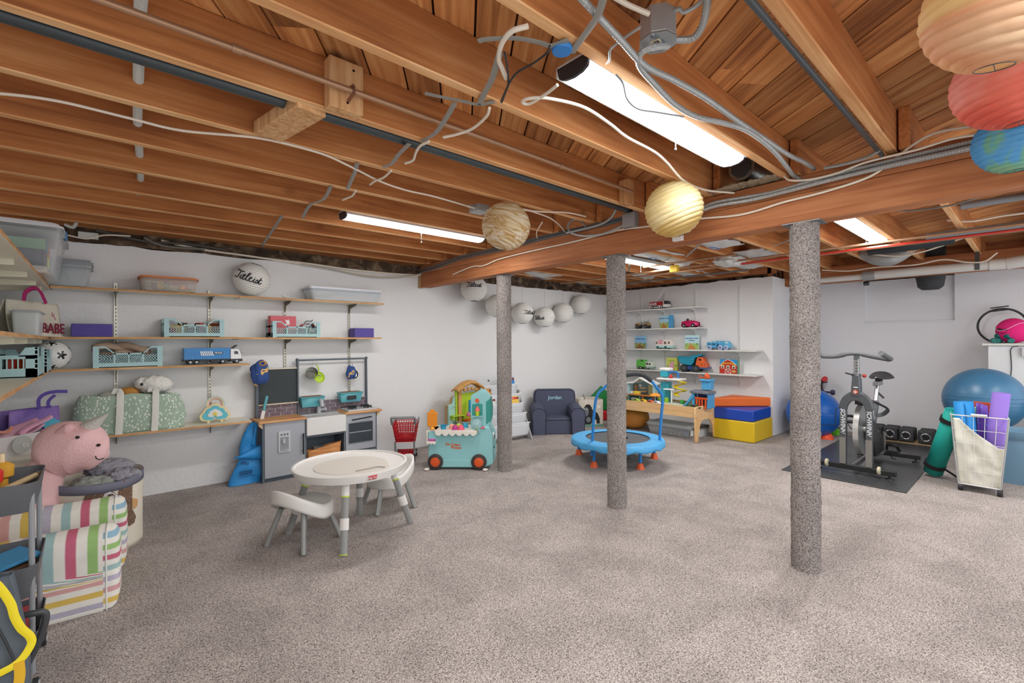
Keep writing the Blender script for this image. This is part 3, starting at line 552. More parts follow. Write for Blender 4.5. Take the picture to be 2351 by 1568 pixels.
def wheel(parent, x, y, z, r, w=.016, tyre=None, hub=None, hr=.6, axis='y', name='wheel'):
    g = G(); p = [(0, -w/2), (r*.86, -w/2), (r, -w/2+w*.18), (r, w/2-w*.18), (r*.86, w/2), (0, w/2)]; g.lathe(p, 20, (x, y, z), 0, axis)
    s = -1 if y <= 0 or axis == 'x' else 1
    o = g.out(name, tyre or DARK, parent); g = G(); g.lathe([(0, -w/2-.003), (r*hr*.7, -w/2-.003), (r*hr, -w/2+.001), (r*hr, w/2-.001), (r*hr*.7, w/2+.003), (0, w/2+.003)], 16, (x, y, z), 0, axis); g.out('hubcap', hub or GREYM, o); return o
for x in (-.17, -.125, .07, .115+.065):
    for s in (-1, 1): wheel(t, x, s*.042, .022, .022)
# ---- spherical paper lanterns
def lantern(name, label, loc, r, m, tilt=(0, 0), string=.06, group=None, rib=9, asp=.97, wire=DARK, hole=.32):
    t = thing(name, label, 'paper lantern', loc, group=group, rot=(tilt[0], tilt[1], 0)); n, mm = 64, rib*12+1; a0 = math.asin(hole)
    def fn(u, v):
        a = -pi/2+a0*.9+(pi-1.8*a0)*v; v2 = v+.012*sin(2*pi*u); k = 1-.03*(1-abs(sin(pi*rib*1.7*v2+.3)))**1.5*1.2-.014*noise.noise(V((cos(2*pi*u)*5, sin(2*pi*u)*5, v*26+r*50))); rr = r*k
        return (rr*cos(a)*cos(2*pi*u), rr*cos(a)*sin(2*pi*u), rr*sin(a)*asp)
    G().surf(fn, n, mm, cu=True).out('paper_shade', m, t, sm=60)
    q = r*hole*.92
    for s in (-1, 1): G().tube([(q*cos(2*pi*k/24), q*sin(2*pi*k/24), s*r*asp*cos(a0)*1.0) for k in range(24)], .0012, 5, closed=True).out('wire_ring', wire, t)
    g = G(); g.tube([(-q, 0, r*asp*.95), (q, 0, r*asp*.95)], .001, 5); G().tube([(-q, 0, -r*asp*.95), (q, 0, -r*asp*.95)], .001, 5).out('wire_bar', wire, t); g.tube([(0, 0, r*.9*asp), (0, 0, r*asp+string)], .0009, 5); g.out('wire_frame', wire, t); return t
PAPER = mat('#e4e3de', .75, 0, .15, 60, .05, 5)
def script_word(parent, r, scale, ox, oy, m, word='Titleist', fr=0):
    """cursive logotype drawn with strokes, wrapped onto the sphere's camera side; fr = direction it faces"""
    st = [[(-.05, .9), (.1, 1.05), (.6, .95), (1.1, 1.0)], [(.62, .97), (.5, .5), (.35, .1), (.0, .0), (-.12, .15)],   # T
          [(.9, .5), (.75, .08), (1.0, .05), (1.25, .4), (1.3, .75), (1.1, .1), (1.35, .02), (1.65, .4), (1.95, 1.0), (1.75, .95), (1.6, .2), (1.8, .0), (2.1, .3), (2.3, .5), (2.15, .6), (2.0, .3), (2.15, .0), (2.45, .1), (2.7, .5), (2.6, .1), (2.8, .05), (3.05, .5), (3.15, .3), (3.05, .02), (2.85, .05), (3.2, .1), (3.5, .85), (3.35, .15), (3.5, .0), (3.75, .2)],
          [(1.08, .55), (1.5, .58)], [(3.3, .52), (3.7, .55)], [(.98, .66), (1.0, .7)], [(2.72, .66), (2.74, .7)]]
    g = G()
    for s in st:
        pts = []
        for x, y, _ in bez([(a, b, 0) for a, b in s], 6):
            X = (x-1.8)*scale+ox; Yv = (y-.4)*scale*1.1+oy; la = Yv/r; lo = X/r/max(.3, cos(la)); rr = r*1.012
            pts.append((rr*cos(la)*sin(lo+fr), -rr*cos(la)*cos(lo+fr), rr*sin(la)))
        g.tube(pts, scale*.07, 5)
    return g.out('script_lettering', m, parent)
INK = mat('#17181a', .6)
t = lantern('white_paper_lantern', 'white round paper lantern with black script lettering on the top shelf', (1.075, 4.87, SA1+.165), .158, PAPER, (.25, .25), .0, 'white golf-ball paper lanterns', 10)
script_word(t, .158, .062, .01, .015, INK, fr=-.45)
for k, (px, py, Y, rp, ti, wr) in enumerate(((1088, 663, 4.78, 31, (-.1, .2), (-.62, .03, .052)), (1141, 702, 4.78, 27.5, (.15, -.3), None), (1199, 719, 4.8, 26, (.1, -.2), (-.0, .0, .047)), (1250, 728, 4.83, 24.5, (0, .1), (-1.35, -.02, .045)), (1293, 718, 4.85, 24, (.05, -.1), None), (1334, 699, 4.87, 23.5, (-.1, .15), None))):
    p = pY(px, py, Y); z = (p-O).dot(_f); r = rp*z/F*.985
    t = lantern('white_paper_lantern', ('white paper lantern with script lettering, leftmost in the string under the girder', 'plain white paper lantern half hidden by the farthest post', 'white paper lantern with script lettering facing the room, right of the farthest post', 'lowest white paper lantern of the string, only the end of its lettering showing', 'plain white paper lantern, second from the right end of the string', 'plain white paper lantern at the right end of the string')[k], p, r, PAPER, (0, 0), 2.21-p.z-r*.97, 'white golf-ball paper lanterns', 10)
    if wr: script_word(t, r, wr[2], 0, wr[1], INK, fr=wr[0])
# ---- lowest shelf: dotted basket with plush toys, cloud case
SAGE = new_mat('sage_dots'); 
def dots(name, base, dot, sc=60, thr=.3, stretch=(1, 1, .6)):
    m, N, L, b = new_mat(name); b.inputs['Roughness'].default_value = .85; tc = N.new('ShaderNodeTexCoord'); mp = N.new('ShaderNodeMapping'); mp.inputs['Scale'].default_value = stretch; L.new(tc.outputs['Object'], mp.inputs[0])
    vo = N.new('ShaderNodeTexVoronoi'); vo.inputs['Scale'].default_value = sc; vo.inputs['Randomness'].default_value = .8; L.new(mp.outputs[0], vo.inputs['Vector'])
    r = N.new('ShaderNodeValToRGB'); r.color_ramp.interpolation = 'CONSTANT'; e = r.color_ramp.elements; e[0].position = 0; e[0].color = lin(dot); e[1].position = thr; e[1].color = lin(base); L.new(vo.outputs['Distance'], r.inputs[0]); L.new(r.outputs[0], b.inputs['Base Color']); return m
SAGE = dots('sage_dots', '#a3b8a6', '#e6ebe2', 62, .32)
t = thing('fabric_basket', 'sage green fabric basket with white specks and two white straps on the lowest shelf', 'basket', (.2, 4.865, SA4))
def bas(u, v):
    a = 2*pi*u; w, d_ = .31+.03*(1-v)-.012*sin(3*a), .125; c, s_ = cos(a), sin(a); q = 3.2; k = (abs(c)**q+abs(s_)**q)**(-1/q)
    bow = .02*sin(pi*v)*(1+.4*sin(5*a+2)); z = .004+.30*v+(-.035*v*(c > 0)*abs(c)**2*1)+.006*sin(7*a)*v
    return ((w*.98+bow)*k*c+noise.noise(V((c*3, s_*3, v*4)))*.012, (d_+bow*.5)*k*s_+noise.noise(V((c*4, s_*3, v*4+5)))*.01, z)
g = G().surf(bas, 72, 20, cu=True); g.bb(-.3, .3, -.115, .115, .002, .006); g.out('fabric_body', SAGE, t, solid=.005, sm=60)
for x in (-.085, .135):
    STRAP = mat('#e2e2da', .8, 0, .2, 200)
    G().tube([(x, -.145, .0), (x+.004, -.152, .08), (x+.008, -.152, .17), (x+.01, -.142, .25), (x+.012, -.135, .315), (x+.004, -.12, .335), (x-.012, -.105, .34), (x-.02, -.11, .31)], 1, 8, flat=(.024, .0025), up=(0, 1, 0)).out('strap', STRAP, t)
FUR = mat('#e9e7e1', .95, 0, 1, 45, .1, 20); ORF = mat('#c98c42', .95, 0, .9, 70, .12, 20)
def fur_ball(g, c, r, sd=0, amp=.12, n=40, m=24, fq=9):
    r = (r, r, r) if isinstance(r, (int, float)) else r
    def fn(u, v):
        a = 2*pi*u; b = -pi/2+pi*v; d_ = V((cos(b)*cos(a), cos(b)*sin(a), sin(b))); k = 1+amp*(noise.noise(d_*fq+V((sd, 0, 0)))+.5*noise.noise(d_*fq*2.3))
        return (c[0]+d_.x*r[0]*k, c[1]+d_.y*r[1]*k, c[2]+d_.z*r[2]*k)
    return g.surf(fn, n, m, cu=True)
t = thing('plush_animal', 'fluffy white plush animal on top of the dotted basket', 'plush toy', (.35, 4.87, SA4+.33))
fur_ball(G(), (0, 0, .03), (.12, .075, .075), 1, .16).out('furry_body', FUR, t, sm=60); G().ball((-.085, -.045, .04), .014, 12, 8).out('dark_nose', DARK, t); fur_ball(G(), (-.085, 0, .045), (.05, .045, .05), 4, .15, 24, 14).out('furry_head', FUR, t, sm=60)
t = thing('plush_animal', 'orange plush toy peeking out of the dotted basket, left of the white one', 'plush toy', (.175, 4.87, SA4+.3)); fur_ball(G(), (0, 0, 0), (.075, .06, .05), 2, .12).out('furry_body', ORF, t, sm=60)
t = thing('plush_animal', 'grey and red plush toy in the dotted basket beside the strap', 'plush toy', (.06, 4.87, SA4+.285)); fur_ball(G(), (0, 0, 0), (.07, .05, .04), 3, .1).out('furry_body', mat('#b9bcb4', .9), t, sm=60); G().ball((.055, -.04, .012), .014, 10, 6).out('red_nose', mat('#b03030', .5), t)
t = thing('cloud_case', 'cream cloud-shaped carry case with blue cloud front and rainbow handle', 'toy case', (.775, 4.86, SA4+.012), R(-8))
def cloud(s, dy=0):
    c = [(-.075, .045, .042), (-.045, .085, .045), (0, .105, .05), (.048, .085, .042), (.078, .045, .04), (.04, .03, .03), (-.04, .03, .03)]; out = []
    for k in range(64):
        a = 2*pi*k/64; d_ = V((cos(a), sin(a))); best = .03
        for x, z, r in c:
            o = V((x, z-.06)); b_ = o.dot(d_); q = r*r-(o.length_squared-b_*b_)
            if q > 0: best = max(best, b_+sqrt(q))
        p = d_*best*s; out.append((p.x, max(p.y+.06, .004)))
    return out
G().prism(cloud(1), -.035, .035, ax='y').out('case_body', mat('#ead9a8', .45), t, bev=.006, seg=3); G().prism(cloud(.82), -.038, -.034, ax='y').out('cloud_front', mat('#62bfd0', .4), t, bev=.002)
g = G(); g.prism([(x*.52, (z-.06)*.5+.065) for x, z in cloud(.9)], -.042, -.037, ax='y'); g.out('small_cloud', WHITE, t, bev=.002)
g = G(); g.prism([((.022 if k % 2 == 0 else .011)*sin(pi*k/5), .065+(.022 if k % 2 == 0 else .011)*cos(pi*k/5)) for k in range(10)], -.047, -.041, ax='y'); g.out('star', mat('#e8cf3e', .4), t, bev=.001)
for r, c in ((.052, '#e9c7c0'), (.058, '#e8e2a8'), (.064, '#b6d8dc')):
    G().tube([(r*cos(a)+.0, 0, .145+r*1.0*sin(a)) for a in [pi*k/16 for k in range(-2, 19)]], .0042, 8, flat=(3, 1)).out('handle_band', mat(c, .4), t)
G().bb(-.06, -.04, -.03, .03, -.012, .006).bb(.04, .06, -.03, .03, -.012, .006).out('foot_block', mat('#ead9a8', .45), t, sm=0)
# ---- lowest side shelf at left edge: purple tote, white box with pink things
t = thing('purple_tote', 'purple tote bag with a blue cloud print at the left edge', 'tote bag', (-.36, 4.72, SA4), R(38)); PU = ramp_mat('purple_tote', [(.3, '#5e4a96'), (.6, '#8d72b8'), (.8, '#a98bc6')], ts=6, rough=.6)
g = G(); g.surf(lambda u, v: ((u-.5)*.30*(1.0+.08*(1-v)), -.03-.012*sin(5*u+2*v)-.015*(1-v), .25*v), 16, 12); g.surf(lambda u, v: ((u-.5)*.30, .03+.015*(1-v), .25*v), 10, 8); g.out('bag_body', PU, t, solid=.003)
PD = mat('#4f3c94', .6)
G().tube(bez([(.03, -.03, .24), (.03, -.03, .31), (.07, -.03, .345), (.13, -.04, .355), (.19, -.06, .35)]), 1, 8, flat=(.013, .002), up=(0, 1, 0)).out('handle', PD, t); G().tube(bez([(.09, -.03, .24), (.09, -.03, .29), (.13, -.03, .33)]), 1, 8, flat=(.012, .002), up=(0, 1, 0)).out('handle', PD, t)
g = G(); g.prism([(.09+.055*cos(a)*(1+.12*sin(5*a)), .12+.045*sin(a)*(1+.12*cos(4*a))) for a in [2*pi*k/30 for k in range(30)]], -.058, -.054, ax='y'); g.out('blue_print', mat('#4fa9c4', .6), t)
t = thing('gift_box', 'white slotted box holding pink tissue and a pink toy, at the left edge', 'box', (-.47, 4.36, SA4), R(40)); WB2 = mat('#dcd7d8', .55)
g = G(); g.tub((0, 0, 0), (.38, .24), (.4, .26), .13, .005, r=.08); g.out('box_body', WB2, t)
for k in range(4): G().at((.2185, -.1+.055*k, .025)).add([(0, 0, 0), (0, .018, 0), (.0045, .034, .085), (.0045, .012, .085)], [(0, 1, 2, 3)]).out('slot', mat('#4a3a3c', .8), t, solid=.003)
g = G(); g.lathe([(0, 0), (.055, 0), (.055, .002), (0, .002)], 28, (.02, -.143, .07), axis='y'); g.out('grey_badge', mat('#b9bbb8', .6), t); lettering('ta', .05, WHITE, t, M=FRONT(.04, -.1445, .065), ext=.0006)
g = G(); g.surf(lambda u, v: ((u-.5)*.36, (v-.5)*.2, .1+.04*noise.noise(V((u*3, v*3, 1)))+.07*u**3), 20, 12); g.out('pink_tissue', mat('#e3b6cc', .7), t, solid=.003)
g = G(); g.surf(lambda u, v: (.05+.17*u, -.1+.17*v+.02*sin(5*u), .11+.1*u*(1-.3*v)+.02*sin(9*v)), 12, 12); g.out('pink_sleeve', mat('#e0a6c4', .6), t, solid=.01, sub=1)
g = G(); g.tube(bez([(-.15, -.06, .13), (-.08, -.08, .16), (0, -.06, .15), (.05, -.02, .17)]), .01, 8); g.out('peach_band', mat('#e09a84', .6), t)
# ================================================================ LEFT FLOOR OBJECTS
# ---- striped child's armchair (front faces the room: +x, tilted)
def stripes(name, cols, sc, axis='x', white='#e6e4dc', ofs=0):
    """broad woven stripes with white gaps, positions in object space"""
    m, N, L, b = new_mat(name); b.inputs['Roughness'].default_value = .9; b.inputs['Specular IOR Level'].default_value = .2; tc = N.new('ShaderNodeTexCoord'); sp = N.new('ShaderNodeSeparateXYZ'); L.new(tc.outputs['UV'], sp.inputs[0])
    r = N.new('ShaderNodeValToRGB'); r.color_ramp.interpolation = 'LINEAR'; e = r.color_ramp.elements; n = len(cols); st = []
    for k, c in enumerate(cols):
        a, bb_ = (k+.18)/n, (k+.62)/n; st += [(a-.006, white), (a, c), (bb_, c), (bb_+.006, white)]
    while len(e) < len(st): e.new(.5)
    for i, (p, c) in enumerate(st): e[i].position = p; e[i].color = lin(c)
    nz = N.new('ShaderNodeTexNoise'); nz.inputs['Scale'].default_value = 14; nz.inputs['Detail'].default_value = 3; L.new(tc.outputs['Object'], nz.inputs['Vector'])
    fr = N.new('ShaderNodeMath'); fr.operation = 'FRACT'; L.new(sp.outputs[0 if axis == 'x' else 1], fr.inputs[0]); L.new(fr.outputs[0], r.inputs[0])
    k = N.new('ShaderNodeMapRange'); k.inputs['To Min'].default_value = .86; k.inputs['To Max'].default_value = 1.14; L.new(nz.outputs['Fac'], k.inputs['Value'])
    mm = N.new('ShaderNodeMix'); mm.data_type = 'RGBA'; mm.blend_type = 'MULTIPLY'; mm.inputs[0].default_value = 1; L.new(r.outputs[0], mm.inputs[6]); L.new(k.outputs[0], mm.inputs[7]); L.new(mm.outputs[2], b.inputs['Base Color'])
    return m
def uv_from(o, fn):
    me = o.data; uv = me.uv_layers.new(name='uv')
    for l in me.loops: uv.data[l.index].uv = fn(me.vertices[l.vertex_index].co)
PAST = ['#8b83a8', '#8fb4b4', '#c25a78', '#93b973', '#c9a0a0', '#d9bb62', '#a9a6c0', '#96b7bb']
STR = stripes('pastel_stripes', ['#b9a9bb', '#9dbcbd', '#d5a4a0', '#d8b960', '#b5b1c2', '#9dbcbd', '#c66a82', '#98bd78'], 1)
STR2 = stripes('pastel_stripes_across', ['#b7b0c4', '#d9b860', '#cf9f9f', '#b7b0c4', '#9dbcbd', '#c66a82', '#98bd78', '#8fb4c8'], 1)
# corners measured on the floor: right end of the near side, back right; the long side faces the camera
ca = pz(75, 1445); cb = pz(283, 1390); u_ = (cb-ca).normalized(); rz = atan2(u_.y, u_.x)
t = thing('kids_armchair', "child's foam armchair with pastel stripes, front left corner of the photo", 'armchair', (cb.x-.075*u_.x, cb.y-.075*u_.y, 0), rz)
# local: x runs along the near arm towards its front end (0), y away from camera
L_, Wd = .56, .66
def arm(y0, y1, h, name):
    yc, hw = (y0+y1)/2, (y1-y0)/2
    pr = [(-hw*.96, .0), (-hw*1.0, .05), (-hw*.98, h*.5), (-hw*1.02, h*.62), (-hw*1.12, h*.78), (-hw*.95, h*.94), (-hw*.5, h*1.0), (0, h*1.02), (hw*.5, h*1.0), (hw*.95, h*.94), (hw*1.1, h*.78), (hw*1.0, h*.6), (hw*.96, 0)]
    def fn(u, v):
        s = v*(len(pr)-1); i = min(int(s), len(pr)-2); f = s-i; a = pr[i][0]*(1-f)+pr[i+1][0]*f; z = pr[i][1]*(1-f)+pr[i+1][1]*f
        return (-L_+L_*u, yc+a, z+.006*noise.noise(V((u*5, v*5, y0))))
    g = G().surf(fn, 12, 37); o = g.out(name, STR, t, sm=50); n = len(pr)
    uv_from(o, lambda c: ((c.x+.61)/.62 if c.z > h*.43 else (4.95-3.0*c.z/(h*.43))/8, 0)); 
    # rolled front face with piping
    cap = []; 
    for i in range(40):
        s = i/39*(len(pr)-1); k = min(int(s), len(pr)-2); f = s-k; cap.append((yc+pr[k][0]*(1-f)+pr[k+1][0]*f, pr[k][1]*(1-f)+pr[k+1][1]*f))
    g = G(); zc = h*.5; rows = [(0, 1), (.03, .985), (.05, .9), (.06, .7), (.064, .0)]; vs = [(x_, yc+(a-yc)*s_, max(zc+(b-zc)*s_, .004)) for x_, s_ in rows for a, b in cap]; nn = len(cap); g.add(vs, [(i*nn+k, i*nn+(k+1) % nn, (i+1)*nn+(k+1) % nn, (i+1)*nn+k) for i in range(4) for k in range(nn)]); o = g.out('front_panel', STR2, t, sm=60); uv_from(o, lambda c: (c.z/.42+.07, 0))
    G().tube([(.012, a, b) for a, b in cap], .004, 6).out('piping', mat('#dfe0da', .8), t); G().tube([(-L_+.01*k, yc-hw*1.0-.003, h*.44) for k in range(57)], .0035, 6).out('piping', mat('#b9bdb8', .8), t)
    G().bb(-L_, 0, y0, y1, .0, .01).prism(cap, -L_, -L_+.01, ax='x').out('base_panel', mat('#d8d6ce', .9), t, sm=0)
arm(-.0, .17, .385, 'near_arm'); arm(.49, .66, .395, 'far_arm')
g = G(); g.bb(-L_+.02, -.02, .16, .5, 0, .2); o = g.out('seat', STR, t, bev=.03, seg=3); uv_from(o, lambda c: ((c.x+.61)/.62, 0))
def backf(u, v):
    a = 2*pi*u; x, y = cos(a), sin(a); k = (abs(x)**4+abs(y)**4)**-.25; w = .1; dd = .34
    return (-L_-.02+w*k*x*(1-.25*v**3)-.03*v, .33+dd*k*y*(1-.12*v**4), .01+.5*v)
g = G().surf(backf, 48, 16, cu=True); g.prism([(backf(k/48, 1)[0], backf(k/48, 1)[1]) for k in range(48)], .5, .51); o = g.out('backrest', STR2, t, sm=50, bev=0); uv_from(o, lambda c: ((c.y)/.62+.1, 0))
# ---- sloth hamper with plush toys
CANV = mat('#ddd6c6', .85, 0, .2, 120, .04, 6); SL = dots('sloth_fur', '#6e5546', '#b59f8c', 130, .2, (1, 1, .35)); BR = mat('#6b5244', .9)
hp = V((-.02, 4.0, 0)); t = thing('canvas_hamper', 'round cream canvas hamper with a printed sloth and a grey rim', 'hamper', hp, 0)
Rh, Hh = .235, .45
def ham(u, v): a = 2*pi*u; k = 1+.02*sin(3*a+1)*v+.012*noise.noise(V((cos(a)*3, sin(a)*3, v*3)))*3; return (Rh*k*cos(a), Rh*k*sin(a), Hh*v+.012*sin(2*a+.6)*v*v)
G().surf(ham, 64, 16, cu=True).prism([(Rh*.98*cos(2*pi*k/40), Rh*.98*sin(2*pi*k/40)) for k in range(40)], .001, .006).out('canvas_body', CANV, t, solid=.005, sm=60)
G().surf(lambda u, v: [c*1.02 if i < 2 else c-.055*(1-v)+.002 for i, c in enumerate(ham(u, 1))], 64, 3, cu=True).out('rim_binding', mat('#6f7080', .85), t, solid=.006, sm=60)
def onh(poly, off, name, m):
    """printed patch on the hamper: polygon in (angle*R, z)"""
    n = len(poly); cx_ = sum(p[0] for p in poly)/n; cz = sum(p[1] for p in poly)/n; g = G(); K = 5; vs = []
    for i in range(K+1):
        for x, z in poly: X = cx_+(x-cx_)*i/K; Z = cz+(z-cz)*i/K; a = X/Rh; q = ham((a/(2*pi)) % 1, Z/Hh); s = 1+off/Rh; vs.append((q[0]*s, q[1]*s, q[2]))
    fs = [(i*n+k, i*n+(k+1) % n, (i+1)*n+(k+1) % n, (i+1)*n+k) for i in range(K) for k in range(n)]; return G().add(vs, fs).out(name, m, t, sm=60)
A0 = -atan2(.5, 1)   # angle of the print's centre seen from above
a_c = atan2(-hp.y, -hp.x)  # towards the camera
def hx(px, py):  # pixel -> (arc length, z) on the hamper
    d_ = ray(px, py); o2 = V((O.x-hp.x, O.y-hp.y)); d2 = V((d_.x, d_.y)); A = d2.dot(d2); B = 2*o2.dot(d2); C = o2.dot(o2)-Rh*Rh; D = max(B*B-4*A*C, 0); s = (-B-sqrt(D))/(2*A); p = O+d_*s
    return (atan2(p.y-hp.y, p.x-hp.x)*Rh, p.z)
onh([hx(*p) for p in ((284, 1094), (304, 1096), (300, 1165), (309, 1185), (306, 1200), (296, 1207), (283, 1204), (277, 1178), (270, 1150), (272, 1125))], .008, 'sloth_arm_print', SL)
onh([hx(*p) for p in ((193, 1145), (197, 1135), (206, 1128), (212, 1120), (224, 1116), (240, 1117), (255, 1123), (266, 1130), (272, 1142), (260, 1150), (200, 1150))], .008, 'sloth_head_print', SL)
onh([hx(*p) for p in ((235, 1140), (240, 1130), (252, 1125), (264, 1130), (270, 1138), (262, 1144), (246, 1146))], .0095, 'face_print', mat('#c9c3c3', .9))
onh([hx(*p) for p in ((244, 1140), (248, 1132), (257, 1130), (266, 1136), (262, 1142))], .011, 'eye_patch_print', BR)
onh([hx(250+3*cos(a), 1133.5+2.2*sin(a)) for a in [2*pi*k/10 for k in range(10)]], .0125, 'eye_print', DARK)
onh([hx(*p) for p in ((301, 1142), (312, 1145), (311, 1160), (306, 1166), (300, 1164))], .0102, 'claw_print', mat('#c79a68', .9))
GP = mat('#8f8f98', .95, 0, .8, 60, .1, 15); GP2 = mat('#8b908a', .9, 0, .5, 40)
for k, (x, y, z, r, l) in enumerate(((.07, .08, .47, (.12, .1, .06), 'grey plush lying on top of the hamper, behind the unicorn head'), (.12, -.05, .43, (.1, .1, .055), 'grey fluffy plush at the right rim of the hamper'), (-.02, -.12, .42, (.1, .08, .055), 'greenish grey plush at the front rim of the hamper'))):
    q = thing('grey_plush', l, 'plush toy', (hp.x+x, hp.y+y, z)); fur_ball(G(), (0, 0, 0), r, k*7, .22, 48, 26, 4).out('furry_body', GP if k < 2 else GP2, q, sm=60); fur_ball(G(), (r[0]*.7, -.03, .01), (r[0]*.4, .04, .035), k, .15, 24, 14, 5).out('paw', GP if k < 2 else GP2, q, sm=60)
# ---- pink unicorn / narwhal plush
PKF = mat('#e8bdbf', .95, 0, .5, 90, .07, 12); PKF2 = mat('#e8bfc0', .95, 0, .5, 90, .07, 12)
pc = pY(172, 1033, 3.93); t = thing('unicorn_plush', 'large pink plush unicorn with a pale horn, leaning on the hamper', 'plush toy', (0, 0, 0))
e1 = pY(215, 1045, 3.86); axis = _r*.93-_u*.2
def blob(g, pts, rad, n=28, k=8, amp=.02, mi=0):
    P = bez(pts, k); m_ = len(P); rr = []
    for i in range(m_):
        s = i/(m_-1)*(len(rad)-1); j = min(int(s), len(rad)-2); f = s-j; f = f*f*(3-2*f); rr.append(rad[j]*(1-f)+rad[j+1]*f)
    g.tube(P, rr, n, mi); return g
hd = [pY(100, 1055, 4.0), pY(115, 1048, 3.97), pY(150, 1030, 3.9), pY(190, 1030, 3.84), pY(225, 1040, 3.8), pY(250, 1046, 3.8)]
g = G(); blob(g, hd, [.02, .1, .165, .15, .105, .02]); g.out('head', PKF, t, sm=60, sub=1)
bd = [pY(112, 1050, 3.98), pY(98, 1090, 3.9), pY(86, 1130, 3.86), pY(78, 1165, 3.84), pY(72, 1215, 3.82)]
g = G(); blob(g, bd, [.06, .1, .105, .115, .07]); g.out('body', PKF2, t, sm=60, sub=1)
hb, ht = pY(203, 982, 3.82), pY(249, 949, 3.7); g = G(); m_ = 30
for i in range(1): g.tube([hb+(ht-hb)*k/m_ for k in range(m_+1)], [.042*(1-k/m_)**.85*(1+.03*sin(k*1.6))+.001 for k in range(m_+1)], 20)
g.out('horn', mat('#d5d6d0', .5, 0, .3, 60, .06, 10), t)
for (px, py, y) in ((178, 1004, 3.7), (226, 1022, 3.66)):
    p = pY(px, py, y); d_ = (p-O).normalized(); o = G().ball(p, (.011, .011, .009), 12, 8).out('eye', mat('#1a1410', .15), t)
P_ = [pY(*q) for q in ((219, 1047, 3.655), (222, 1053, 3.65), (229, 1055, 3.65), (238, 1052, 3.66))]
G().tube(bez(P_), .0035, 6).out('mouth', DARK, t)
g = G(); e0, e1, e2 = pY(176, 984, 3.76), pY(140, 995, 3.8), pY(118, 1015, 3.84); blob(g, [e0, (e0+e1)/2+_u*.01, e1, e2], [.008, .035, .03, .006], 14); g.out('ear', mat('#e0b2b4', .95, 0, .4, 80), t, sm=60)
# ---- grey utility cart with trays and a yellow-trimmed bag at the left edge
CG = mat('#5a5d62', .45, 0, .2, 200); CG2 = mat('#8c8f94', .5)
ct = pz(25, 1400); t = thing('utility_cart', 'grey three-tier utility cart full of craft things at the left edge', 'cart', (-.31, 2.66, 0), 0)
def ctr(z, h, w=.25, l=.38):
    g = G(); g.tub((0, 0, z), (w*.9, l*.9), (w, l), h, .004, r=.25); g.lathe([(0, 0), (0, 0)], 3); return g.out('tray', [CG], t)
for z, h in ((.67, .11), (.35, .12), (.1, .115)): g = G(); g.tub((0, 0, z), (.25, .33), (.28, .36), h, .004, r=.3); g.out('tray', CG, t)
for sx in (-.12, .12):
    for sy in (-.15, .15): G().cyl((sx, sy, .06), (sx, sy, .76), .009, n=10).out('pole', CG2, t)
for sx in (-1, 1):
    for sy in (-1, 1):
        c_ = G().cyl((sx*.13-.008, sy*.18, .028), (sx*.13+.008, sy*.18, .028), .026, n=18).out('caster', mat('#2b2c2f', .5), t); G().cyl((sx*.13-.011, sy*.18, .028), (sx*.13+.011, sy*.18, .028), .014, n=14).out('caster_hub', mat('#b4b8bc', .4), c_)
g = G(); g.tube(bez([(.08, -.28, .34), (.13, -.3, .345), (.165, -.3, .33), (.15, -.3, .25), (.11, -.3, .15), (.07, -.29, .05), (.0, -.28, .02)]), .011, 10); g.out('foot_frame', mat('#3c3e42', .5), t)
for k, (x, y, z, c, l) in enumerate(((-.0, -.02, .71, '#d8342c', 'red toy brush standing in the top tray of the cart'), (.02, .08, .71, '#d8a23a', 'yellow curled toy in the top tray of the cart'), (.07, .0, .715, '#c9b28a', 'small wooden rolling pin in the top tray of the cart'))):
    q = thing('craft_toy', l, 'toy', (-.31+x, 2.66+y, z)); 
    if k < 2: G().lathe([(0, 0), (.02, 0), (.018, .05), (.034, .06), (.036, .1), (.02, .115), (0, .118)], 18).out('toy_body', mat(c, .4), q); G().cyl((0, 0, .115), (0, 0, .15), .009).out('grip', mat('#e0c9a0', .5), q)
    else: G().cyl((-.05, -.05, .02), (.05, .04, .05), .011).out('roller', mat(c, .5), q); G().cyl((.05, .04, .05), (.065, .055, .055), .006).out('grip', mat('#8a6a44', .5), q)
cards = [('#e0882c', .04), ('#2a5fb0', .02), ('#e8a93a', -.02), ('#5a4030', .06), ('#3f8fc0', .1)]
for k, (c, y) in enumerate(cards): G().at((-.31+.004*k, 2.64+y*.3, .37+.018*k), (0, R(9-4*k), .12*k)).bb(-.09, .1, -.08, .08, 0, .012).out('craft_pad', mat(c, .5), None, bev=.002); o = bpy.data.objects[-1] if False else COL.objects[-1]; tag(o, ('orange craft pad, lowest in the middle tray of the cart', 'dark blue craft pad in the middle tray of the cart', 'yellow craft pad in the middle tray of the cart', 'brown craft pad in the middle tray of the cart', 'bright blue craft pad on top in the middle tray of the cart')[k], 'craft pad')
o = G().at((-.31, 2.66, .11), (0, 0, .05)).bb(-.09, .11, -.13, .13, 0, .1).out('red_box', mat('#a81c22', .25), bev=.006); tag(o, 'glossy red box in the lowest tray of the cart', 'box')
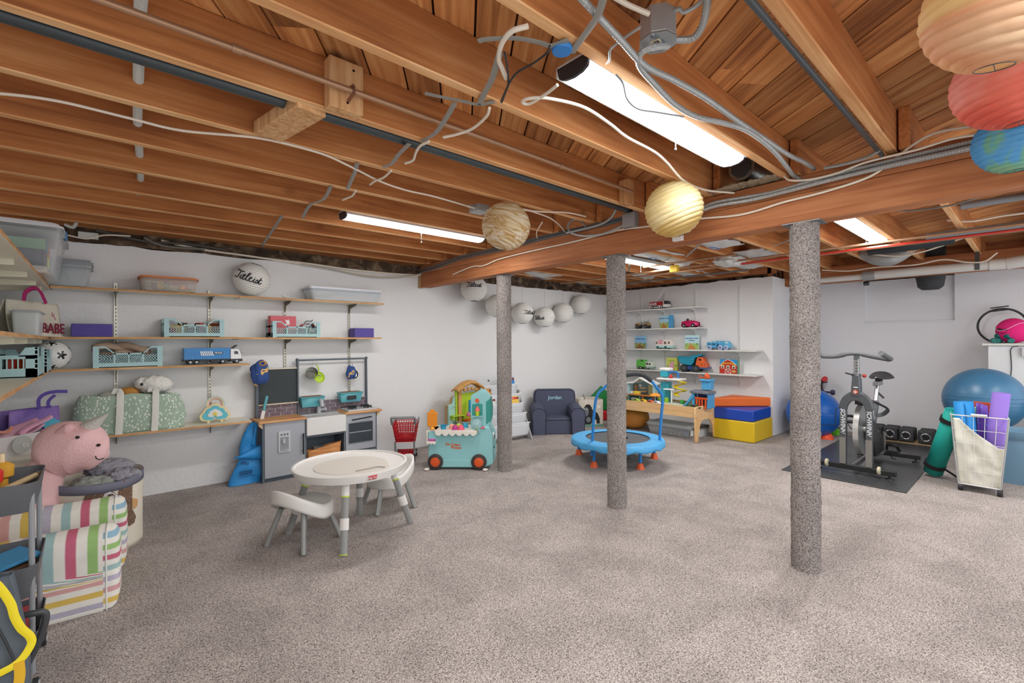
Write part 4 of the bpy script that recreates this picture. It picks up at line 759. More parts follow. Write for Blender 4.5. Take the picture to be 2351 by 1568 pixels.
# yellow-trimmed grey bag in front
b0 = pz(5, 1500, .25); t = thing('drawstring_bag', 'dark grey bag with bright yellow trim and strap, bottom left corner', 'bag', (-.31, 2.32, 0), 0); YL = mat('#e8d41e', .6)
def bagf(u, v): a = 2*pi*u; k = (abs(cos(a))**3+abs(sin(a))**3)**(-1/3); w = .17*(1-.1*abs(v-.4)); return (w*.78*k*cos(a)*(1-.3*v*v), .065*k*sin(a)*(1-.4*v*v)+.01*sin(6*a), .03+.49*v)
G().surf(bagf, 40, 16, cu=True).out('bag_body', mat('#56606a', .7, 0, .3, 60), t, solid=.004, sm=60)
tr = bez([(.02, -.08, .57), (.06, -.08, .52), (.09, -.08, .45), (.1, -.08, .4), (.115, -.08, .355), (.135, -.08, .32), (.137, -.08, .29), (.11, -.085, .25), (.06, -.09, .232), (-.1, -.09, .2)]); G().tube(tr, 1, 8, flat=(.012, .004), up=(0, 1, 0)).out('yellow_trim', YL, t)
G().tube(bez([(.11, -.09, .25), (.112, -.095, .2), (.1, -.1, .13)]), 1, 8, flat=(.014, .002), up=(0, 1, 0)).out('yellow_strap', mat('#d9ab1c', .6), t); G().tube(bez([(.03, -.082, .47), (.07, -.086, .36), (.1, -.09, .26)]), .004, 6).out('zip', DARK, t)
# ---- play kitchen
KG = mat('#5d6872', .5); KD = mat('#46525e', .5); KF = mat('#a9adb4', .42, .15, 0, 60, .02); KW = mat('#dfdedb', .4); KC = wood('counter_wood', '#bb8250', '#d39c68', '#e2b483', 0, .5, 1); TEAL = mat('#5aa6b0', .45)
KX, KY = 1.12, 4.715; t = thing('play_kitchen', 'grey wooden play kitchen with blackboard, sink and oven against the left wall', 'play kitchen', (KX, KY, 0)); D_ = .27
def part(nm, m, *bx, bev=.002, par=None): g = G(); [g.bb(*b) for b in bx]; return g.out(nm, m, par or t, bev=bev, sm=0)
part('cabinet_frame', KG, (0, .016, 0, D_, 0, .55), (.375, .39, 0, D_, 0, .55), (.757, .773, 0, D_, 0, .55), (1.1, 1.116, 0, D_, 0, .55), (0, 1.116, D_-.008, D_, .04, .55), (0, .39, .01, D_, .03, .045), (.375, 1.116, .005, D_, .09, .105), (.39, .76, .01, D_, .36, .395), (.76, 1.116, .004, D_, .15, .165))
part('plinth', KD, (.01, .38, .015, .03, 0, .035))
d_ = part('fridge_door', KF, (.018, .373, -.004, .012, .04, .548))
g = G(); g.rslab((0, 0, 0), (.1, .15), .012, 0, .2); dm = G(Matrix.Translation((.185, -.004, .36)) @ Matrix.Rotation(pi/2, 4, 'X')).rslab((0, 0, 0), (.105, .2), .012, 0, .15).out('ice_dispenser', mat('#c3c5c9', .4), d_, bev=.002)
part('dispenser_recess', mat('#8d9095', .5), (.147, .223, -.0175, -.015, .285, .405), par=d_); part('dispenser_spout', mat('#b8babd', .35), (.165, .19, -.03, -.016, .345, .39), par=d_, bev=.004)
part('dispenser_tray', mat('#a9acb0', .4), (.15, .22, -.028, -.016, .283, .292), par=d_)
for k in range(3): part('button', mat('#6f747b', .4), (.152+k*.026, .168+k*.026, -.019, -.015, .42, .438), par=d_, bev=.001)
g = G(); g.cyl((.35, -.035, .22), (.35, -.035, .42), .007, n=10); g.cyl((.35, -.035, .25), (.35, 0, .25), .004); g.cyl((.35, -.035, .39), (.35, 0, .39), .004); g.out('handle', BLACK, d_)
for x, z in ((.03, .06), (.03, .08), (.03, .53)): G().ball((x, -.005, z), .004, 8, 6).out('screw', STEEL, d_)
part('worktop', KC, (-.035, .38, -.03, D_+.02, .55, .57), bev=.004); part('worktop', KC, (.765, 1.165, -.03, D_+.02, .55, .57), bev=.004)
for x in (0, 1.116): s = -1 if x == 0 else 1; g = G(); g.prism([(x, .55), (x+s*.035, .55), (x+s*.03, .53), (x, .5)], -.01, .01, ax='y'); g.out('corbel', mat('#d6b48c', .5), t)
g = G(); g.bb(.385, .77, -.028, .16, .385, .555); o = g.out('apron_sink', KW, t, bev=.006, sm=0)
part('sink_bowl', mat('#c7c7c4', .4), (.405, .75, .0, .15, .5545, .5565), par=o, bev=.001); part('drain_shelf', mat('#b3b6ba', .4), (.39, .765, .16, D_+.0, .545, .565))
g = G(); g.lathe([(.0, 0), (.024, 0), (.022, .015), (.02, .04), (.019, .08), (0, .085)], 18, (.575, .2, .565)); g.tube(bez([(.575, .2, .62), (.575, .2, .68), (.575, .17, .7), (.575, .12, .69), (.575, .1, .64)]), [.017]*30+[.02]*19, 12); g.cyl((.575, .2, .6), (.63, .18, .6), .01); g.ball((.635, .178, .602), .016, 10, 8); g.out('tap', mat('#b4b8bc', .35), t)
# backsplash tiles: each a piece
TI = ramp_mat('slate_tile', [(.3, '#5d505c'), (.5, '#73636e'), (.7, '#8b7a82')], ts=14, dist=2, rough=.4, scale=(1, 1, 3))
bs = part('backsplash_board', mat('#c9c6c3', .7), (.02, .375, D_-.02, D_-.01, .57, .69), (.38, 1.11, D_-.02, D_-.01, .57, .69), bev=0)
for r_ in range(3):
    z = .574+r_*.0385
    for (xa, xb) in ((.022, .373), (.4, 1.1)):
        x = xa-(.05 if r_ % 2 else 0)
        while x < xb:
            a, b = max(x, xa), min(x+.1, xb)
            if b-a > .01: G().bb(a, b-.004, D_-.026, D_-.018, z, z+.0345).out('tile', TI, bs, sm=0, bev=.001, seg=1)
            x += .104
part('post', KG, (.0, .022, D_-.05, D_, .57, .98), bev=.003); part('post', KG, (.375, .39, D_-.05, D_, .57, 1.125), bev=.003)
g = G(); g.prism([(1.1, .57), (1.1, 1.12), (1.112, 1.125), (1.115, .57)], D_-.05, D_, ax='y'); g.out('post', KG, t, bev=.003)
part('rail_ledge', mat('#e2d3bd', .5), (.02, .378, D_-.06, D_-.01, .688, .698)); part('top_ledge', mat('#e2d3bd', .5), (.02, .378, D_-.04, D_-.01, 1.03, 1.04))
part('blackboard', mat('#3a4144', .75, 0, 0, 60, .12, 9), (.02, .377, D_-.03, D_-.015, .698, 1.03), bev=0)
G().cyl((.38, D_-.03, 1.112), (1.11, D_-.03, 1.112), .009).ball((.38, D_-.03, 1.115), .017, 12, 8).ball((1.108, D_-.03, 1.115), .017, 12, 8).out('pot_rail', KG, t)
# planter boxes hung on the back
for x, w, nm in ((.505, .225, 0), (.905, .24, 1)):
    b_ = G().taper((x, D_-.07, .64 if nm == 0 else .655), (w*.85, .06), (w, .1), .1, open_top=True).out('herb_box', TEAL, t, solid=.006); part('herb_box_rim', TEAL, (x-w/2-.006, x+w/2+.006, D_-.127, D_-.015, .733+.015*nm, .742+.015*nm), par=b_); part('soil_board', mat('#7a5236', .7), (x-w*.42, x+w*.42, D_-.11, D_-.03, .72+.015*nm, .746+.015*nm), par=b_)
part('black_label', mat('#2a3034', .6), (.855, .955, D_-.123, D_-.119, .68, .722), bev=.001)
# oven
o = part('oven_door', KF, (.775, 1.1, -.006, .01, .17, .545)); part('oven_window', clear('oven_glass', '#3a4650', .45, .08), (.8, 1.065, -.0095, -.0065, .245, .455), par=o, bev=.001)
g = G(); g.bb(.803, 1.062, -.012, -.0095, .24, .247); g.bb(.803, 1.062, -.012, -.0095, .452, .458); g.bb(.797, .804, -.012, -.0095, .24, .458); g.bb(1.062, 1.068, -.012, -.0095, .24, .458); g.out('window_trim', mat('#8f9399', .4), o, sm=0)
g = G(); g.cyl((.83, -.04, .49), (1.04, -.04, .505), .007); g.cyl((.845, -.04, .49), (.845, 0, .49), .004); g.cyl((1.02, -.04, .503), (1.02, 0, .503), .004); g.out('handle', BLACK, o)
part('lower_drawer', KF, (.775, 1.1, -.004, .01, .105, .148), par=t); part('muffin_tray', mat('#9ea3a8', .35, .5), (.81, 1.05, -.03+.02, .1, .35, .362)); 
PB = mat('#7d4a8c', .5)
g = G(); g.tub((.93, .07, .25), (.2, .1), (.22, .11), .05, .003); g.out('purple_basket', PB, t); G().tube([(.82, -.005+.02, .302), (.9, .01, .306), (.93, .015, .3)], .006).tube([(.96, .015, .31), (1.0, .015, .316), (1.04, .015, .31)], .006).out('green_handle', mat('#9ad13a', .4), t)
g = G()
for i in range(3):
    for j in range(2): g.lathe([(.012, 0), (.018, .016), (.02, .016), (.014, 0)], 14, (.86+.07*i, .03+.05*j, .362))
stuff(g.out('muffin_cups', STEEL, t))
# hob
hb_ = part('hob', mat('#c2c3c4', .35), (.8, 1.12, -.005, .2, .57, .59), bev=.004); BK = mat('#23262a', .5)
for cx_, cy_ in ((.87, .06), (1.04, .06), (.91, .15), (1.05, .15)):
    g = G(); g.tube([(cx_+.04*cos(a), cy_+.035*sin(a), .603) for a in [2*pi*k/16 for k in range(16)]], .004, 6, closed=True)
    for k in range(4): a = k*pi/2+.4; g.tube([(cx_, cy_, .608), (cx_+.055*cos(a), cy_+.05*sin(a), .608), (cx_+.055*cos(a), cy_+.05*sin(a), .59)], .004, 6)
    g.cyl((cx_, cy_, .59), (cx_, cy_, .602), .012); g.out('burner_grate', BK, hb_)
# paper bag like wooden pattern basket under the sink
t2 = thing('wood_print_bag', 'wood-patterned fabric bin in the cubby under the toy sink', 'fabric bin', (KX+.57, KY+.05, .105)); WP = wood('printed_wood', '#a8683c', '#d19158', '#e6b27a', 0, .6, 1.5)
G().surf(lambda u, v: ((.155+.012*v)*(abs(cos(2*pi*u))**4+abs(sin(2*pi*u))**4)**-.25*cos(2*pi*u), .05*(abs(cos(2*pi*u))**4+abs(sin(2*pi*u))**4)**-.25*sin(2*pi*u), .002+v*(.145+.03*cos(2*pi*u+.2))), 48, 10, cu=True).out('bag_body', WP, t2, solid=.004, sm=50); G().at((.0, 0, .12), (.1, .15, 0)).bb(-.11, .11, -.03, .03, 0, .02).out('folded_paper', mat('#5f5c58', .7), t2, bev=.003)
# things on and around the kitchen
def hang(x, z0, z1, y): g = G(); g.tube(bez([(x, y-.004, z0+.01), (x+.012, y-.004, z0+.004), (x+.008, y-.006, z0-.02), (x, y-.008, z1+.01), (x-.008, y-.012, z1-.004), (x, y-.02, z1-.008)]), .0018, 6); return g
RY = KY+D_-.03
for k, (x, l) in enumerate(((1.645, 'wire hook on the pot rail holding the steel pot'), (1.685, 'wire hook on the pot rail holding the green pan'), (2.045, 'wire hook on the pot rail holding the dinosaur mitt'))): tag(hang(x, 1.12, 1.06, RY).out('wire_hook', STEEL), l, 'hook')
t = thing('toy_pot', 'small steel toy pot hanging on the left of the pot rail', 'toy pot', (1.63, RY-.03, .975), rot=(R(75), R(20), R(-20))); G().lathe([(0, -.035), (.05, -.035), (.056, -.02), (.058, .04), (.054, .04), (.052, -.03), (0, -.03)], 30).out('pot_bowl', mat('#777a74', .25, 1), t); G().tube(bez([(.058, 0, .03), (.085, 0, .035), (.1, 0, .02), (.085, 0, .0), (.058, 0, 0)]), .003).out('handle', STEEL, t)
t = thing('toy_pan', 'bright lime green toy frying pan hanging from the pot rail', 'toy pan', (1.7, RY-.045, .93), rot=(R(78), 0, R(10))); LG = mat('#b5d62a', .4); G().lathe([(0, -.01), (.048, -.01), (.056, .008), (.052, .01), (.045, -.004), (0, -.004)], 32).out('pan_disc', LG, t); G().tube(bez([(0, .052, 0), (0, .09, .008), (-.01, .13, .0)]), 1, 8, flat=(.01, .005)).out('handle', LG, t)
t = thing('toy_ladle', 'steel toy strainer hanging behind the dinosaur mitt', 'toy pan', (2.065, RY-.03, .945), rot=(R(75), 0, 0)); G().lathe([(0, -.03), (.03, -.026), (.05, -.008), (.056, .006), (.053, .006), (.045, -.01), (0, -.026)], 30).out('bowl', STEEL, t); G().tube([(0, .05, 0), (0, .12, .01)], .004).out('handle', STEEL, t)
DINO = ramp_mat('dino_print', [(.0, '#34508c'), (.57, '#34508c'), (.6, '#d8b26a'), (.66, '#d8b26a'), (.68, '#34508c'), (.74, '#5cb8bc'), (.8, '#34508c')], ts=13, detail=1, rough=.85, inter='CONSTANT')
def cap_(t, pts_r, sd):
    def fn(u, v):
        a = 2*pi*u; b = pi*v-pi/2; r = pts_r; k = 1+.25*noise.noise(V((cos(a)*cos(b)*1.6+sd, sin(a)*cos(b)*1.6, sin(b)*1.6)))+.05*sin(6*a)*cos(b); return (r[0]*cos(b)*cos(a)*k, r[1]*cos(b)*sin(a)*k, r[2]*sin(b)*k)
    G().surf(fn, 40, 22, cu=True).out('quilted_cloth', DINO, t, sm=60)
p = pY(596, 856, 4.86); t = thing('chef_hat', 'navy dinosaur-print cloth hat hooked over the blackboard corner', 'hat', p); cap_(t, (.085, .05, .115), 3); G().tube([(.02+.03*cos(2*pi*k/12), -.04, .09+.02*sin(2*pi*k/12)) for k in range(12)], .006, 6, closed=True).out('hanging_loop', mat('#b98a48', .8), t)
p = pY(806, 855, 4.9); t = thing('oven_mitt', 'small navy dinosaur-print mitt hanging from the pot rail', 'mitt', p); cap_(t, (.055, .035, .075), 9); G().ball((-.035, -.01, -.02), (.02, .02, .03), 14, 10).out('thumb', DINO, t)
t = thing('toy_spatula', 'toy spatula with a teal handle leaning before the blackboard ledge', 'toy utensil', pY(604, 950, 4.88), rot=(0, R(12), 0)); G().bb(-.016, .016, -.003, .003, -.06, .03).out('blade', KW, t, bev=.006); G().bb(-.013, .013, -.008, .008, .03, .17).out('handle', TEAL, t, bev=.006)
# blue non-woven bag hanging at the kitchen's left side
t = thing('blue_shopping_bag', 'bright blue nonwoven bag hanging beside the play kitchen', 'bag', (1.02, 4.83, 0), 0); BB = mat('#2a8fd6', .6, 0, .25, 25, .1, 10)
def bg(u, v):
    z = .003+.55*v; w = .13*(1-v)**.95+.024; c = .045*v; wob = .02*noise.noise(V((u*4, v*6, 2)))
    a = 2*pi*u; return (c+w*cos(a)*(1+.15*sin(9*v))+.02*sin(7*v), .035*sin(a)*(.6+.5*(1-v))+wob*1.2, z)
G().surf(bg, 40, 30, cu=True).out('bag_body', BB, t, sm=50)
g = G(); g.surf(lambda u, v: (-.12+.26*u, -.05-.02*sin(pi*v)-.01*sin(6*u), .26+.1*u*(2*v-1)*.8+.02*u), 16, 8); g.out('tied_sleeve', BB, t, solid=.004)
g = G(); g.surf(lambda u, v: (.04+.012*(v-.5)*2+.03*u, -.03-.02*u, .34+.22*u), 10, 5); g.out('handle', BB, t, solid=.004)
IK = mat('#16305a', .7); lettering('Sho', .045, IK, t, M=FRONT(-.03, -.047, .2, R(20)), ext=.0004, shear=.3); g = G()
for k in range(9): g.bb(-.07+.012*k, -.065+.012*k, -.047, -.046, .09, .13)
g.bb(-.07, .06, -.047, -.046, .075, .078); stuff(g.out('barcode_print', IK, t))
# ---- toddler table and two chairs
PW = mat('#dcdad6', .35, 0, 0, 60, .01); PG = mat('#8f918f', .4); PLM = mat('#b8cf3a', .5); PBG = mat('#cfc9c0', .5)
th = .465; tc_ = pz(806, 1068, th-.02); t = thing('toddler_table', 'round white toddler table with a beige inlay and grey legs', 'table', (tc_.x, tc_.y, 0), 0)
Rt_ = .375
G().lathe([(0, th-.06), (Rt_*.86, th-.06), (Rt_*.95, th-.05), (Rt_*.985, th-.02), (Rt_, th), (Rt_*.965, th+.002), (Rt_*.95, th-.012), (Rt_*.7, th-.02), (0, th-.022)], 72).out('tabletop', PW, t)
vr = atan2(-_r.y, -_r.x)
def ov(s=1): 
    P = []
    for k in range(60):
        a = 2*pi*k/60; r = .235*(1+.22*max(0, cos(a-(-.35)))**14); P.append((s*r*cos(a+atan2(_r.y, _r.x))*1.03, s*r*sin(a+atan2(_r.y, _r.x))))
    return P
G().prism(ov(), th-.03, th-.0165).out('beige_inlay', PBG, t, bev=.001)
rx = V((_r.x, _r.y, 0)); fy = V((_f.x, _f.y, 0))
G().tube(bez([rx*.09-fy*.17+V((0, 0, th-.015)), rx*.15-fy*.12+V((0, 0, th-.015)), rx*.2-fy*.07+V((0, 0, th-.015)), rx*.255-fy*.08+V((0, 0, th-.015))]), .006, 8).out('groove', mat('#9c958c', .6), t)
q = rx*.24-fy*.293; lb = G(); aa = atan2(q.y, q.x); 
for i in range(6): a0_, a1_ = aa-.075+.15*i/6, aa-.075+.15*(i+1)/6; lb.add([((Rt_*.99)*cos(a0_), (Rt_*.99)*sin(a0_), th-.034), (Rt_*.99*cos(a1_), Rt_*.99*sin(a1_), th-.034), (Rt_*1.003*cos(a1_), Rt_*1.003*sin(a1_), th-.008), (Rt_*1.003*cos(a0_), Rt_*1.003*sin(a0_), th-.008)], [(0, 1, 2, 3)])
lb.out('red_label', mat('#c8414a', .5), t, solid=.002)
def curved(s, size, m, parent, R0, ang0, z, **k): return lettering(s, size, m, parent, fn=lambda x, y, zz: ((R0+zz)*cos(ang0+x/R0), (R0+zz)*sin(ang0+x/R0), z+y), **k)
curved('skip hop', .02, WHITE, t, Rt_*1.003+.001, aa, th-.022, ext=.0005)
for k, p in enumerate((pz(788, 1276), pz(943, 1201), pz(826, 1181), pz(660, 1226))):
    foot = p-V((tc_.x, tc_.y, 0)); foot = foot*(1.0); top = foot.normalized()*.27; top.z = th-.06; mid = top+(foot-top)*.52; e_ = 2.2
    l = G().tube([top+(foot-top)*.2, foot], 1, 10, flat=(.024, .016)).out('leg', PG, t)
    G().tube([top, top+(foot-top)*.2], 1, 10, flat=(.026, .018)).out('leg_socket', PW, l); G().tube([top+(foot-top)*.19, top+(foot-top)*.21], 1, 10, flat=(.027, .019)).out('lime_ring', PLM, l); G().tube([top+(foot-top)*.5, top+(foot-top)*.66], 1, 10, flat=(.029, .021)).out('height_collar', PW, l)
    if k == 0: G().tube([foot*.985+V((0, 0, .012)), foot], 1, 10, flat=(.025, .017)).out('lime_foot', PLM, l)
def tchair(label, loc, rz):
    """local front -y; seat with a low wrap-around back"""
    t = thing('toddler_chair', label, 'chair', loc, rz, group='toddler chairs'); h = .25
    def fn(u, v):
        a = 2*pi*u; back = max(0, sin(a)); r = .165*(.45+.55*v) if v < .99 else .165; r = .165*(v**.6)
        rim = v**4; lift = (.115*back**1.3-.03*(1-back)*(1 if sin(a) < 0 else .4)*0 )*rim; dip = -.045*max(0, cos(a)**6)*rim
        return (r*cos(a)*(1.08+.05*rim), r*sin(a)*.98+.03*back*rim, h+.012*v*v+lift+dip*0)
    g = G(); g.surf(fn, 56, 14, cu=True); g.surf(lambda u, v: (lambda p, q: (p[0]*(1+.02*sin(pi*v)), p[1]*(1+.02*sin(pi*v)), p[2]-(.015+.07)*v))(fn(u, 1), 0), 56, 6, cu=True); g.out('seat_shell', PW, t, solid=.009, sm=60)
    for sx in (-1, 1):
        for sy in (-1, 1): l = G().tube([(sx*.1, sy*.09, h-.02), (sx*.165, sy*.15, .002)], 1, 10, flat=(.023, .017)).out('leg', PG, t)
    return t
f1 = [pz(722, 1286), pz(629, 1275)]; c1 = pz(706, 1240); tchair('white toddler chair with grey legs, front left of the round table', (c1.x-.02, c1.y+.0, 0), R(10+180+0) if False else atan2(-_f.x, _f.y)+pi+R(-25))
c2 = pz(893, 1160); tchair('white toddler chair with grey legs, behind the round table on the right', (c2.x, c2.y, 0), atan2(-_f.x, _f.y)+R(-55))
# ---- toy shopping cart
t = thing('toy_shopping_cart', 'red toy shopping cart with grey handle beside the play kitchen', 'toy cart', (2.53, 4.62, 0), R(-35)); RD = mat('#c0202a', .4); 
def basket_side(g, a, b, c, d__, nx=9, nz=5, w=.006):
    a, b, c, d__ = map(V, (a, b, c, d__))
    for i in range(nx+1): u = i/nx; g.tube([a+(b-a)*u, d__+(c-d__)*u], w*.75, 5)
    for j in range(nz+1): v = j/nz; g.tube([a+(d__-a)*v, b+(c-b)*v], w, 5)
b0 = [(-.09, -.13, .22), (.09, -.13, .22), (.09, .12, .17), (-.09, .12, .17)]; b1 = [(-.125, -.17, .43), (.125, -.17, .43), (.125, .2, .4), (-.125, .2, .4)]
for k in range(4):
    j = (k+1) % 4; g = G(); basket_side(g, b0[k], b0[j], b1[j], b1[k]); o = g.out('basket_side', RD, t)
g = G(); g.add([b0[0], b0[1], b0[2], b0[3]], [(0, 1, 2, 3)]); g.out('basket_floor', RD, t, solid=.004)
g = G(); g.add([tuple(V(b0[0])*.98+V(b1[0])*.02), tuple(V(b0[1])*.98+V(b1[1])*.02), tuple(V(b0[1])*.55+V(b1[1])*.45), tuple(V(b0[0])*.55+V(b1[0])*.45)], [(0, 1, 2, 3)]); g.out('front_plate', RD, t, solid=.004)
CGY = mat('#7f8385', .45)
for s in (-1, 1):
    G().tube(bez([(s*.125, .2, .42), (s*.128, .0, .43), (s*.12, -.2, .42), (s*.12, -.27, .5)]), .011, 8).out('arm', CGY, t); G().tube([(s*.1, -.12, .22), (s*.1, -.1, .07), (s*.1, .14, .06)], .01, 8).out('frame_rail', CGY, t)
    for y in (-.13, .13): wheel(t, s*.1, y, .042, .042, .022, BLACK, STEEL, .5, 'x')
G().tube([(-.12, -.27, .5), (.12, -.27, .5)], .014, 10).out('handle_bar', CGY, t); g = G(); basket_side(g, (-.09, -.1, .075), (.09, -.1, .075), (.09, .14, .075), (-.09, .14, .075), 5, 6, .005); g.out('lower_rack', RD, t)
# ---- ice cream truck stand
TQ = mat('#8fc7ca', .45, 0, .1, 30, .03, 4); TQD = mat('#2f9488', .5); OFW = mat('#e3ddd2', .45); ORG = mat('#e08a22', .45); ORR = mat('#d8541e', .45)
pl, prr = pz(984, 1077), pz(1112, 1077); ux = V((1, 0, 0))
tw = .66; t = thing('ice_cream_truck', 'turquoise plastic ice cream truck play stand with orange-hub wheels', 'play stand', (2.49, 4.09, 0), R(-44))
g = G(); g.prism([(0, .02), (.56, .02), (.66, .06), (.66, .34), (.62, .43), (.5, .44), (.5, .4), (0, .4)], .0, .3, ax='y'); g.out('truck_body', TQ, t, bev=.012, seg=3, sm=0)
g = G(); g.bb(.0, .58, -.006, 0, .03, .1); g.out('lower_skirt', TQ, t, bev=.003)
g = G(); g.prism([(.43, .4), (.43, .74), (.46, .755), (.52, .79), (.56, .785), (.62, .72), (.635, .62), (.63, .46), (.6, .4)], .03, .27, ax='y'); o = g.out('cab_tower', TQ, t, bev=.01, seg=3, sm=0)
g = G(); g.prism([(.585, .45), (.585, .68), (.625, .71), (.638, .6), (.632, .49)], .028, .272, ax='y'); g.out('side_window', TQD, t, sm=0)
part('display_niche', TQD, (.445, .55, .022, .029, .545, .66), par=t); part('niche_sill', TQ, (.44, .555, .005, .03, .53, .542), par=t)
G().lathe([(0, -.004), (.02, -.004), (.02, .01), (0, .01)], 24, (.497, .022, .695), axis='y').out('red_button', ORR, t); G().ball((.495, .012, .46), .05, 28, 18).out('gumball_globe', clear('globe', '#cfe6ea', .3, .05), t); part('globe_base', TQ, (.465, .525, -.02, .03, .385, .42), par=t, bev=.008)
G().lathe([(0, -.002), (.022, -.002), (.022, .002), (0, .002)], 24, (.495, -.022, .395), axis='y').out('chute', mat('#8f9a80', .6), t); G().lathe([(0, 0), (.02, .002), (.024, .008), (.018, .012), (0, .013)], 18, (.495, .012, .415)).out('gum', mat('#c5cf62', .4), t)
G().tube([(.535, -.01, .42), (.56, -.01, .43), (.56, -.01, .445)], .006).ball((.565, -.01, .425), .011, 10, 8).out('lever', mat('#e0606a', .4), t)
g = G(); g.bb(.08, .47, -.05, .28, .38, .405)
def scallop(x0, x1, y, z, n, dz=.025, hh=.03):
    P = [(x1, z), (x0, z)]
    for k in range(n*8+1): u = k/(n*8); P.append((x0+(x1-x0)*u, z-hh-dz*abs(sin(pi*n*u))))
    return P
g.prism(scallop(.08, .5, 0, .405, 6), -.06, -.05, ax='y'); g.out('counter_awning', OFW, t, bev=.003, sm=30)
g = G(); g.bb(0, .085, 0, .2, .375, .40); g.out('side_counter', OFW, t, bev=.004); g = G(); g.bb(-.01, .08, -.04, .16, .275, .29); g.prism(scallop(-.01, .085, 0, .285, 3, .012, .012), -.045, -.04, ax='y'); g.bb(-.01, 0, -.04, .16, .28, .4); g.out('lower_counter', OFW, t, bev=.003, sm=30)
G().lathe([(0, 0), (.04, 0), (.045, .008), (.04, .018), (0, .02)], 28, (.04, .02, .292)).out('pink_ring', mat('#c04a9c', .4), t); G().cyl((.04, .02, .31), (.04, .02, .4), .013).out('orange_stem', ORR, t)
sg = G().rslab((0, 0, 0), (.1, .15), .02, 0, .25); sg = G(Matrix.Translation((.04, .03, .505)) @ Matrix.Rotation(pi/2, 4, 'X')).rslab((0, 0, 0), (.1, .15), .022, 0, .25).out('popsicle_sign', ORG, t, bev=.004); part('popsicle_back', mat('#cf5a74', .4), (-.005, .085, .031, .04, .435, .575), par=sg, bev=.006); part('popsicle_stick', ORG, (.018, .062, .008, .03, .575, .605), par=sg, bev=.006); G().lathe([(.012, .028), (.03, 0), (0, 0)][::-1], 18, (.04, .02, .405)).out('cone_foot', mat('#e39a34', .4), sg)
for x, y in ((.075, 0), (.515, 0)): o = wheel(t, x, -.012, .082, .078, .03, mat('#3a2f2e', .6), ORR, .66)
for x in (-.01, .58): G().ball((x, -.03, .012), (.028, .035, .012), 16, 8).out('foot', OFW, t)
g = G(); g.ball((.655, .06, .33), (.014, .034, .04), 18, 12); g.out('headlight_eye', WHITE, t); G().ball((.666, .058, .325), (.008, .016, .022), 14, 10).out('pupil', mat('#2a2f48', .2), t); g = G(); g.tube(bez([(.663, .04, .24), (.664, .1, .2), (.664, .2, .2), (.663, .26, .24)]), .006); g.tube([(.662, .03, .12), (.662, .27, .12)], .008); g.out('bumper_line', mat('#7fb8bb', .5), t)
MO = mat('#d8642c', .5); lettering('Ice Cream', .036, MO, t, M=FRONT(.25, -.0012, .255, R(4)), ext=.0008, shear=.25, bold=.0012); lettering('Shoppe', .036, MO, t, M=FRONT(.28, -.0012, .225, R(4)), ext=.0008, shear=.25, bold=.0012)
Mt = t.matrix_basis.copy()
from mathutils import Euler
def onT(x, y, z): return Matrix.LocRotScale(V((2.49, 4.09, 0)), Euler((0, 0, R(-44))), None) @ V((x, y, z))
t = thing('toy_cup', 'small blue toy cup with a handle on the truck counter', 'toy cup', onT(.15, .03, .405)); G().lathe([(0, 0), (.025, 0), (.03, .04), (.032, .042), (.027, .04), (.023, .004), (0, .004)], 20).out('cup_body', mat('#1f8fb8', .4), t); G().tube([(.03, 0, .03), (.045, -.01, .035), (.06, -.015, .045)], .006).out('handle', mat('#1f8fb8', .4), t)
for k, (x, y, c, l) in enumerate(((.235, .05, '#eaa686', 'peach toy ice cream scoop on the truck counter'), (.275, .0, '#b83a84', 'magenta toy ice cream scoop on the truck counter'), (.3, .09, '#c8cf4a', 'yellow-green toy ice cream scoop behind the magenta one'), (.335, .0, '#e85a78', 'pink toy ice cream scoop beside the tower'), (.36, .12, '#2f9fc0', 'blue toy ice cream scoop at the back of the counter'))):
    q = thing('toy_scoop', l, 'toy scoop', onT(x, y, .405), group='toy ice cream scoops'); G().lathe([(.033, 0), (.034, .006), (.028, .012), (.029, .02), (.025, .035), (.014, .046), (0, .05)], 20).out('scoop_ball', mat(c, .5), q); G().lathe([(0, 0), (.036, 0), (.036, .004), (0, .004)], 20).out('scoop_rim', mat(c, .45), q)
t = thing('toy_milkshake', 'toy sundae cup with pink top and lime base in the truck niche', 'toy cup', onT(.5, .01, .542)); G().lathe([(0, 0), (.018, 0), (.024, .05), (0, .05)], 20).out('cup_body', mat('#b9cf3c', .4), t); G().lathe([(.026, .05), (.026, .06), (.018, .075), (.01, .09), (0, .1)], 18).out('whipped_top', mat('#e5696a', .5), t)
# ---- farm-stand play kitchen behind the truck
t = thing('garden_kitchen', 'toddler garden play kitchen with a tan arched canopy behind the truck', 'play stand', (3.15, 4.62, 0), 0, sc=.84); TN = mat('#cf9c58', .5); GN = mat('#a9c824', .45); GT = mat('#a3cbc0', .5)
g = G(); P = [(0, 0), (.26, 0), (.26, .62), (.2, .64), (.18, .72), (.13, .75), (.09, .72), (.07, .64), (0, .62)]; g.prism(P, .1, .14, ax='y'); g.out('back_panel', GT, t, bev=.006); g = G(); g.prism([(x-.02, z-.004) for x, z in P], .14, .17, ax='y'); g.out('back_panel_edge', mat('#b28a5c', .5), t, bev=.004)
G().tube([(.02, .095, .57), (.07, .09, .6), (.13, .09, .61), (.19, .09, .6), (.24, .095, .57)], .006).out('arch_moulding', GT, t)
g = G(); g.bb(.02, .26, .01, .1, .46, .475); g.bb(.03, .05, .02, .1, .41, .46); g.bb(.21, .23, .02, .1, .42, .46); g.out('green_shelf', GN, t, bev=.004)
for x in (.15, .49): G().bb(x, x+.055, .06, .12, .0, .85).out('post', TN, t, bev=.006)
G().bb(.115, .142, .08, .12, .0, .84).out('green_post', GN, t, bev=.005)
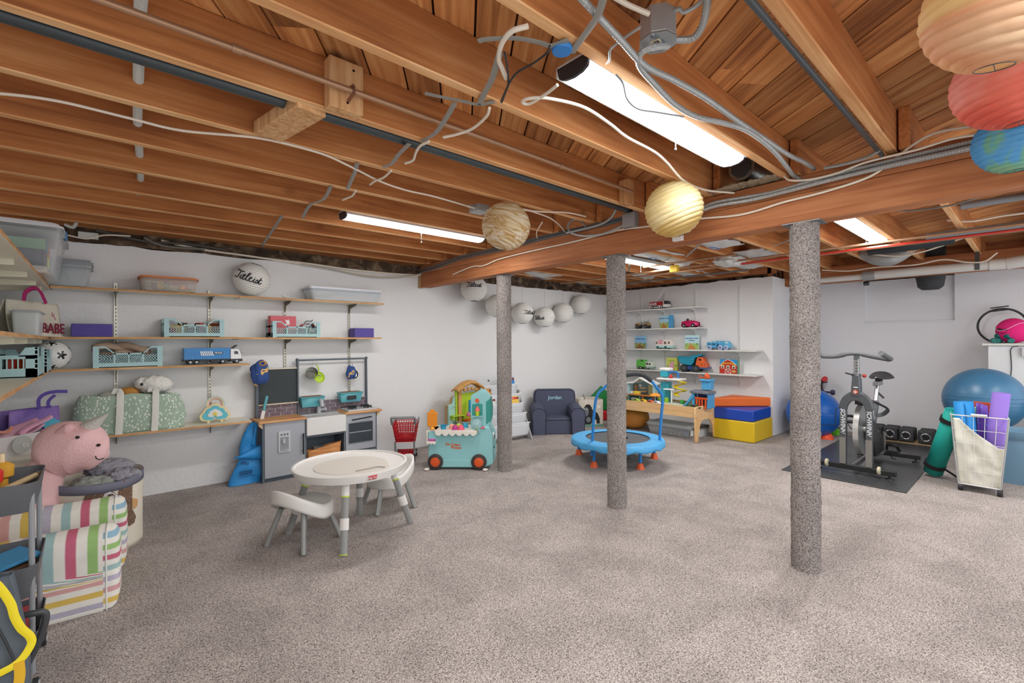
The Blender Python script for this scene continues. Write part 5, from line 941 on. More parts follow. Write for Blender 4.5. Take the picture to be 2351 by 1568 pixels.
def can(u, v):
    x = .09+.5*u; z = .84+.12*sin(pi*u)**.9; return (x, -.02+.18*v, z-.03*abs(2*v-1)**2+.006*sin(30*u)*(v < .2))
g = G().surf(can, 30, 10); g.out('canopy', TN, t, solid=.02, sm=60); g = G(); g.tube([(.12+.43*k/40, -.022, .815+.1*sin(pi*k/40)**.9+.008*abs(sin(k*.7))) for k in range(41)], 1, 6, flat=(.003, .014)); g.out('canopy_valance', TN, t)
for k in range(4): G().ball((.22+.07*k, .02, .83+.015*(k in (1, 2))), .026, 14, 10).out('bunting_ball', TN, t)
G().bb(.21, .48, .08, .11, .3, .78).out('lime_panel', GN, t, bev=.004); g = G(); g.lathe([(0, 0), (.17, 0), (.19, .05), (.18, .06), (.16, .06), (.14, .02), (0, .02)], 36, (.27, .02, .33), sy=.7); g.out('grey_basin', mat('#9b9790', .5), t); G().lathe([(0, 0), (.1, 0), (.1, .014), (0, .014)], 28, (.3, .0, .39), sy=.6).out('orange_burner', ORR, t)
g = G(); g.tube([(.3, -.0, .5), (.3, 0, .6), (.305, 0, .68)], .02, 10); g.out('blue_utensil', mat('#2a93c4', .4), t); G().lathe([(.02, 0), (.045, .03), (.04, .032), (0, .0)][::-1], 20, (.25, .0, .47), axis='x').out('pink_funnel', mat('#dd77a8', .4), t); G().bb(.25, .34, -.02, .0, .42, .45).out('yellow_knob', mat('#d6d42a', .4), t, bev=.008)
# ---- sling book rack
t = thing('book_rack', 'grey sling book rack with white fabric pockets between post and armchair', 'book rack', (3.62, 4.5, 0), R(-6)); W_ = .66; RG = mat('#a3a5a9', .5); SLG = mat('#d3d6da', .7, 0, .1, 60)
for x in (0, W_-.018): g = G(); g.prism([(-.02, .0), (.03, 0), (.36, .02), (.36, .0), (.42, 0), (.33, .62), (.3, .63), (.26, .62), (.26, .585)], x, x+.018, ax='x'); g.out('side_panel', RG, t, bev=.003)
for k in range(5):
    z = .05+.122*k; y = .03+.065*k
    g = G().surf(lambda u, v: (.02+(W_-.04)*u, y+.02-.02*v, z+.165*v-.004*sin(pi*u)), 10, 8); g.out('fabric_pocket', SLG, t, solid=.004); G().cyl((.01, y, z+.167), (W_-.01, y, z+.167), .007).out('dowel', mat('#e6e8ea', .5), t)
def rackp(x, k, dz=0): z = .05+.122*k; y = .03+.065*k; m = Matrix.LocRotScale(V((3.62, 4.5, 0)), Euler((0, 0, R(-6))), None); return m @ V((x, y+.03, z+.1+dz))
for k, (x, row, c, c2, l) in enumerate(((.52, 4, '#2f83c8', '#d93a2a', 'blue picture book with a red band in the top pocket of the rack'), (.5, 2, '#e3bd55', '#d03028', 'yellow picture book with a red band in the middle pocket'), (.1, 3, '#5a9a48', '#e08a30', 'green and orange picture book in the rack, left of the post'), (.12, 2, '#dfe0d8', '#cf3c34', 'white picture book with a red band in the rack, left of the post'), (.12, 4, '#c8cacc', '#c8cacc', 'pale picture book at the back of the rack'))):
    q = thing('picture_book', l, 'book', rackp(x, row), R(-6), group='picture books in the rack'); q.rotation_euler = (R(-12), 0, R(-6)); G().bb(-.1, .1, -.006, .006, 0, .16).out('cover', ramp_mat('cover%d' % k, [(.35, c), (.6, c2 if k == 2 else c), (.75, '#e8e2cc')], ts=9), q, bev=.001); G().bb(-.1, .1, -.008, -.006, .12, .148).out('title_band', mat(c2, .5), q, sm=0); G().bb(.07, .094, -.0095, -.0078, .122, .146).out('badge', DARK, q, sm=0); lettering('Readers', .018, WHITE, q, M=FRONT(-.01, -.0085, .134), ext=.0003)
# ---- navy armchair with the name
NV = mat('#4d5166', .9, 0, .15, 200, .06, 6); NVD = mat('#2f3346', .9)
def armchair(loc, rz):
    t = thing('name_armchair', "navy child's armchair with the name Jordan stitched on the back", 'armchair', loc, rz)
    def cush(nm, x0, x1, y0, y1, z0, z1, bev=.035, par=t, top=0):
        g = G(); nx = 10; 
        def f(u, v):
            return None
        g.bb(x0, x1, y0, y1, z0, z1); return g.out(nm, NV, par, bev=bev, seg=4)
    cush('seat', -.2, .2, -.21, .15, .0, .22); cush('seat_base', -.2, .2, -.215, .1, 0, .19, .015)
    g = G(); g.prism([(-.3, 0), (.3, 0), (.305, .5), (.29, .57), (.24, .59), (-.24, .59), (-.29, .57), (-.305, .5)], .1, .24, ax='y'); g.out('backrest', NV, t, bev=.03, seg=4)
    G().tube([(-.285, .1, .3), (-.29, .098, .5), (-.275, .1, .56), (-.23, .1, .58), (.23, .1, .58), (.275, .1, .56), (.29, .098, .5), (.285, .1, .3)], .004, 6).out('piping', NVD, t)
    for s in (-1, 1):
        xc = s*.27
        pr = [(-.085, 0), (-.088, .2), (-.1, .27), (-.085, .33), (-.04, .362), (0, .368), (.04, .362), (.085, .33), (.1, .27), (.088, .2), (.085, 0)]
        def fn(u, v, pr=pr, xc=xc):
            q = v*(len(pr)-1); i = min(int(q), len(pr)-2); f = q-i; return (xc+pr[i][0]*(1-f)+pr[i+1][0]*f, -.25+.4*u, (pr[i][1]*(1-f)+pr[i+1][1]*f)*(1+.12*u))
        a = G().surf(fn, 10, 41).prism([(xc+x, z) for x, z in pr], -.256, -.25, ax='y').prism([(xc+x, z) for x, z in pr], .14, .15, ax='y').out('arm', NV, t, sm=50); G().tube([(xc+x, -.257, z) for x, z in [(pr[min(int(k/40*10), 9)][0]*(1-(k/40*10-min(int(k/40*10), 9)))+pr[min(int(k/40*10), 9)+1][0]*(k/40*10-min(int(k/40*10), 9)), pr[min(int(k/40*10), 9)][1]*(1-(k/40*10-min(int(k/40*10), 9)))+pr[min(int(k/40*10), 9)+1][1]*(k/40*10-min(int(k/40*10), 9))) for k in range(41)]], .0045, 6).out('piping', NVD, a)
    G().tube([(-.185, -.217, .2), (.185, -.217, .2)], .004, 6).out('piping', NVD, t)
    lettering('Jordan', .075, mat('#a6d3e0', .7), t, M=FRONT(0, .098, .47), ext=.0025, bold=.0008); return t
armchair((4.88, 4.56, 0), R(-38))
# ---- gorilla storage bin, tent toy
t = thing('gorilla_bin', 'cream square fabric bin with a printed gorilla beside the navy armchair', 'storage bin', (5.66, 4.62, 0), R(-36)); s_ = .2
g = G(); g.taper((0, 0, .001), (.37, .37), (.37, .37), .4, open_top=True); g.out('bin_body', mat('#d3cabd', .8), t, solid=.005, sm=0)
def gp(poly, nm, m, y): return G().prism(poly, -.188-y, -.186, ax='y').out(nm, m, t, sm=30)
gp([(-.12, .03), (-.13, .15), (-.1, .2), (-.11, .28), (-.07, .33), (-.02, .33), (.01, .29), (.02, .25), (.1, .2), (.135, .12), (.135, .04), (.09, .04), (.08, .1), (.03, .1), (.0, .03)], 'gorilla_print', mat('#1f1f1f', .8), .002); gp([(-.1+.045*cos(a)+.02, .22+.07*sin(a)) for a in [2*pi*k/20 for k in range(20)]], 'face_print', mat('#6f757c', .8), .004); gp([(-.02+.035*cos(a)-.02, .1+.04*sin(a)) for a in [2*pi*k/16 for k in range(16)]], 'belly_print', mat('#6f757c', .8), .004)
for x in (-.1, -.06): gp([(x+.01*cos(a), .26+.01*sin(a)) for a in [2*pi*k/12 for k in range(12)]], 'eye_print', WHITE, .006); gp([(x+.004*cos(a), .26+.004*sin(a)) for a in [2*pi*k/8 for k in range(8)]], 'pupil_print', DARK, .008)
gp([(-.185, .0), (.185, 0), (.185, .03), (-.185, .025)], 'grass_print', mat('#5f9a82', .8), .003); gp([(.1, .27), (.15, .27), (.15, .31), (.1, .31)], 'small_label', WHITE, .003)
tag(G().tube([(5.5, 4.55, .38), (5.46, 4.52, .44), (5.4, 4.5, .49)], [.006, .005, .004]).out('plastic_twig', mat('#3b4a24', .6)), 'thin dark stick poking out of the gorilla bin', 'stick')
o = G().at((5.55, 4.6, .33), (.3, .2, .2)).bb(-.09, .06, -.07, .07, 0, .07).out('white_toy', mat('#dad9d2', .6), bev=.015); tag(o, 'white rounded toy lying in the gorilla bin', 'toy')
t = thing('play_tent', 'green and red folded play tent standing in the corner behind the post', 'play tent', (6.1, 4.7, 0), R(-40)); g = G(); g.prism([(-.22, .34), (0, .56), (.22, .34), (.16, .34), (.16, .16), (-.16, .16), (-.16, .34)], -.02, .02, ax='y'); g.out('green_house', mat('#12803e', .5), t, bev=.008); G().bb(-.15, .15, -.04, .04, 0, .16).out('red_base', mat('#c8202a', .35), t, bev=.03, seg=3)
# ================================================================ TRAMPOLINE, TOY TABLE, FOAM BLOCKS
RZC = -pi/2
def pl(px, py, A, B):
    """pixel on the vertical plane through floor points A and B"""
    d_ = ray(px, py); n = V((B[1]-A[1], A[0]-B[0], 0)); return O+d_*((V((A[0], A[1], 0))-O).dot(n)/d_.dot(n))
TB = mat('#4fa6dd', .5, 0, .25, 30, .05, 8); TB2 = mat('#1f7fc8', .35); TR = mat('#dd5a24', .45)
tc2 = V((4.14, 2.98, 0)); t = thing('toddler_trampoline', 'round blue toddler trampoline with a padded handle, behind the middle post', 'trampoline', tc2, 0); h = .25
def pad(u, v):
    a = 2*pi*u; r = .335+.15*min(v/.7, 1)+(.006*sin(24*a) if v > .9 else 0); z = h+.012-.01*(v/.7)**2 if v < .7 else h+.002-.055*(v-.7)/.3+.008*sin(14*a); return (r*cos(a), r*sin(a), z)
G().surf(pad, 96, 10, cu=True).out('pad_cover', TB, t, solid=.008, sm=60); G().lathe([(0, h-.002), (.34, h-.002), (.34, h+.001), (0, h+.001)], 64).out('jumping_mat', mat('#55575b', .7, 0, .1, 300), t)
G().tube([(.46*cos(a), .46*sin(a), h-.03) for a in [2*pi*k/64 for k in range(64)]], .012, 8, closed=True).out('ring_frame', TB2, t)
g = G(); g.lathe([(.07, h+.002), (.1, h+.002)], 40, sx=1.3); g.out('red_ring_print', mat('#d9594a', .6), t); G().lathe([(0, h+.0035), (.065, h+.0035)], 40, sx=1.3).out('white_print', mat('#d8dde0', .6), t)
feet = [(3.764, 3.022), (4.071, 2.628), (4.077, 3.505), (4.58, 2.77), (4.5, 3.35)]
for k, (x, y) in enumerate(feet): p = V((x, y, 0))-tc2; p = p*.92; p.z = 0; l = G().cyl(p, p+V((0, 0, h-.02)), .016).out('leg', TB2, t); G().lathe([(0, 0), (.042, 0), (.026, .055), (.018, .06), (0, .06)], 24, p).out('rubber_foot', TR, l)
Ap, Bp = V((3.79, 3.03, 0)), V((4.33, 2.6, 0)); hpts = [pl(x, y, Ap, Bp)-tc2 for x, y in ((1358, 1045), (1360, 1010), (1364, 950), (1371, 908), (1390, 888), (1412, 871), (1440, 861), (1470, 860), (1492, 872), (1508, 890), (1519, 905), (1521, 925), (1518, 960), (1514, 1016))]
hb2 = bez(hpts, 6); n_ = len(hb2); G().tube(hb2[:28], .0145, 12).out('handle_tube', TB2, t); G().tube(hb2[-32:], .0145, 12).out('handle_tube', TB2, t); G().tube(hb2[26:-29], .021, 12).out('foam_grip', mat('#34363a', .75), t)
# toy table
MP = wood('maple', '#c79a66', '#ddb582', '#e9c79a', 0, .5, .8); t = thing('toy_table', 'low pale wooden play table with a green board against the back wall', 'table', (5.58, 2.84, 0), RZC)
TH = .45
for x0 in (-.02, -1.32):
    P = [(0, .02), (0, TH-.03), (.02, TH), (.56, TH), (.58, TH-.03), (.58, .02), (.57, 0), (.52, 0), (.5, .02), (.45, .2), (.4, .25), (.35, .27), (.2, .27), (.15, .25), (.12, .2), (.075, .02), (.06, 0), (.01, 0)]
    G().prism(P, x0, x0+.022, ax='x').out('end_panel', MP, t, bev=.005)
part('front_apron', MP, (-1.3, -.02, .02, .04, .31, TH-.005), par=t); part('back_apron', MP, (-1.3, -.02, .54, .56, .31, TH-.005), par=t)
part('green_board', ramp_mat('play_board', [(.35, '#cfc9a2'), (.45, '#5f9a6a'), (.6, '#6fa878'), (.75, '#c9c79c')], ts=2.2, dist=1.2, rough=.15), (-1.3, -.02, .04, .54, .4, .41), par=t, bev=0)
for x in (-.9, -.45): G().tube(bez([(x, .1, .4115), (x+.1, .25, .4115), (x-.05, .45, .4115)]), 1, 4, flat=(.02, .0015), up=(0, 0, 1)).out('printed_road', mat('#c9c6b8', .4), t)
def tt(x, y, z=.41): return V((5.58+y, 2.84-x, z))
def pt(px, y, z=.41): p = pX(px, 900, 5.58+y); return V((5.58+y, p.y, z))
# dollhouse
p = pt(1477, .3); t = thing('dollhouse', 'small open dollhouse with a white gable roof at the left of the play table', 'dollhouse', p, RZC); w = .42; z0 = .1
DB = mat('#86aeb6', .5); DG = mat('#c6d3a2', .5); t_ = part('house_floor', mat('#b9753c', .5), (-w/2-.02, w/2+.08, -.1, .1, z0-.01, z0), par=t)
g = G(); g.prism([(-w/2, z0), (w/2, z0), (w/2, z0+.15), (0, z0+.24), (-w/2+.12, z0+.16), (-w/2, z0+.16)], .08, .09, ax='y'); g.out('back_wall', DB, t, sm=0)
g = G(); g.prism([(-w/2-.02, z0+.155), (-w/2+.1, z0+.16), (0, z0+.235), (w/2+.02, z0+.145), (w/2+.02, z0+.16), (0, z0+.255), (-w/2+.1, z0+.178), (-w/2-.02, z0+.17)], -.1, .1, ax='y'); g.out('white_roof', WHITE, t, sm=0)
part('side_wall', mat('#a9cdd6', .5), (-w/2, -w/2+.01, -.08, .08, z0, z0+.155), (w/2-.01, w/2, -.08, .08, z0, z0+.15), par=t); part('green_room', DG, (.04, .2, .06, .078, z0, z0+.14), par=t); part('room_shelf', mat('#d3a878', .5), (-.04, .05, -.02, .08, z0+.09, z0+.1), (-.04, .05, -.02, .08, z0+.04, z0+.05), par=t)
part('window', WHITE, (-.12, -.08, .07, .079, z0+.1, z0+.135), par=t, bev=0); part('yellow_bed', mat('#e5c84a', .5), (-.13, -.04, -.06, .0, z0, z0+.045), par=t, bev=.006); part('white_bath', WHITE, (-.19, -.15, -.05, .0, z0, z0+.04), par=t, bev=.01); part('brown_cupboard', mat('#b58a5c', .5), (-.17, -.135, .03, .07, z0, z0+.13), par=t, bev=0)
part('lower_wall', mat('#7aa0a0', .5), (-w/2, w/2, .02, .03, 0, z0-.01), (-.02, 0, -.08, .03, 0, z0-.01), (-w/2, -w/2+.01, -.08, .03, 0, z0-.01), par=t); part('brown_pillar', mat('#b06a2a', .5), (.03, .055, -.09, -.06, 0, z0-.01), (.2, .215, -.09, -.06, 0, z0-.01), par=t)
G().at((-.12, -.04, .03)).ball((0, 0, 0), (.07, .03, .03), 16, 10).out('silver_car', mat('#b9bcbe', .3, .3), t)
def car(name, label, p, c, l=.1, r=.016, kind='toy car', cab=.5, rz=RZC, hc='#c9ccce'):
    t = thing(name, label, kind, p, rz); g = G(); g.prism([(-l/2, r*.7), (l/2, r*.7), (l/2, r*1.8), (l*.3, r*2.2), (l*.15, r*3.3), (-l*.25, r*3.3), (-l*.42, r*2.2), (-l/2, r*2)], -l*.22, l*.22, ax='y'); g.out('car_body', mat(c, .35), t, bev=.004)
    G().prism([(l*.12, r*2.2), (.0, r*3.0), (-l*.2, r*3.0), (-l*.3, r*2.2)], -l*.225, l*.225, ax='y').out('car_window', mat('#27323c', .15), t, sm=0)
    for x in (-l*.3, l*.3):
        for s in (-1, 1): wheel(t, x, s*l*.21, r, r, .01, None, mat(hc, .4), .5)
    return t
for px, y, c, l in ((1462, .1, '#a8c94a', 'lime toy car in the row of cars on the play table'), (1478, .09, '#e3b92e', 'yellow toy car in the row of cars on the play table'), (1495, .08, '#e05a24', 'orange toy car in the row of cars on the play table'), (1509, .08, '#dfe2e6', 'white toy plane-like car at the right end of the row'), (1508, .18, '#2a4a9c', 'dark blue toy car behind the white one'), (1596, .1, '#4b5238', 'dark green toy truck near the right end of the play table')): car('toy_car', l, pt(px, y), c, .125, .018)
p = pt(1495, .16); t = thing('toy_teapot', 'small blue toy pot among the cars on the play table', 'toy pot', p); G().lathe([(0, 0), (.03, 0), (.045, .03), (.04, .055), (.015, .07), (0, .08)], 20).out('pot_body', mat('#5580b4', .4), t); G().tube([(-.04, 0, .03), (-.07, 0, .05)], .006).out('spout', mat('#5580b4', .4), t)
p = pt(1504, .14); t = thing('toy_parasol', 'orange toy parasol on the play table', 'parasol', p); G().cyl((0, 0, 0), (0, 0, .13), .004).out('pole', WHITE, t); G().lathe([(.075, .125), (.06, .14), (.02, .155), (0, .158)], 12).out('canopy', mat('#ee9a34', .5), t, solid=.003)
# garage tower with yellow spiral
p = pt(1540, .34); t = thing('toy_garage', 'toy parking garage with a yellow spiral ramp on the play table', 'toy garage', p, RZC); CY_ = mat('#36a6ba', .4)
part('garage_base', mat('#c3c6b8', .5), (-.2, .24, -.13, .12, 0, .025), par=t, bev=.01); part('lift_tower', CY_, (-.14, -.02, -.03, .07, .025, .3), (-.14, -.03, -.04, .07, .37, .46), par=t, bev=.01); part('deck', WHITE, (-.16, .19, -.1, .08, .335, .36), (-.06, .1, -.1, .08, .2, .215), par=t, bev=.006); part('roof_cap', WHITE, (-.15, -.0, -.05, .08, .455, .5), par=t, bev=.02)
part('lime_block', mat('#9ac832', .5), (-.15, -.1, -.1, -.04, .025, .08), (-.04, .0, -.1, -.05, .025, .09), par=t, bev=.006); part('column', WHITE, (.05, .065, -.09, -.07, .025, .2), par=t); part('green_frog', mat('#2f9a3c', .5), (.18, .23, -.09, -.04, .025, .08), par=t, bev=.015)
G().tube(bez([(-.01, -.02, .44), (.08, -.02, .45), (.12, -.02, .43), (.12, -.02, .37)]), .012).out('blue_arm', mat('#1f78c8', .4), t); G().lathe([(0, 0), (.02, 0), (.03, .02), (.01, .05), (0, .06)], 10, (.03, -.05, .36)).out('red_plane', mat('#b8322a', .5), t)
def spi(u, v): a = -.6*pi+4.2*pi*u; r = .035+.05*v; return (.15+r*cos(a), -.02+r*sin(a)*.8, .33-.21*u)
G().surf(spi, 60, 4).out('spiral_ramp', mat('#e8cf1e', .4), t, solid=.006, sm=60); G().tube([(.15+.087*cos(-.6*pi+4.2*pi*k/60), -.02+.07*sin(-.6*pi+4.2*pi*k/60), .34-.21*k/60) for k in range(61)], .006, 6).out('ramp_rim', mat('#e8cf1e', .4), t)
# rescue tower
p = pt(1612, .3); t = thing('rescue_tower', 'blue and grey toy rescue station with an orange helicopter on top', 'toy station', p, RZC); BL2 = mat('#4f9fd0', .45)
part('blue_wall', BL2, (-.1, -.06, -.08, -.0, 0, .2), (.1, .12, -.08, .1, 0, .19), (.0, .12, -.02, .08, .24, .36), (-.015, .13, -.04, .1, .35, .375), par=t, bev=.006); part('inner_dark', mat('#1f3f78', .5), (-.06, .1, .0, .08, 0, .18), par=t)
g = G(); g.prism([(-.12, -.1), (.14, -.14), (.15, .08), (.0, .12), (-.14, .08)], .19, .225); g.out('grey_roof', mat('#70757f', .5), t, bev=.008)
g = G(); g.prism([(-.22, 0), (-.2, 0), (-.06, .15), (-.06, .18), (-.1, .17)], -.09, -.04, ax='y'); g.out('blue_slide', BL2, t, bev=.004); g = G(); [g.bb(x, x+.018, -.1, -.08, 0, .13) for x in (-.04, .0, .035, .08)]; g.bb(-.05, .11, -.1, -.08, .12, .145); g.out('orange_gate', mat('#d9541c', .45), t, bev=.003)
t = thing('toy_helicopter', 'orange toy helicopter on the roof of the rescue station', 'helicopter', p+V((.03, -.05, .375)), RZC); G().lathe([(0, 0), (.035, .005), (.04, .03), (.022, .065), (0, .085)], 18).out('cabin', mat('#dd5a26', .4), t); G().tube([(-.03, 0, .02), (-.09, .0, .01), (-.1, 0, .05)], .009).out('tail', mat('#dd5a26', .4), t); G().bb(-.1, .1, -.006, .006, .09, .093).out('rotor', mat('#8f8a86', .5), t, sm=0)
for s in (-1, 1): G().ball((s*.012, -.034, .04), .007, 10, 6).out('window', DARK, t)
t = thing('floor_pouf', 'orange round pouf under the left end of the play table', 'pouf', (5.95, 3.98, 0)); G().ball((0, 0, .15), (.22, .22, .15), 28, 16, p=.6).out('pouf_body', mat('#d08a3a', .7), t)
t = bin_('underbed_bin', 'clear low bin with a light grey lid on the carpet under the play table', (5.96, 3.36, 0), RZC, .64, .33, .12, mat('#c3c7c9', .4), .035, CLR, latch=(), flare=.9)
for k in range(22): G().at((-.27+.026*k, -.09+.05*(k % 4), .01+.018*(k % 3)), (k, k*.7, k*.3)).box((0, 0, .02), (.05, .035, .03)).out('mixed_toy', mat(['#b9bdc0', '#d8a070', '#5c78b0', '#d8d4cc', '#9a9ea2', '#c47a70'][k % 6], .5), t, bev=.004)
part('black_latch', BLACK, (.32, .345, -.05, .05, .09, .13), par=t); part('paper_label', WHITE, (.323, .327, -.13, -.06, .02, .1), par=t)
t = bin_('underbed_bin', 'dark brown-lidded low bin behind the grey-lidded one under the play table', (6.08, 3.02, .0), RZC, .1, .3, .12, mat('#4a3a34', .5), .02, CLRB); COL.objects.unlink(t) if False else None
# foam blocks
def foam(label, P, z0, z1, c): o = G().prism(P, z0, z1).out('foam_block', mat(c, .38, 0, .12, 12, .03, 5), bev=.014, seg=3); return tag(o, label, 'foam block')
X0, X1, Ya, Yb = 6.085, 6.69, 2.335, 2.86
foam('thick yellow vinyl foam block at the bottom of the stack by the back wall', [(X0, Ya), (X1, Ya), (X1, Yb), (X0, Yb)], .003, .262, '#d8b61e'); foam('blue vinyl foam block in the middle of the stack', [(X0, Ya+.01), (X1-.02, Ya+.01), (X1-.02, Yb), (X0, Yb)], .264, .405, '#1c44a8'); foam('orange wedge-shaped foam block on top of the stack', [(X0+.0, Yb), (X1-.02, Ya+.01), (X1-.02, Yb-.01)], .407, .525, '#df6a24')
# ================================================================ BACK WALL SHELVES
SH = mat('#e0dfdb', .45); SC1, SC2, SC3, SC4 = 1.785, 1.478, 1.152, .818
CUP = (4.396, 3.956, 3.446, 2.796)
def wshelf(label, ya, yb, z, brs):
    t = thing('white_shelf', label, 'shelf', (0, 0, 0)); G().bb(6.55, XC, ya, yb, z-.018, z).out('board', SH, t, sm=0, bev=.001, seg=1)
    for q in brs: g = G(); g.prism([(XC-.004, z-.018), (XC-.004, z-.09), (XC-.016, z-.09), (XC-.05, z-.045), (XC-.2, z-.022), (XC-.2, z-.018)], q-.004, q+.004, ax='y'); g.out('bracket', SH, t, sm=0)
wshelf('top white shelf on the back wall with the fire engine', 3.25, 4.95, SC1, CUP[:3]); wshelf('second white shelf on the back wall with the pink car', 3.255, 4.95, SC2, CUP[:3])
wshelf('third white shelf on the back wall, left board under the pink-and-mint van', 3.72, 4.95, SC3+.003, CUP[:2]); wshelf('third white shelf on the back wall, right board under the light blue car carrier', 2.482, 3.718, SC3-.003, CUP[2:])
wshelf('lowest white shelf on the back wall, left board under the green lorry', 3.74, 4.95, SC4+.003, CUP[:2]); wshelf('lowest white shelf on the back wall, right board under the dump truck', 2.484, 3.738, SC4-.003, CUP[2:])
for i, y in enumerate(CUP):
    t = thing('white_shelf_upright', 'white slotted shelf upright on the back wall, '+('leftmost in view', 'behind the toy fire engine', 'third from the left', 'rightmost, by the corner')[i], 'bracket rail', (XC, y, 0), RZC, group='slotted uprights on the back wall')
    G().bb(-.011, .011, -.01, 0, .62, 2.07).out('channel', SH, t, sm=0); g = G(); z = .64
    while z < 2.05: g.bb(-.0028, .0028, -.0112, -.0095, z, z+.016); z += .03
    stuff(g.out('slots', mat('#8b8b88', .6), t, sm=0))
def pc(px, z, y=.1): p = pX(px, 780, 6.55+y); return V((6.55+y, p.y, z))
# fire engine
t = thing('toy_fire_engine', 'red and white toy fire engine with a raised ladder on the top white shelf', 'toy truck', pc(1515, SC1), RZC); RF = mat('#a8232c', .35); G().bb(-.16, .16, -.045, .045, .02, .055).out('white_skirt', WHITE, t, bev=.003); part('red_body', RF, (-.16, .08, -.045, .045, .056, .115), par=t, bev=.004); part('locker', mat('#c9c9c9', .4), (-.15, -.11, -.048, -.044, .065, .095), (-.1, -.07, -.048, -.044, .065, .095), (-.06, -.03, -.048, -.044, .065, .1), par=t, bev=0); part('dark_vent', DARK, (-.1, .01, -.047, -.044, .035, .05), par=t, bev=0)
g = G(); g.prism([(.085, .02), (.165, .02), (.168, .06), (.15, .122), (.085, .122)], -.046, .046, ax='y'); g.out('cab', WHITE, t, bev=.004); g = G(); g.prism([(.1, .07), (.172, .066), (.152, .12), (.1, .12)], -.047, .047, ax='y'); g.out('cab_window', mat('#2c3434', .2), t, sm=0)
for s in (-.018, .018): G().tube([(-.06, s, .12), (.02, s, .22), (.1, s, .33)], .004, 6).out('ladder_rail', WHITE, t)
for x in (-.11, .06):
    for s in (-1, 1): wheel(t, x, s*.042, .026, .026, .014, None, WHITE, .55)
# moon buggy
t = thing('toy_buggy', 'toy tractor-like buggy in gold and grey on the second white shelf, left', 'toy vehicle', pc(1477, SC2), RZC); GD = mat('#a8824a', .5); g = G(); g.bb(-.1, .1, -.03, .03, .045, .06); g.out('chassis', DARK, t, bev=.004)
for x in (-.085, .075):
    G().prism([(x-.05, .06), (x+.05, .05), (x+.04, .085), (x, .095), (x-.04, .085)], -.045, .045, ax='y').out('mudguard', GD, t, bev=.004)
    for s in (-1, 1): wheel(t, x, s*.045, .036, .036, .028, DARK, mat('#5b5d58', .5), .5)
part('grey_cab', mat('#8d918c', .4), (.03, .09, -.03, .03, .09, .12), (-.04, -.02, -.02, .02, .06, .11), par=t); G().tube([(.1, 0, .09), (.105, 0, .16)], .003).out('exhaust', GREYM, t); G().tube([(-.09, 0, .08), (-.1, 0, .18)], .005).out('mast', mat('#bcbcb4', .5), t); g = G(); g.lathe([(0, 0), (.03, .015), (.03, .018), (0, .004)], 14); G().at((-.105, 0, .19), (0, -.7, .3)).lathe([(0, 0), (.03, .012), (.03, .016), (0, .004)], 14).out('dish', mat('#bcbcb4', .5), t)
# pink car
t = thing('toy_convertible', 'bright pink toy convertible on the second white shelf', 'toy car', pc(1585, SC2), RZC); g = G()
def carf(u, v): x = -.13+.27*u; w = .05*(sin(pi*min(max(u, .04), .96)))**.3; z = .05+.04*sin(pi*(u*.8+.15))**.7; a = pi*v; return (x, -w*cos(a), .018+(z)*sin(a)**.5)
G().surf(carf, 24, 14).out('car_body', mat('#c2185c', .3), t, solid=.004, sm=60); G().ball((-.02, 0, .09), (.035, .03, .012), 14, 8).out('seat_well', mat('#3a2a24', .6), t); G().ball((-.035, -.01, .115), (.02, .02, .024), 14, 10).out('doll_hair', mat('#4b3a30', .9), t); G().ball((-.012, .0, .105), (.016, .016, .018), 12, 8).out('doll_head', mat('#c89a64', .6), t); g = G(); g.add([(.02, -.04, .085), (.02, .04, .085), (0.0, .035, .118), (0.0, -.035, .118)], [(0, 1, 2, 3)]); g.out('windscreen', clear('pink_glass', '#e2a8c0', .5), t, solid=.003)
for x in (-.075, .065):
    for s in (-1, 1): wheel(t, x, s*.047, .03, .03, .018, BLACK, WHITE, .35)
# picture books
def cover(seed, top, mid, low, title, tc_, sub=None):
    """plain landscape cover: sky, field band and path; no characters"""
    return dict(seed=seed, top=top, mid=mid, low=low, title=title, tc=tc_, sub=sub)
def book(label, px, z, w, h, C, th=.02, rz=0, yo=.14, extra=None):
    t = thing('picture_book', label, 'book', pc(px, z, yo), RZC+rz, group='picture books on the white shelves'); tl = thing if 0 else None
    t.rotation_euler = (0, 0, RZC+rz); b_ = part('cover', mat(C['top'], .4), (-w/2, w/2, 0, th, 0, h), par=t, bev=.002); y = -.0012
    def pf(nm, P, m, k=1): return G().prism(P, -.0012*k, .0, ax='y').out(nm, m, t, sm=0)
    n = 10; P = [(-w/2+.003, .003), (w/2-.003, .003)]+[(w/2-.003-(w-.006)*i/n, h*(.42+.06*sin(i*1.3+C['seed']))) for i in range(n+1)]; pf('field_print', P, mat(C['mid'], .5), 1)
    P = [(-w*.35, .003), (w*.3, .003), (w*.1, h*.34), (-w*.08, h*.34)]; pf('path_print', P, mat(C['low'], .5), 2)
    for i in range(4): x = -w*.38+w*.25*i; pf('bush_print', [(x+w*.07*cos(a), h*.3+h*.07*sin(a)+.02*(i % 2)) for a in [2*pi*k/10 for k in range(10)]], mat(['#86a85a', '#c98a3a', '#9ab668', '#6f8f4c'][i], .5), 2+.2*i)
    lettering(C['title'], h*.125, mat(C['tc'], .5), t, M=FRONT(0, -.002, h*.78), ext=.0005, bold=.0008)
    if C['sub']: lettering(C['sub'], h*.1, mat(C['tc'], .5), t, M=FRONT(0, -.002, h*.64), ext=.0005, bold=.0005)
    return t
bk = book('picture book with a light blue sound-button strip on the second white shelf', 1525, SC2, .15, .2, cover(1, '#a9cfdc', '#a6b356', '#b8793a', "Little Blue Truck's", '#2f6fa8'), .025, .0, .12)
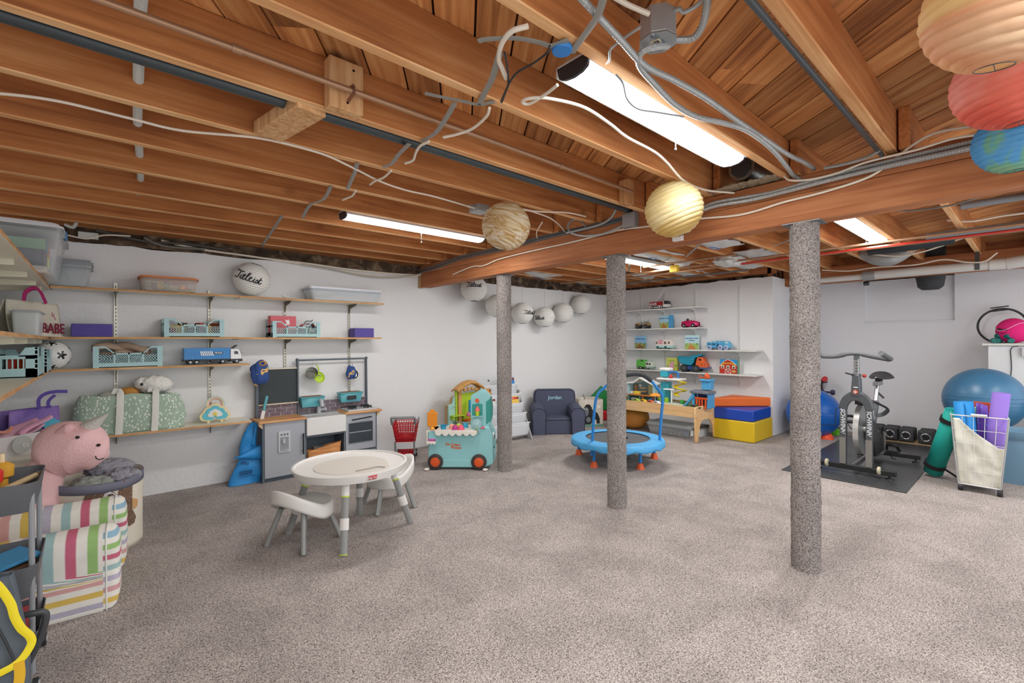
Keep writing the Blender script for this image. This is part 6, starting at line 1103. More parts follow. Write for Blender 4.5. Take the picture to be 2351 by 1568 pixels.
q = G().rslab((0, 0, 0), (.075, .205), .022, 0, .5); bar = G(Matrix.Translation((.113, .022, .103)) @ Matrix.Rotation(pi/2, 4, 'X')).rslab((0, 0, 0), (.075, .205), .024, 0, .5).out('sound_strip', mat('#4f9fd0', .4), bk, bev=.002)
for i in range(7): G().lathe([(0, -.004), (.009, -.004), (.009, 0), (0, 0)], 12, (.1+.026*(i % 2), -.001, .175-.02*i), axis='y').out('button', mat(['#c84a3a', '#e0c040', '#3a3020', '#d8d8d0', '#5aa048', '#b03a2a', '#2a5a9a'][i], .5), bar)
book('picture book with a blue title over an orange field on the third white shelf, left', 1470, SC3+.003, .205, .205, cover(2, '#86b9dc', '#8a8a42', '#8a5a34', 'Little Blue Truck', '#1f5fa8'), .02); book('picture book with green spine and pale sky on the third white shelf, before the upright', 1588, SC3-.003, .215, .215, cover(3, '#bcdce6', '#9fc06a', '#c98444', "Little Blue Truck's", '#2a6a94', 'Springtime'), .03, .06)
bk = book('yellow-green board book with a pink pig on the lowest white shelf', 1542, SC4, .19, .2, cover(4, '#c9cf62', '#bcc454', '#b9a24a', 'Are You', '#8aa03a', 'My Pig?'), .035, -.05, .1)
g = G(); g.prism([(-.045, .03), (.035, .03), (.04, .07), (.02, .1), (.045, .115), (.03, .13), (.02, .15), (.005, .13), (-.02, .12), (-.045, .08)], -.006, 0, ax='y'); g.out('pig_print', mat('#dfa0b4', .5), bk, sm=30); G().lathe([(0, -.006), (.02, -.006), (.02, 0), (0, 0)], 18, (.06, 0, .05), axis='y').out('button_print', mat('#a898b4', .5), bk)
# barn board book
t = thing('barn_book', 'red barn-shaped board book on the lowest white shelf', 'book', pc(1671, SC4-.003, .1), RZC); BRN = mat('#b8301e', .4); part('back_page', mat('#2f93cc', .4), (-.12, .115, .012, .03, 0, .2), par=t, bev=.002); part('page_stack', mat('#6f9a78', .5), (-.115, .135, .03, .055, 0, .19), par=t)
BP_ = [(-.12, 0), (.12, 0), (.12, .12), (.06, .17), (0, .2), (-.06, .17), (-.12, .1)]; G().prism(BP_, 0, .012, ax='y').out('barn_front', BRN, t, sm=0); G().tube([(x, -.001, z) for x, z in BP_[2:]], .004, 6).out('white_roof_edge', WHITE, t)
lettering('POKE-A-DOT!', .035, mat('#e8bb2a', .5), t, fn=lambda x, y, z: (x*1.0, -.0015-z, .147+y-x*x*2.5), ext=.001, bold=.0012); g = G(); g.tube([(-.04, -.003, 0), (-.04, -.003, .06), (.04, -.003, .06), (.04, -.003, 0)], .003, 5); g.tube([(-.04, -.003, 0), (.04, -.003, .06)], .003, 5); g.tube([(.04, -.003, 0), (-.04, -.003, .06)], .003, 5); g.out('barn_door_print', WHITE, t)
for x in (-.075, 0, .08): w_ = part('window_print', mat('#e0d8c8', .5), (x-.022, x+.022, -.002, 0, .07, .115), par=t, bev=0); part('animal_print', mat('#4a3020', .6), (x-.012, x+.012, -.0035, -.002, .075, .1), par=w_, bev=.004)
part('gold_plate_print', mat('#c9a860', .5), (.055, .105, -.002, 0, .02, .05), par=t, bev=0)
# vans and lorries
t = thing('toy_ice_cream_van', 'pink and mint toy ice cream van on the third white shelf', 'toy van', pc(1527, SC3+.003), RZC); g = G(); P = [(-.14, .02), (.145, .02), (.15, .06), (.135, .12), (.1, .145), (-.12, .145), (-.14, .12)]; g.prism(P, -.05, .05, ax='y'); g.out('cream_body', mat('#e9dfd8', .4), t, bev=.006); part('mint_skirt', mat('#a9d4cc', .4), (-.142, .152, -.052, .052, .018, .055), par=t, bev=.004); part('pink_hatch', mat('#e29aa6', .4), (-.085, -.015, -.054, -.05, .075, .12), par=t); part('window', mat('#6a5a4a', .3), (-.128, -.105, -.053, -.05, .075, .115), (.01, .045, -.053, -.05, .075, .115), (.08, .105, -.053, -.05, .078, .118), par=t, bev=0); lettering('ICE CREAM', .018, mat('#d8505c', .5), t, M=FRONT(-.05, -.0515, .133), ext=.001, bold=.0006)
for x in (-.1, .035):
    for s in (-1, 1): wheel(t, x, s*.045, .024, .024, .014, mat('#3f6a6a', .5), mat('#2f4a4a', .5), .5)
t = thing('toy_car_carrier', 'light blue toy car carrier lorry on the third white shelf', 'toy truck', pc(1651, SC3-.003), RZC); LB = mat('#4fa2ce', .4); LBW = mat('#a9b4cf', .4)
g = G(); g.prism([(-.165, .03), (.08, .03), (.085, .125), (0, .13), (-.15, .112), (-.165, .1)], -.04, .04, ax='y'); g.out('trailer', LB, t, bev=.005); g = G(); g.prism([(.085, .03), (.17, .03), (.175, .07), (.145, .115), (.12, .125), (.085, .125)], -.045, .045, ax='y'); g.out('cab', mat('#62b2d8', .4), t, bev=.006); part('deck_slot', mat('#1f4a70', .5), (-.14, -.1, -.043, -.039, .075, .088), (-.08, -.04, -.043, -.039, .07, .092), (-.015, .01, -.043, -.039, .03, .09), par=t, bev=0); part('roof_slot', WHITE, (-.12, -.09, -.043, -.039, .104, .11), (-.06, -.03, -.043, -.039, .108, .114), (.01, .035, -.043, -.039, .108, .114), (.11, .14, -.048, -.044, .095, .112), par=t, bev=0)
for x in (-.12, .035, .115):
    for s in (-1, 1): wheel(t, x, s*.04, .034, .034, .018, LBW, mat('#5b6f9c', .4), .5)
t = thing('toy_recycling_truck', 'green and white toy recycling truck on the lowest white shelf', 'toy truck', pc(1482, SC4+.003), RZC); g = G(); g.prism([(-.145, .035), (.015, .035), (.015, .13), (-.01, .155), (-.14, .155), (-.15, .09)], -.045, .045, ax='y'); g.out('green_box', mat('#5fb548', .4), t, bev=.006); g = G(); g.prism([(.02, .02), (.15, .02), (.155, .06), (.13, .125), (.02, .125)], -.045, .045, ax='y'); g.out('white_cab', mat('#cfdccc', .4), t, bev=.006); part('dark_hatch', mat('#1f4a20', .5), (-.06, -.02, -.048, -.044, .13, .15), par=t, bev=0); part('cab_window', mat('#5a4a3c', .3), (.035, .075, -.048, -.044, .075, .11), (.09, .12, -.048, -.044, .075, .105), par=t, bev=0); part('grey_bumper', mat('#8aa294', .5), (.06, .158, -.047, .047, .02, .045), par=t)
for x in (-.11, -.065, .025):
    for s in (-1, 1): wheel(t, x, s*.042, .024, .024, .016, mat('#1f3324', .5), WHITE, .4)
t = thing('toy_dump_truck', 'large toy dump truck with a teal bed and orange cab on the lowest white shelf', 'toy truck', pc(1594, SC4-.003, .1), RZC+.12); TL = mat('#1f8ea8', .4); OR2 = mat('#e0642a', .4)
g = G(); P = [(-.225, .215), (-.2, .16), (-.16, .12), (-.08, .105), (-.02, .1), (.015, .15), (.03, .21), (.14, .25), (.145, .262), (.0, .255), (-.03, .235), (-.1, .225), (-.22, .235)]; g.prism(P, -.08, .08, ax='y'); g.out('tipper_bed', TL, t, bev=.006); G().tube([(-.22, -.082, .225), (-.1, -.082, .21), (-.03, -.082, .225), (.02, -.082, .25), (.14, -.082, .262)], .006).out('bed_rim', TL, t)
g = G(); g.prism([(.03, .07), (.2, .07), (.2, .11), (.17, .16), (.145, .22), (.07, .225), (.05, .17)], -.075, .075, ax='y'); g.out('orange_cab', OR2, t, bev=.01, seg=3); part('cab_window', mat('#6a1f14', .3), (.085, .13, -.078, -.073, .175, .205), par=t, bev=.003); G().ball((.055, -.076, .19), .01, 10, 6).out('side_hole', DARK, t); part('blue_bumper', mat('#4a5f94', .45), (.1, .225, -.08, .08, .055, .075), par=t); part('blue_frame', mat('#2a4a94', .45), (-.1, .03, -.06, .06, .04, .09), par=t); part('face_print', mat('#7a2f1a', .5), (.13, .14, -.077, -.073, .1, .13), (.17, .178, -.077, -.073, .1, .135), par=t, bev=0)
for x in (-.13, .05):
    for s in (-1, 1):
        o = wheel(t, x, s*.075, .056, .05, .04, DARK, mat('#4a4c50', .5), .55); g = G()
        for k in range(12): a = 2*pi*k/12; g.at((x, s*.075, .056), (0, a, 0)).box((.05, 0, 0), (.012, .04, .012))
        g.M = Matrix(); g.out('tyre_lug', DARK, o, sm=0)
# ================================================================ EXERCISE CORNER
RUB = mat('#3b3d3f', .32, 0, .1, 300, .12, 3); tag(G().bb(5.055, 7.48, .73, 1.685, .002, .009).out('rubber_mat', RUB, bev=.002), 'black rubber floor mat under the exercise bike', 'mat')
def gymball(label, p, r, m): t = thing('exercise_ball', label, 'exercise ball', p); G().ball((0, 0, 0), r, 64, 40).out('ball_skin', m, t); g = G(); [g.tube([(r*cos(b_)*cos(a)*1.001, r*cos(b_)*sin(a)*1.001, r*sin(b_)*1.001) for a in [2*pi*k/60 for k in range(60)]], .0025, 5, closed=True) for b_ in (-.12, 0, .12)]; stuff(g.out('moulded_ring', m, t)); return t
gymball('royal blue exercise ball on the carpet, partly behind the nearest post', pz(1867, 948, .315), .315, mat('#1660b8', .3, 0, 0, 60, .03, 3))
gymball('large steel blue exercise ball resting above the wire cart at the right edge', O+ray(2258, 917)*4.83, .322, mat('#3f7296', .35, 0, .03, 120, .04, 3))
for px, py, c, l in ((1899, 1010, '#f0562a', 'orange spiky balance dome on the carpet beside the mat'), (1922, 1000, '#6fd024', 'lime green spiky balance dome behind the orange one')):
    p = pz(px, py); t = thing('balance_dome', l, 'balance dome', (p.x+.08, p.y+.03, 0)); G().lathe([(0, 0), (.082, 0), (.08, .02), (.062, .055), (.035, .075), (0, .082)], 32).out('dome_shell', mat(c, .4), t); g = G()
    for i in range(5):
        for j in range(6+4*i): b_ = pi/2-.28*(i+.6)*.95; a = 2*pi*j/(6+4*i); g.ball((.08*cos(b_)*cos(a), .08*cos(b_)*sin(a), .08*sin(b_)), .0045, 6, 4)
    stuff(g.out('nubs', mat(c, .4), t))
def hexbell(label, p, rz, c, l=.14, r=.032, lt='hex dumbbell', group=None):
    t = thing('dumbbell', label, 'dumbbell', p, rz, group=group); M_ = mat(c, .5)
    for s in (-1, 1): G().lathe([(0, s*l/2-s*.0-.024), (r*.8, s*l/2-.024), (r, s*l/2-.014), (r, s*l/2+.014), (r*.8, s*l/2+.024), (0, s*l/2+.024)], 8, (0, 0, r*.93), axis='y').out('weight_head', M_, t, sm=20)
    G().cyl((0, -l/2, r*.93), (0, l/2, r*.93), .013).out('grip_bar', M_, t); return t
# dumbbell tree behind the blue ball
rk = V((7.62, 2.06, 0)); t = thing('dumbbell_rack', 'black dumbbell tree behind the blue exercise ball', 'dumbbell rack', rk, RZC)
g = G(); g.prism([(-.09, 0), (.09, 0), (.05, .72), (-.05, .72)], -.03, .03, ax='y'); g.out('upright', mat('#26282b', .5), t, bev=.004); 
for z in (.14, .32, .5, .68): G().bb(-.12+.04*z, .12-.04*z, -.1, .1, z, z+.015).out('cradle', BLACK, t)
for k, (x, z, c, l) in enumerate(((-.02, .7, '#b3202a', 'red dumbbell on top of the dumbbell tree, left'), (.08, .7, '#c22a2c', 'red dumbbell on top of the dumbbell tree, right'), (.11, .52, '#2f3150', 'dark purple dumbbell on the tree below the red ones'), (.14, .34, '#2a2d33', 'black dumbbell on the tree, third level'), (.16, .02, '#26282c', 'black dumbbell at the foot of the tree'))): hexbell(l, (rk.x, rk.y-x, z), RZC+pi/2 if k > 1 else RZC+.2, c, .13, .036)
# square dumbbells in a row
SQ = mat('#3a3c40', .45, 0, .25, 200)
WL = ('block dumbbell nearest the bike', 'second block dumbbell from the bike', 'third block dumbbell from the bike, nearest the teal mat', 'block dumbbell half hidden behind the bike')
for k, y in enumerate((1.235, 1.08, .895, 1.39)):
    t = thing('block_dumbbell', 'black square adjustable '+WL[k], 'dumbbell', (7.6, y, .018), RZC, group='square dumbbells in a row')
    for yy in (-.11, .08): o = G().at((0, yy, .083)).box((0, 0, 0), (.15, .075, .16)).out('weight_block', SQ, t, bev=.022, seg=3)
    G().cyl((0, -.1, .083), (0, .1, .083), .016).out('grip_bar', STEEL, t); g = G(); g.tube([(.043*cos(a), -.149, .083+.043*sin(a)) for a in [2*pi*i/28 for i in range(28)]], .006, 6, closed=True); g.out('silver_dial', STEEL, t); G().lathe([(0, -.004), (.03, -.004), (.03, 0), (0, 0)], 24, (0, -.148, .083), axis='y').out('dial_centre', BLACK, t)
tag(G().bb(7.42, 7.78, .76, 1.48, .002, .017).out('floor_board', wood('board_w', '#8a7358', '#b39b78', '#cbb592', 1), bev=.002), 'thin wooden board under the row of square dumbbells', 'board')
# ---- exercise bike, local -y towards the viewer
t = thing('exercise_bike', 'dark grey spin bike with silver flywheel on the black rubber mat', 'exercise bike', (5.4, 1.14, .009), RZC)
FR = mat('#565a5e', .38, .3); FRS = mat('#9c9c98', .35, .8); GRIP = mat('#626466', .8)
def bt(nm, pts, r, m=FR, n=12, par=None, **k): return G().tube(pts, r, n, **k).out(nm, m, par or t)
for y, xa, xb in ((0, -.36, .29), (.94, -.2, .34)): G().bb(xa, xb, y-.025, y+.025, .035, .08).out('stabiliser', mat('#2c2e2e', .35, .3), t, bev=.004)
for x, y in ((-.32, 0), (.24, 0), (.3, .94), (-.17, .94)): G().lathe([(0, 0), (.032, 0), (.028, .012), (.008, .016), (.008, .036), (0, .036)], 18, (x, y, 0)).out('levelling_foot', BLACK, t)
for x in (-.24, .17): o = wheel(t, x+.0, -.035, .075, .036, .024, mat('#bdb79c', .5), FRS, .35, 'x', 'transport_wheel')
for s, x0, x1 in ((-1, -.115, -.1), (1, .09, .105)):
    g = G(); g.prism([(x0-.025, .08), (x0+.03, .08), (x0+.035 if s < 0 else x0+.03, .6), (x0-.02, .6)], -.025, .025, ax='y'); o = g.out('fork_leg', FR, t, bev=.008); part('worn_plate', FRS, (x0-.022, x0+.028, -.027, -.024, .085, .34), par=o, bev=.001)
    G().ball((x0+.004, -.028, .39), .009, 12, 8).out('bolt', STEEL, o); lettering('SCHWINN', .05, mat('#d0d6d8', .5), o, M=Matrix.Translation((x0+.006, -.0275, .5)) @ Matrix.Rotation(pi/2, 4, 'Y') @ Matrix.Rotation(pi/2, 4, 'X'), ext=.0008, shear=.3, bold=.001)
g = G(); oo = [(.135*cos(a)-.005, .62+.17*sin(a)) for a in [pi-pi*k/16 for k in range(17)]]; ii = [(.075*cos(a)-.005, .6+.1*sin(a)) for a in [pi*k/16 for k in range(17)]]; g.prism(oo+ii, -.03, .03, ax='y'); g.out('fork_crown', FR, t, bev=.008, sm=40)
g = G(); g.prism([(-.045, .74), (.035, .74), (.025, .95), (-.03, .95)], -.035, .035, ax='y'); g.out('head_tube', FR, t, bev=.008); G().lathe([(0, -.004), (.028, -.004), (.028, 0), (0, 0)], 24, (-.005, -.034, .785), axis='y', sx=1, sy=1).out('white_emblem', WHITE, t); G().lathe([(0, -.004), (.021, -.004), (.021, 0), (0, 0)], 24, (-.005, -.037, .785), axis='y').out('red_emblem', mat('#c2452e', .5), t); part('emblem_cross', WHITE, (-.019, .009, -.043, -.041, .781, .789), (-.009, -.001, -.043, -.041, .771, .799), par=t, bev=0)
part('small_white_sticker', WHITE, (-.02, .015, -.037, -.035, .825, .833), par=t, bev=0); part('stem_post', mat('#c6c9cb', .25, 1), (-.022, .018, -.02, .02, .95, 1.1), par=t); 
for k in range(4): G().lathe([(0, -.002), (.005, -.002), (.005, 0), (0, 0)], 10, (0, -.02, .98+.028*k), axis='y').out('pin_hole', BLACK, t)
part('stem_collar', FR, (-.035, .03, -.03, .03, .93, .955), (-.02, .016, -.025, .03, 1.09, 1.13), par=t); G().tube([(-.02, -.03, .945), (-.05, -.05, .955), (-.08, -.05, .965)], .008).out('clamp_lever', BLACK, t)
B1 = bez([(-.27, -.04, 1.12), (-.17, 0, 1.12), (-.06, 0, 1.145), (.03, 0, 1.145), (.12, 0, 1.125), (.24, 0, 1.1)], 8); hbar = bt('handlebar', B1, .018, GRIP); G().tube(B1[:14], .023, 12).out('foam_sleeve', GRIP, hbar); G().tube(B1[-16:], .023, 12).out('foam_sleeve', GRIP, hbar)
for s, p0 in ((-1, B1[0]), (1, B1[-1])): G().tube(bez([p0, p0+V((s*.015, -.04, .01)), p0+V((s*.0-.02, -.2, .06))]), .023, 12).out('grip_horn', GRIP, hbar)
# flywheel
wy, wz = .19, .405; g = G(); g.lathe([(.2, -.018), (.24, -.022), (.24, .022), (.2, .018)], 64, (-.005, wy, wz), axis='x'); fw = g.out('flywheel_rim', mat('#d4d6d6', .32, .85), t)
G().lathe([(0, -.004), (.205, -.006), (.205, .006), (0, .004)], 48, (-.005, wy, wz), axis='x').out('flywheel_disc', mat('#8e9496', .3, .8), fw); G().lathe([(0, -.07), (.022, -.07), (.03, -.03), (.03, .03), (.022, .07), (0, .07)], 20, (-.005, wy, wz), axis='x').out('hub', FRS, fw)
for k in range(5): a = 2*pi*k/5; G().tube([(-.012, wy+.03*cos(a), wz+.03*sin(a)), (-.012, wy+.2*cos(a), wz+.2*sin(a))], 1, 6, flat=(.012, .02)).out('spoke', mat('#54585a', .4, .5), fw)
part('brake_pad', mat('#2a241e', .6), (-.05, .04, .15, .24, .645, .69), par=t); G().tube([(-.005, -.02, .93), (-.005, .1, .9), (-.005, .13, .7)], .022).out('resistance_tube', FR, t); G().ball((.03, .14, .93), .018, 12, 8).out('red_knob', mat('#a8322a', .4), t)
bt('main_beam', [(-.005, .05, .72), (-.005, .35, .62), (-.005, .62, .38), (-.005, .9, .09)], .03); bt('lower_rail', [(.03, .02, .06), (.03, .5, .1), (.03, .92, .06)], .02, FRS); bt('lower_rail', [(-.05, .02, .06), (-.05, .92, .06)], .02, FRS)
bt('seat_tube', [(-.005, .55, .28), (-.005, .78, .62)], .034); bt('seat_post', [(-.005, .78, .62), (-.005, .88, .8)], .02, STEEL); part('seat_slider', STEEL, (-.03, .02, .8, 1.02, .785, .83), par=t); bt('seat_lever', [(.0, .84, .72), (.06, .82, .66)], .01, BLACK)
def sad(u, v):
    w = .082*max(0, 1-u*1.15)**.7+.024; a = pi*v; return (-.005+w*cos(a), .82+.27*(1-u), .86+.03*(1-u)**2+.03*sin(a)-.035*abs(cos(a))**3*(1-u))
G().surf(lambda u, v: (lambda p: (p[0], 1.12-(p[1]-.82)-.0 if 0 else p[1], p[2]))(sad(u, v)), 14, 15).out('saddle', mat('#2f3032', .5), t, solid=.015, sm=60); part('saddle_clamp', DARK, (-.035, .025, .93, .99, .83, .86), par=t)
g = G(); g.prism([(.35, .12), (.75, .12), (.78, .2), (.72, .28), (.5, .33), (.3, .5), (.16, .48), (.15, .38), (.25, .28)], .05, .08, ax='x'); g.out('chain_guard', mat('#2b2d30', .35), t, bev=.008)
bt('crank_arm', [(.095, .6, .25), (.1, .58, .34), (.1, .62, .15)], .013, FRS); bt('crank_arm', [(-.09, .6, .25), (-.09, .56, .4)], .013, FRS)
for x, y, z in ((.17, .62, .15), (-.16, .56, .41)): p_ = part('pedal', BLACK, (x-.05, x+.05, y-.05, y+.05, z-.012, z+.012), par=t, bev=.005); G().tube(bez([(x-.05, y, z), (x-.04, y-.04, z+.06), (x+.03, y-.05, z+.06), (x+.05, y, z)]), 1, 6, flat=(.014, .003)).out('toe_strap', BLACK, p_); G().tube(bez([(x-.03, y-.05, z-.01), (x, y-.06, z-.06), (x+.03, y-.05, z-.07)]), 1, 6, flat=(.008, .002)).out('strap_end', BLACK, p_)
G().tube(bez([(.0, .7, .62), (.07, .66, .6), (.12, .66, .56), (.07, .7, .5), (0, .68, .48)]), 1, 8, flat=(.022, .004)).out('bottle_holder', mat('#4a4d50', .4), t); G().tube([(-.14, 0, .62), (-.17, -.01, .6), (-.17, -.02, .45), (-.3, -.03, .44)], .004).out('cable_loop', BLACK, t)
# ---- teal rolled mat leaning on the wire cart
A = pz(2141, 1093, .0)+V((0, 0, .045)); B = O+ray(2192, 944)*4.12; dd = (B-A).normalized(); t = thing('teal_yoga_mat', 'teal rolled exercise mat with black straps leaning on the wire cart', 'yoga mat', A); L_m = (B-A).length; q = dd.to_track_quat('Z', 'Y'); t.rotation_mode = 'QUATERNION'; t.rotation_quaternion = q
TEA = mat('#12a196', .7, 0, .15, 120, .03); rr_ = .072
def roll(t, L, r, m, turns=3, gap=.012, core=.02, name='rolled_mat'):
    n = 90; P = [((core+(r-core)*i/n)*cos(2*pi*turns*i/n), (core+(r-core)*i/n)*sin(2*pi*turns*i/n)) for i in range(n+1)]
    return G().surf(lambda u, v: (*P[min(int(round(u*n)), n)], L*v), n+1, 2).out(name, m, t, solid=(r-core)/turns*.7, sm=60)
roll(t, L_m, rr_, TEA)
for f in (.12, .86): G().lathe([(rr_+.004, f*L_m-.02), (rr_+.007, f*L_m-.02), (rr_+.007, f*L_m+.02), (rr_+.004, f*L_m+.02)], 32).out('black_strap', mat('#1d1e20', .7), t)
tag(G().tube(bez([tuple(A+V((.0, -.05, .06))), tuple(A+V((-.05, -.16, .0))), tuple(A+V((-.1, -.22, -.035))), tuple(A+V((-.02, -.2, .16))), tuple(A+V((.05, -.17, .3)))]), 1, 8, flat=(.02, .0025)).out('carry_strap', mat('#2b2c2c', .8)), 'black carrying strap hanging between the teal mat and the cart', 'strap')
# ---- wire cart with liner
t = thing('wire_cart', 'white wire laundry cart on casters with a drooping white liner', 'cart', (0, 0, 0)); WM = mat('#dcdcda', .35, .2)
f0 = [pX(2200, 1107, 5.5), pX(2298, 1130, 5.5), pX(2317, 965, 5.5), pX(2183, 953, 5.5)]; dpt = V((.30, .03, 0)); zb = .06; f0[0].z = f0[1].z = zb; f0[2].z = f0[3].z = .64
bk_ = [p+dpt for p in f0]
def wires(a, b, c, d_, nx, nz, nm):
    g = G()
    for i in range(nx+1): u = i/nx; g.tube([a+(b-a)*u, d_+(c-d_)*u], .0022 if 0 < i < nx else .006, 6)
    for j in range(nz+1): v = j/nz; g.tube([a+(d_-a)*v, b+(c-b)*v], .0022 if 0 < j < nz else .005, 6)
    g.out(nm, WM, t)
wires(f0[0], f0[1], f0[2], f0[3], 5, 5, 'wire_panel'); wires(bk_[0], bk_[1], bk_[2], bk_[3], 5, 5, 'wire_panel'); wires(f0[0], bk_[0], bk_[3], f0[3], 4, 5, 'wire_panel'); wires(f0[1], bk_[1], bk_[2], f0[2], 4, 5, 'wire_panel')
g = G(); g.add([f0[0], f0[1], bk_[1], bk_[0]], [(0, 1, 2, 3)]); g.out('base_panel', WM, t, solid=.004); G().tube([f0[3]+(f0[2]-f0[3])*.36+V((-.006, 0, .012)), f0[3]+(f0[2]-f0[3])*.64+V((-.006, 0, .012))], .011, 10).out('white_handle', WM, t)
for p in (f0[0]+V((.01, -.01, 0)), f0[1]+V((.01, .01, 0)), bk_[0]+V((0, -.01, 0)), bk_[1]+V((0, .01, 0))): c_ = G().at((p.x, p.y, .03)).cyl((0, -.012, 0), (0, .012, 0), .029, n=20).cyl((0, -.022, 0), (0, -.014, 0), .027, n=20).out('caster', mat('#26272a', .4), t); G().cyl((p.x, p.y, .04), (p.x, p.y, .062), .012).out('caster_stem', BLACK, c_)
def liner(u, v):
    top = .95-.38*max(0, min(1, (u-.12)/.75))**.8-(.12*sin(pi*min(max((u-.15)/.5, 0), 1))*0)
    w = v*top; a = f0[0]+(f0[3]-f0[0])*w; b = f0[1]+(f0[2]-f0[1])*w; p = a+(b-a)*(.03+.94*u); s = .012+.012*sin(9*u+7*v)*v+.02*noise.noise(V((u*4, v*5, 3))); return p+V((.012+s, 0, 0))
LIN = mat('#dddccf', .85, 0, .2, 18, .03, 5); G().surf(liner, 34, 34).out('front_liner', LIN, t, solid=.003, sm=60)
G().surf(lambda u, v: (lambda w: f0[1]+(f0[2]-f0[1])*w+dpt*(.03+.94*u)+V((0, .01, 0)))(v*.55), 8, 8).surf(lambda u, v: (lambda w: f0[0]+(f0[3]-f0[0])*w+dpt*(.03+.94*u)+V((0, -.01, 0)))(v*.95), 8, 8).out('side_liner', LIN, t, solid=.003, sm=60)
def inroll(name, label, px0, px1, pyt, dx, m, r=None, z0=.075, rings=2, tilt=0):
    a = pX((px0+px1)/2, pyt, 5.5+dx); w = (pX(px0, pyt, 5.5+dx)-pX(px1, pyt, 5.5+dx)).length; r = r or w/2*.93; t = thing(name, label, 'yoga mat', (5.5+dx, max(min(a.y, .43), .21) if False else a.y, z0)); bt_ = V((5.5+dx, .33+(a.y-.33)*.45, z0)); t.location = bt_; d_ = a-bt_; t.rotation_mode = 'QUATERNION'; t.rotation_quaternion = d_.to_track_quat('Z', 'Y'); roll(t, d_.length, r, m, rings, core=r*.3); return t
inroll('yoga_mat', 'bright blue rolled yoga mat standing in the wire cart', 2187, 2240, 922, .12, mat('#1683c8', .6, 0, .12, 160)); inroll('yoga_mat', 'lilac rolled yoga mat standing tallest in the wire cart', 2272, 2322, 902, .13, mat('#8668c0', .7, 0, .2, 180))
tag(G().at((5.7, .335, .08), (.0, .04, .0)).bb(-.01, .01, -.04, .03, 0, .62).out('mint_block', mat('#a6dcc6', .6), bev=.006), 'mint green foam slab between the rolls in the wire cart', 'foam slab'); tag(G().at((5.78, .36, .08), (.05, 0, 0)).bb(-.008, .008, -.07, .05, 0, .66).out('red_board', mat('#b8482e', .5), bev=.003), 'red-edged board sticking up behind the mint slab in the cart', 'board')
DRP = ramp_mat('drop_print', [(.0, '#58a8dc'), (.16, '#58a8dc'), (.2, '#7a58b8'), (1, '#7456b4')], tex='vor', ts=34, rough=.6, inter='CONSTANT'); t = thing('yoga_mat', 'purple mat with light blue drops, left of the lilac roll', 'yoga mat', (5.66, .285, .08)); G().surf(lambda u, v: (.03*sin(4*u), .045-.07*u+.02*v, .66*v-.02*u), 10, 10).out('mat_sheet', DRP, t, solid=.008)
# ---- blue bin, cabinet, ring, tennis ball, small dumbbells, plug, dark green cloth
bp_ = pz(2312, 1106); t = thing('blue_bin', 'grey-blue plastic bin behind the wire cart, under the big ball', 'bin', (6.2, .13, 0)); PBn = mat('#6f93ab', .45); G().tub((0, 0, 0), (.26, .26), (.34, .34), .46, .006, r=.5).out('bin_body', PBn, t); G().tub((0, 0, .4), (.35, .35), (.38, .38), .07, .012, r=.5).out('bin_rim', PBn, t)
t = thing('white_cabinet', 'white cabinet with a flat top at the right edge, behind the big ball', 'cabinet', (7.25, 0, 0)); part('cabinet_body', mat('#dfe0e0', .5), (.02, .55, -.9, .355, 0, 1.215), par=t, bev=.002); part('cabinet_top', mat('#d9d8d2', .45), (-.01, .57, -.92, .4, 1.215, 1.24), par=t, bev=.004)
t = thing('tennis_ball', 'oversized hot pink tennis ball on the white cabinet', 'ball', O+ray(2326, 743)*5.02); PKB = mat('#e0207a', .85, 0, .2, 150, .04, 5); G().ball((0, 0, 0), .135, 48, 30).out('felt_skin', PKB, t); t.location.z = 1.24+.135
g = G(); g.tube([V((.1365*cos(a), .1365*sin(a)*cos(.5)-.0, .1365*(.35*sin(2*a)+.35))).normalized()*.1365 for a in [2*pi*k/60 for k in range(60)]], .003, 6, closed=True); g.out('white_seam', mat('#eec0d2', .6), t)
va = atan2(O.y-t.location.y, O.x-t.location.x)
def onball(x, y, z, a0, e0): la = e0+y/.135; lo = a0+x/.135; R_ = .136+z; return (R_*cos(la)*cos(lo), R_*cos(la)*sin(lo), R_*sin(la))
lettering('Wilson', .04, INK, t, fn=lambda x, y, z: onball(x, y, z, va-.75, .1), ext=.0008, bold=.0012); lettering('US open', .03, mat('#7a1a4a', .6), t, fn=lambda x, y, z: onball(x, y, z, va-.75, -.18), ext=.0008)
c0 = pX(2300, 744, 7.62); t = thing('pilates_ring', 'black flexible exercise ring with foam grips leaning behind the pink ball', 'exercise ring', (7.66, c0.y, 1.24+.195), RZC); BKF = mat('#3c3d3c', .8, 0, .2, 200)
G().tube([(.195*cos(a), .04*sin(a), .195*sin(a)) for a in [2*pi*k/60 for k in range(60)]], .011, 10, closed=True).out('ring_band', BKF, t)
for z, s in ((.215, 1), (.175, -1)): G().at((-.02, .035, z), (0, -.12, 0)).box((0, 0, 0), (.15, .03, .012)).out('foam_pad', BKF, t, bev=.004)
TDB = mat('#0f6a66', .55)
for k, (px, zz, l) in enumerate(((2282, 0, 'teal dumbbell on the white cabinet, leftmost'), (2292, 0, 'teal dumbbell on the white cabinet, in the middle of the row'), (2320, 0, 'teal dumbbell on the white cabinet, right end of the row'), (2303, .05, 'teal dumbbell stacked on top of the other teal ones'))):
    a = pX(px, 775, 7.3); hexbell(l, (7.3, a.y, 1.241+zz), (.1, -.15, .1, .9)[k]+RZC, '#0f6a66', .09, .03)
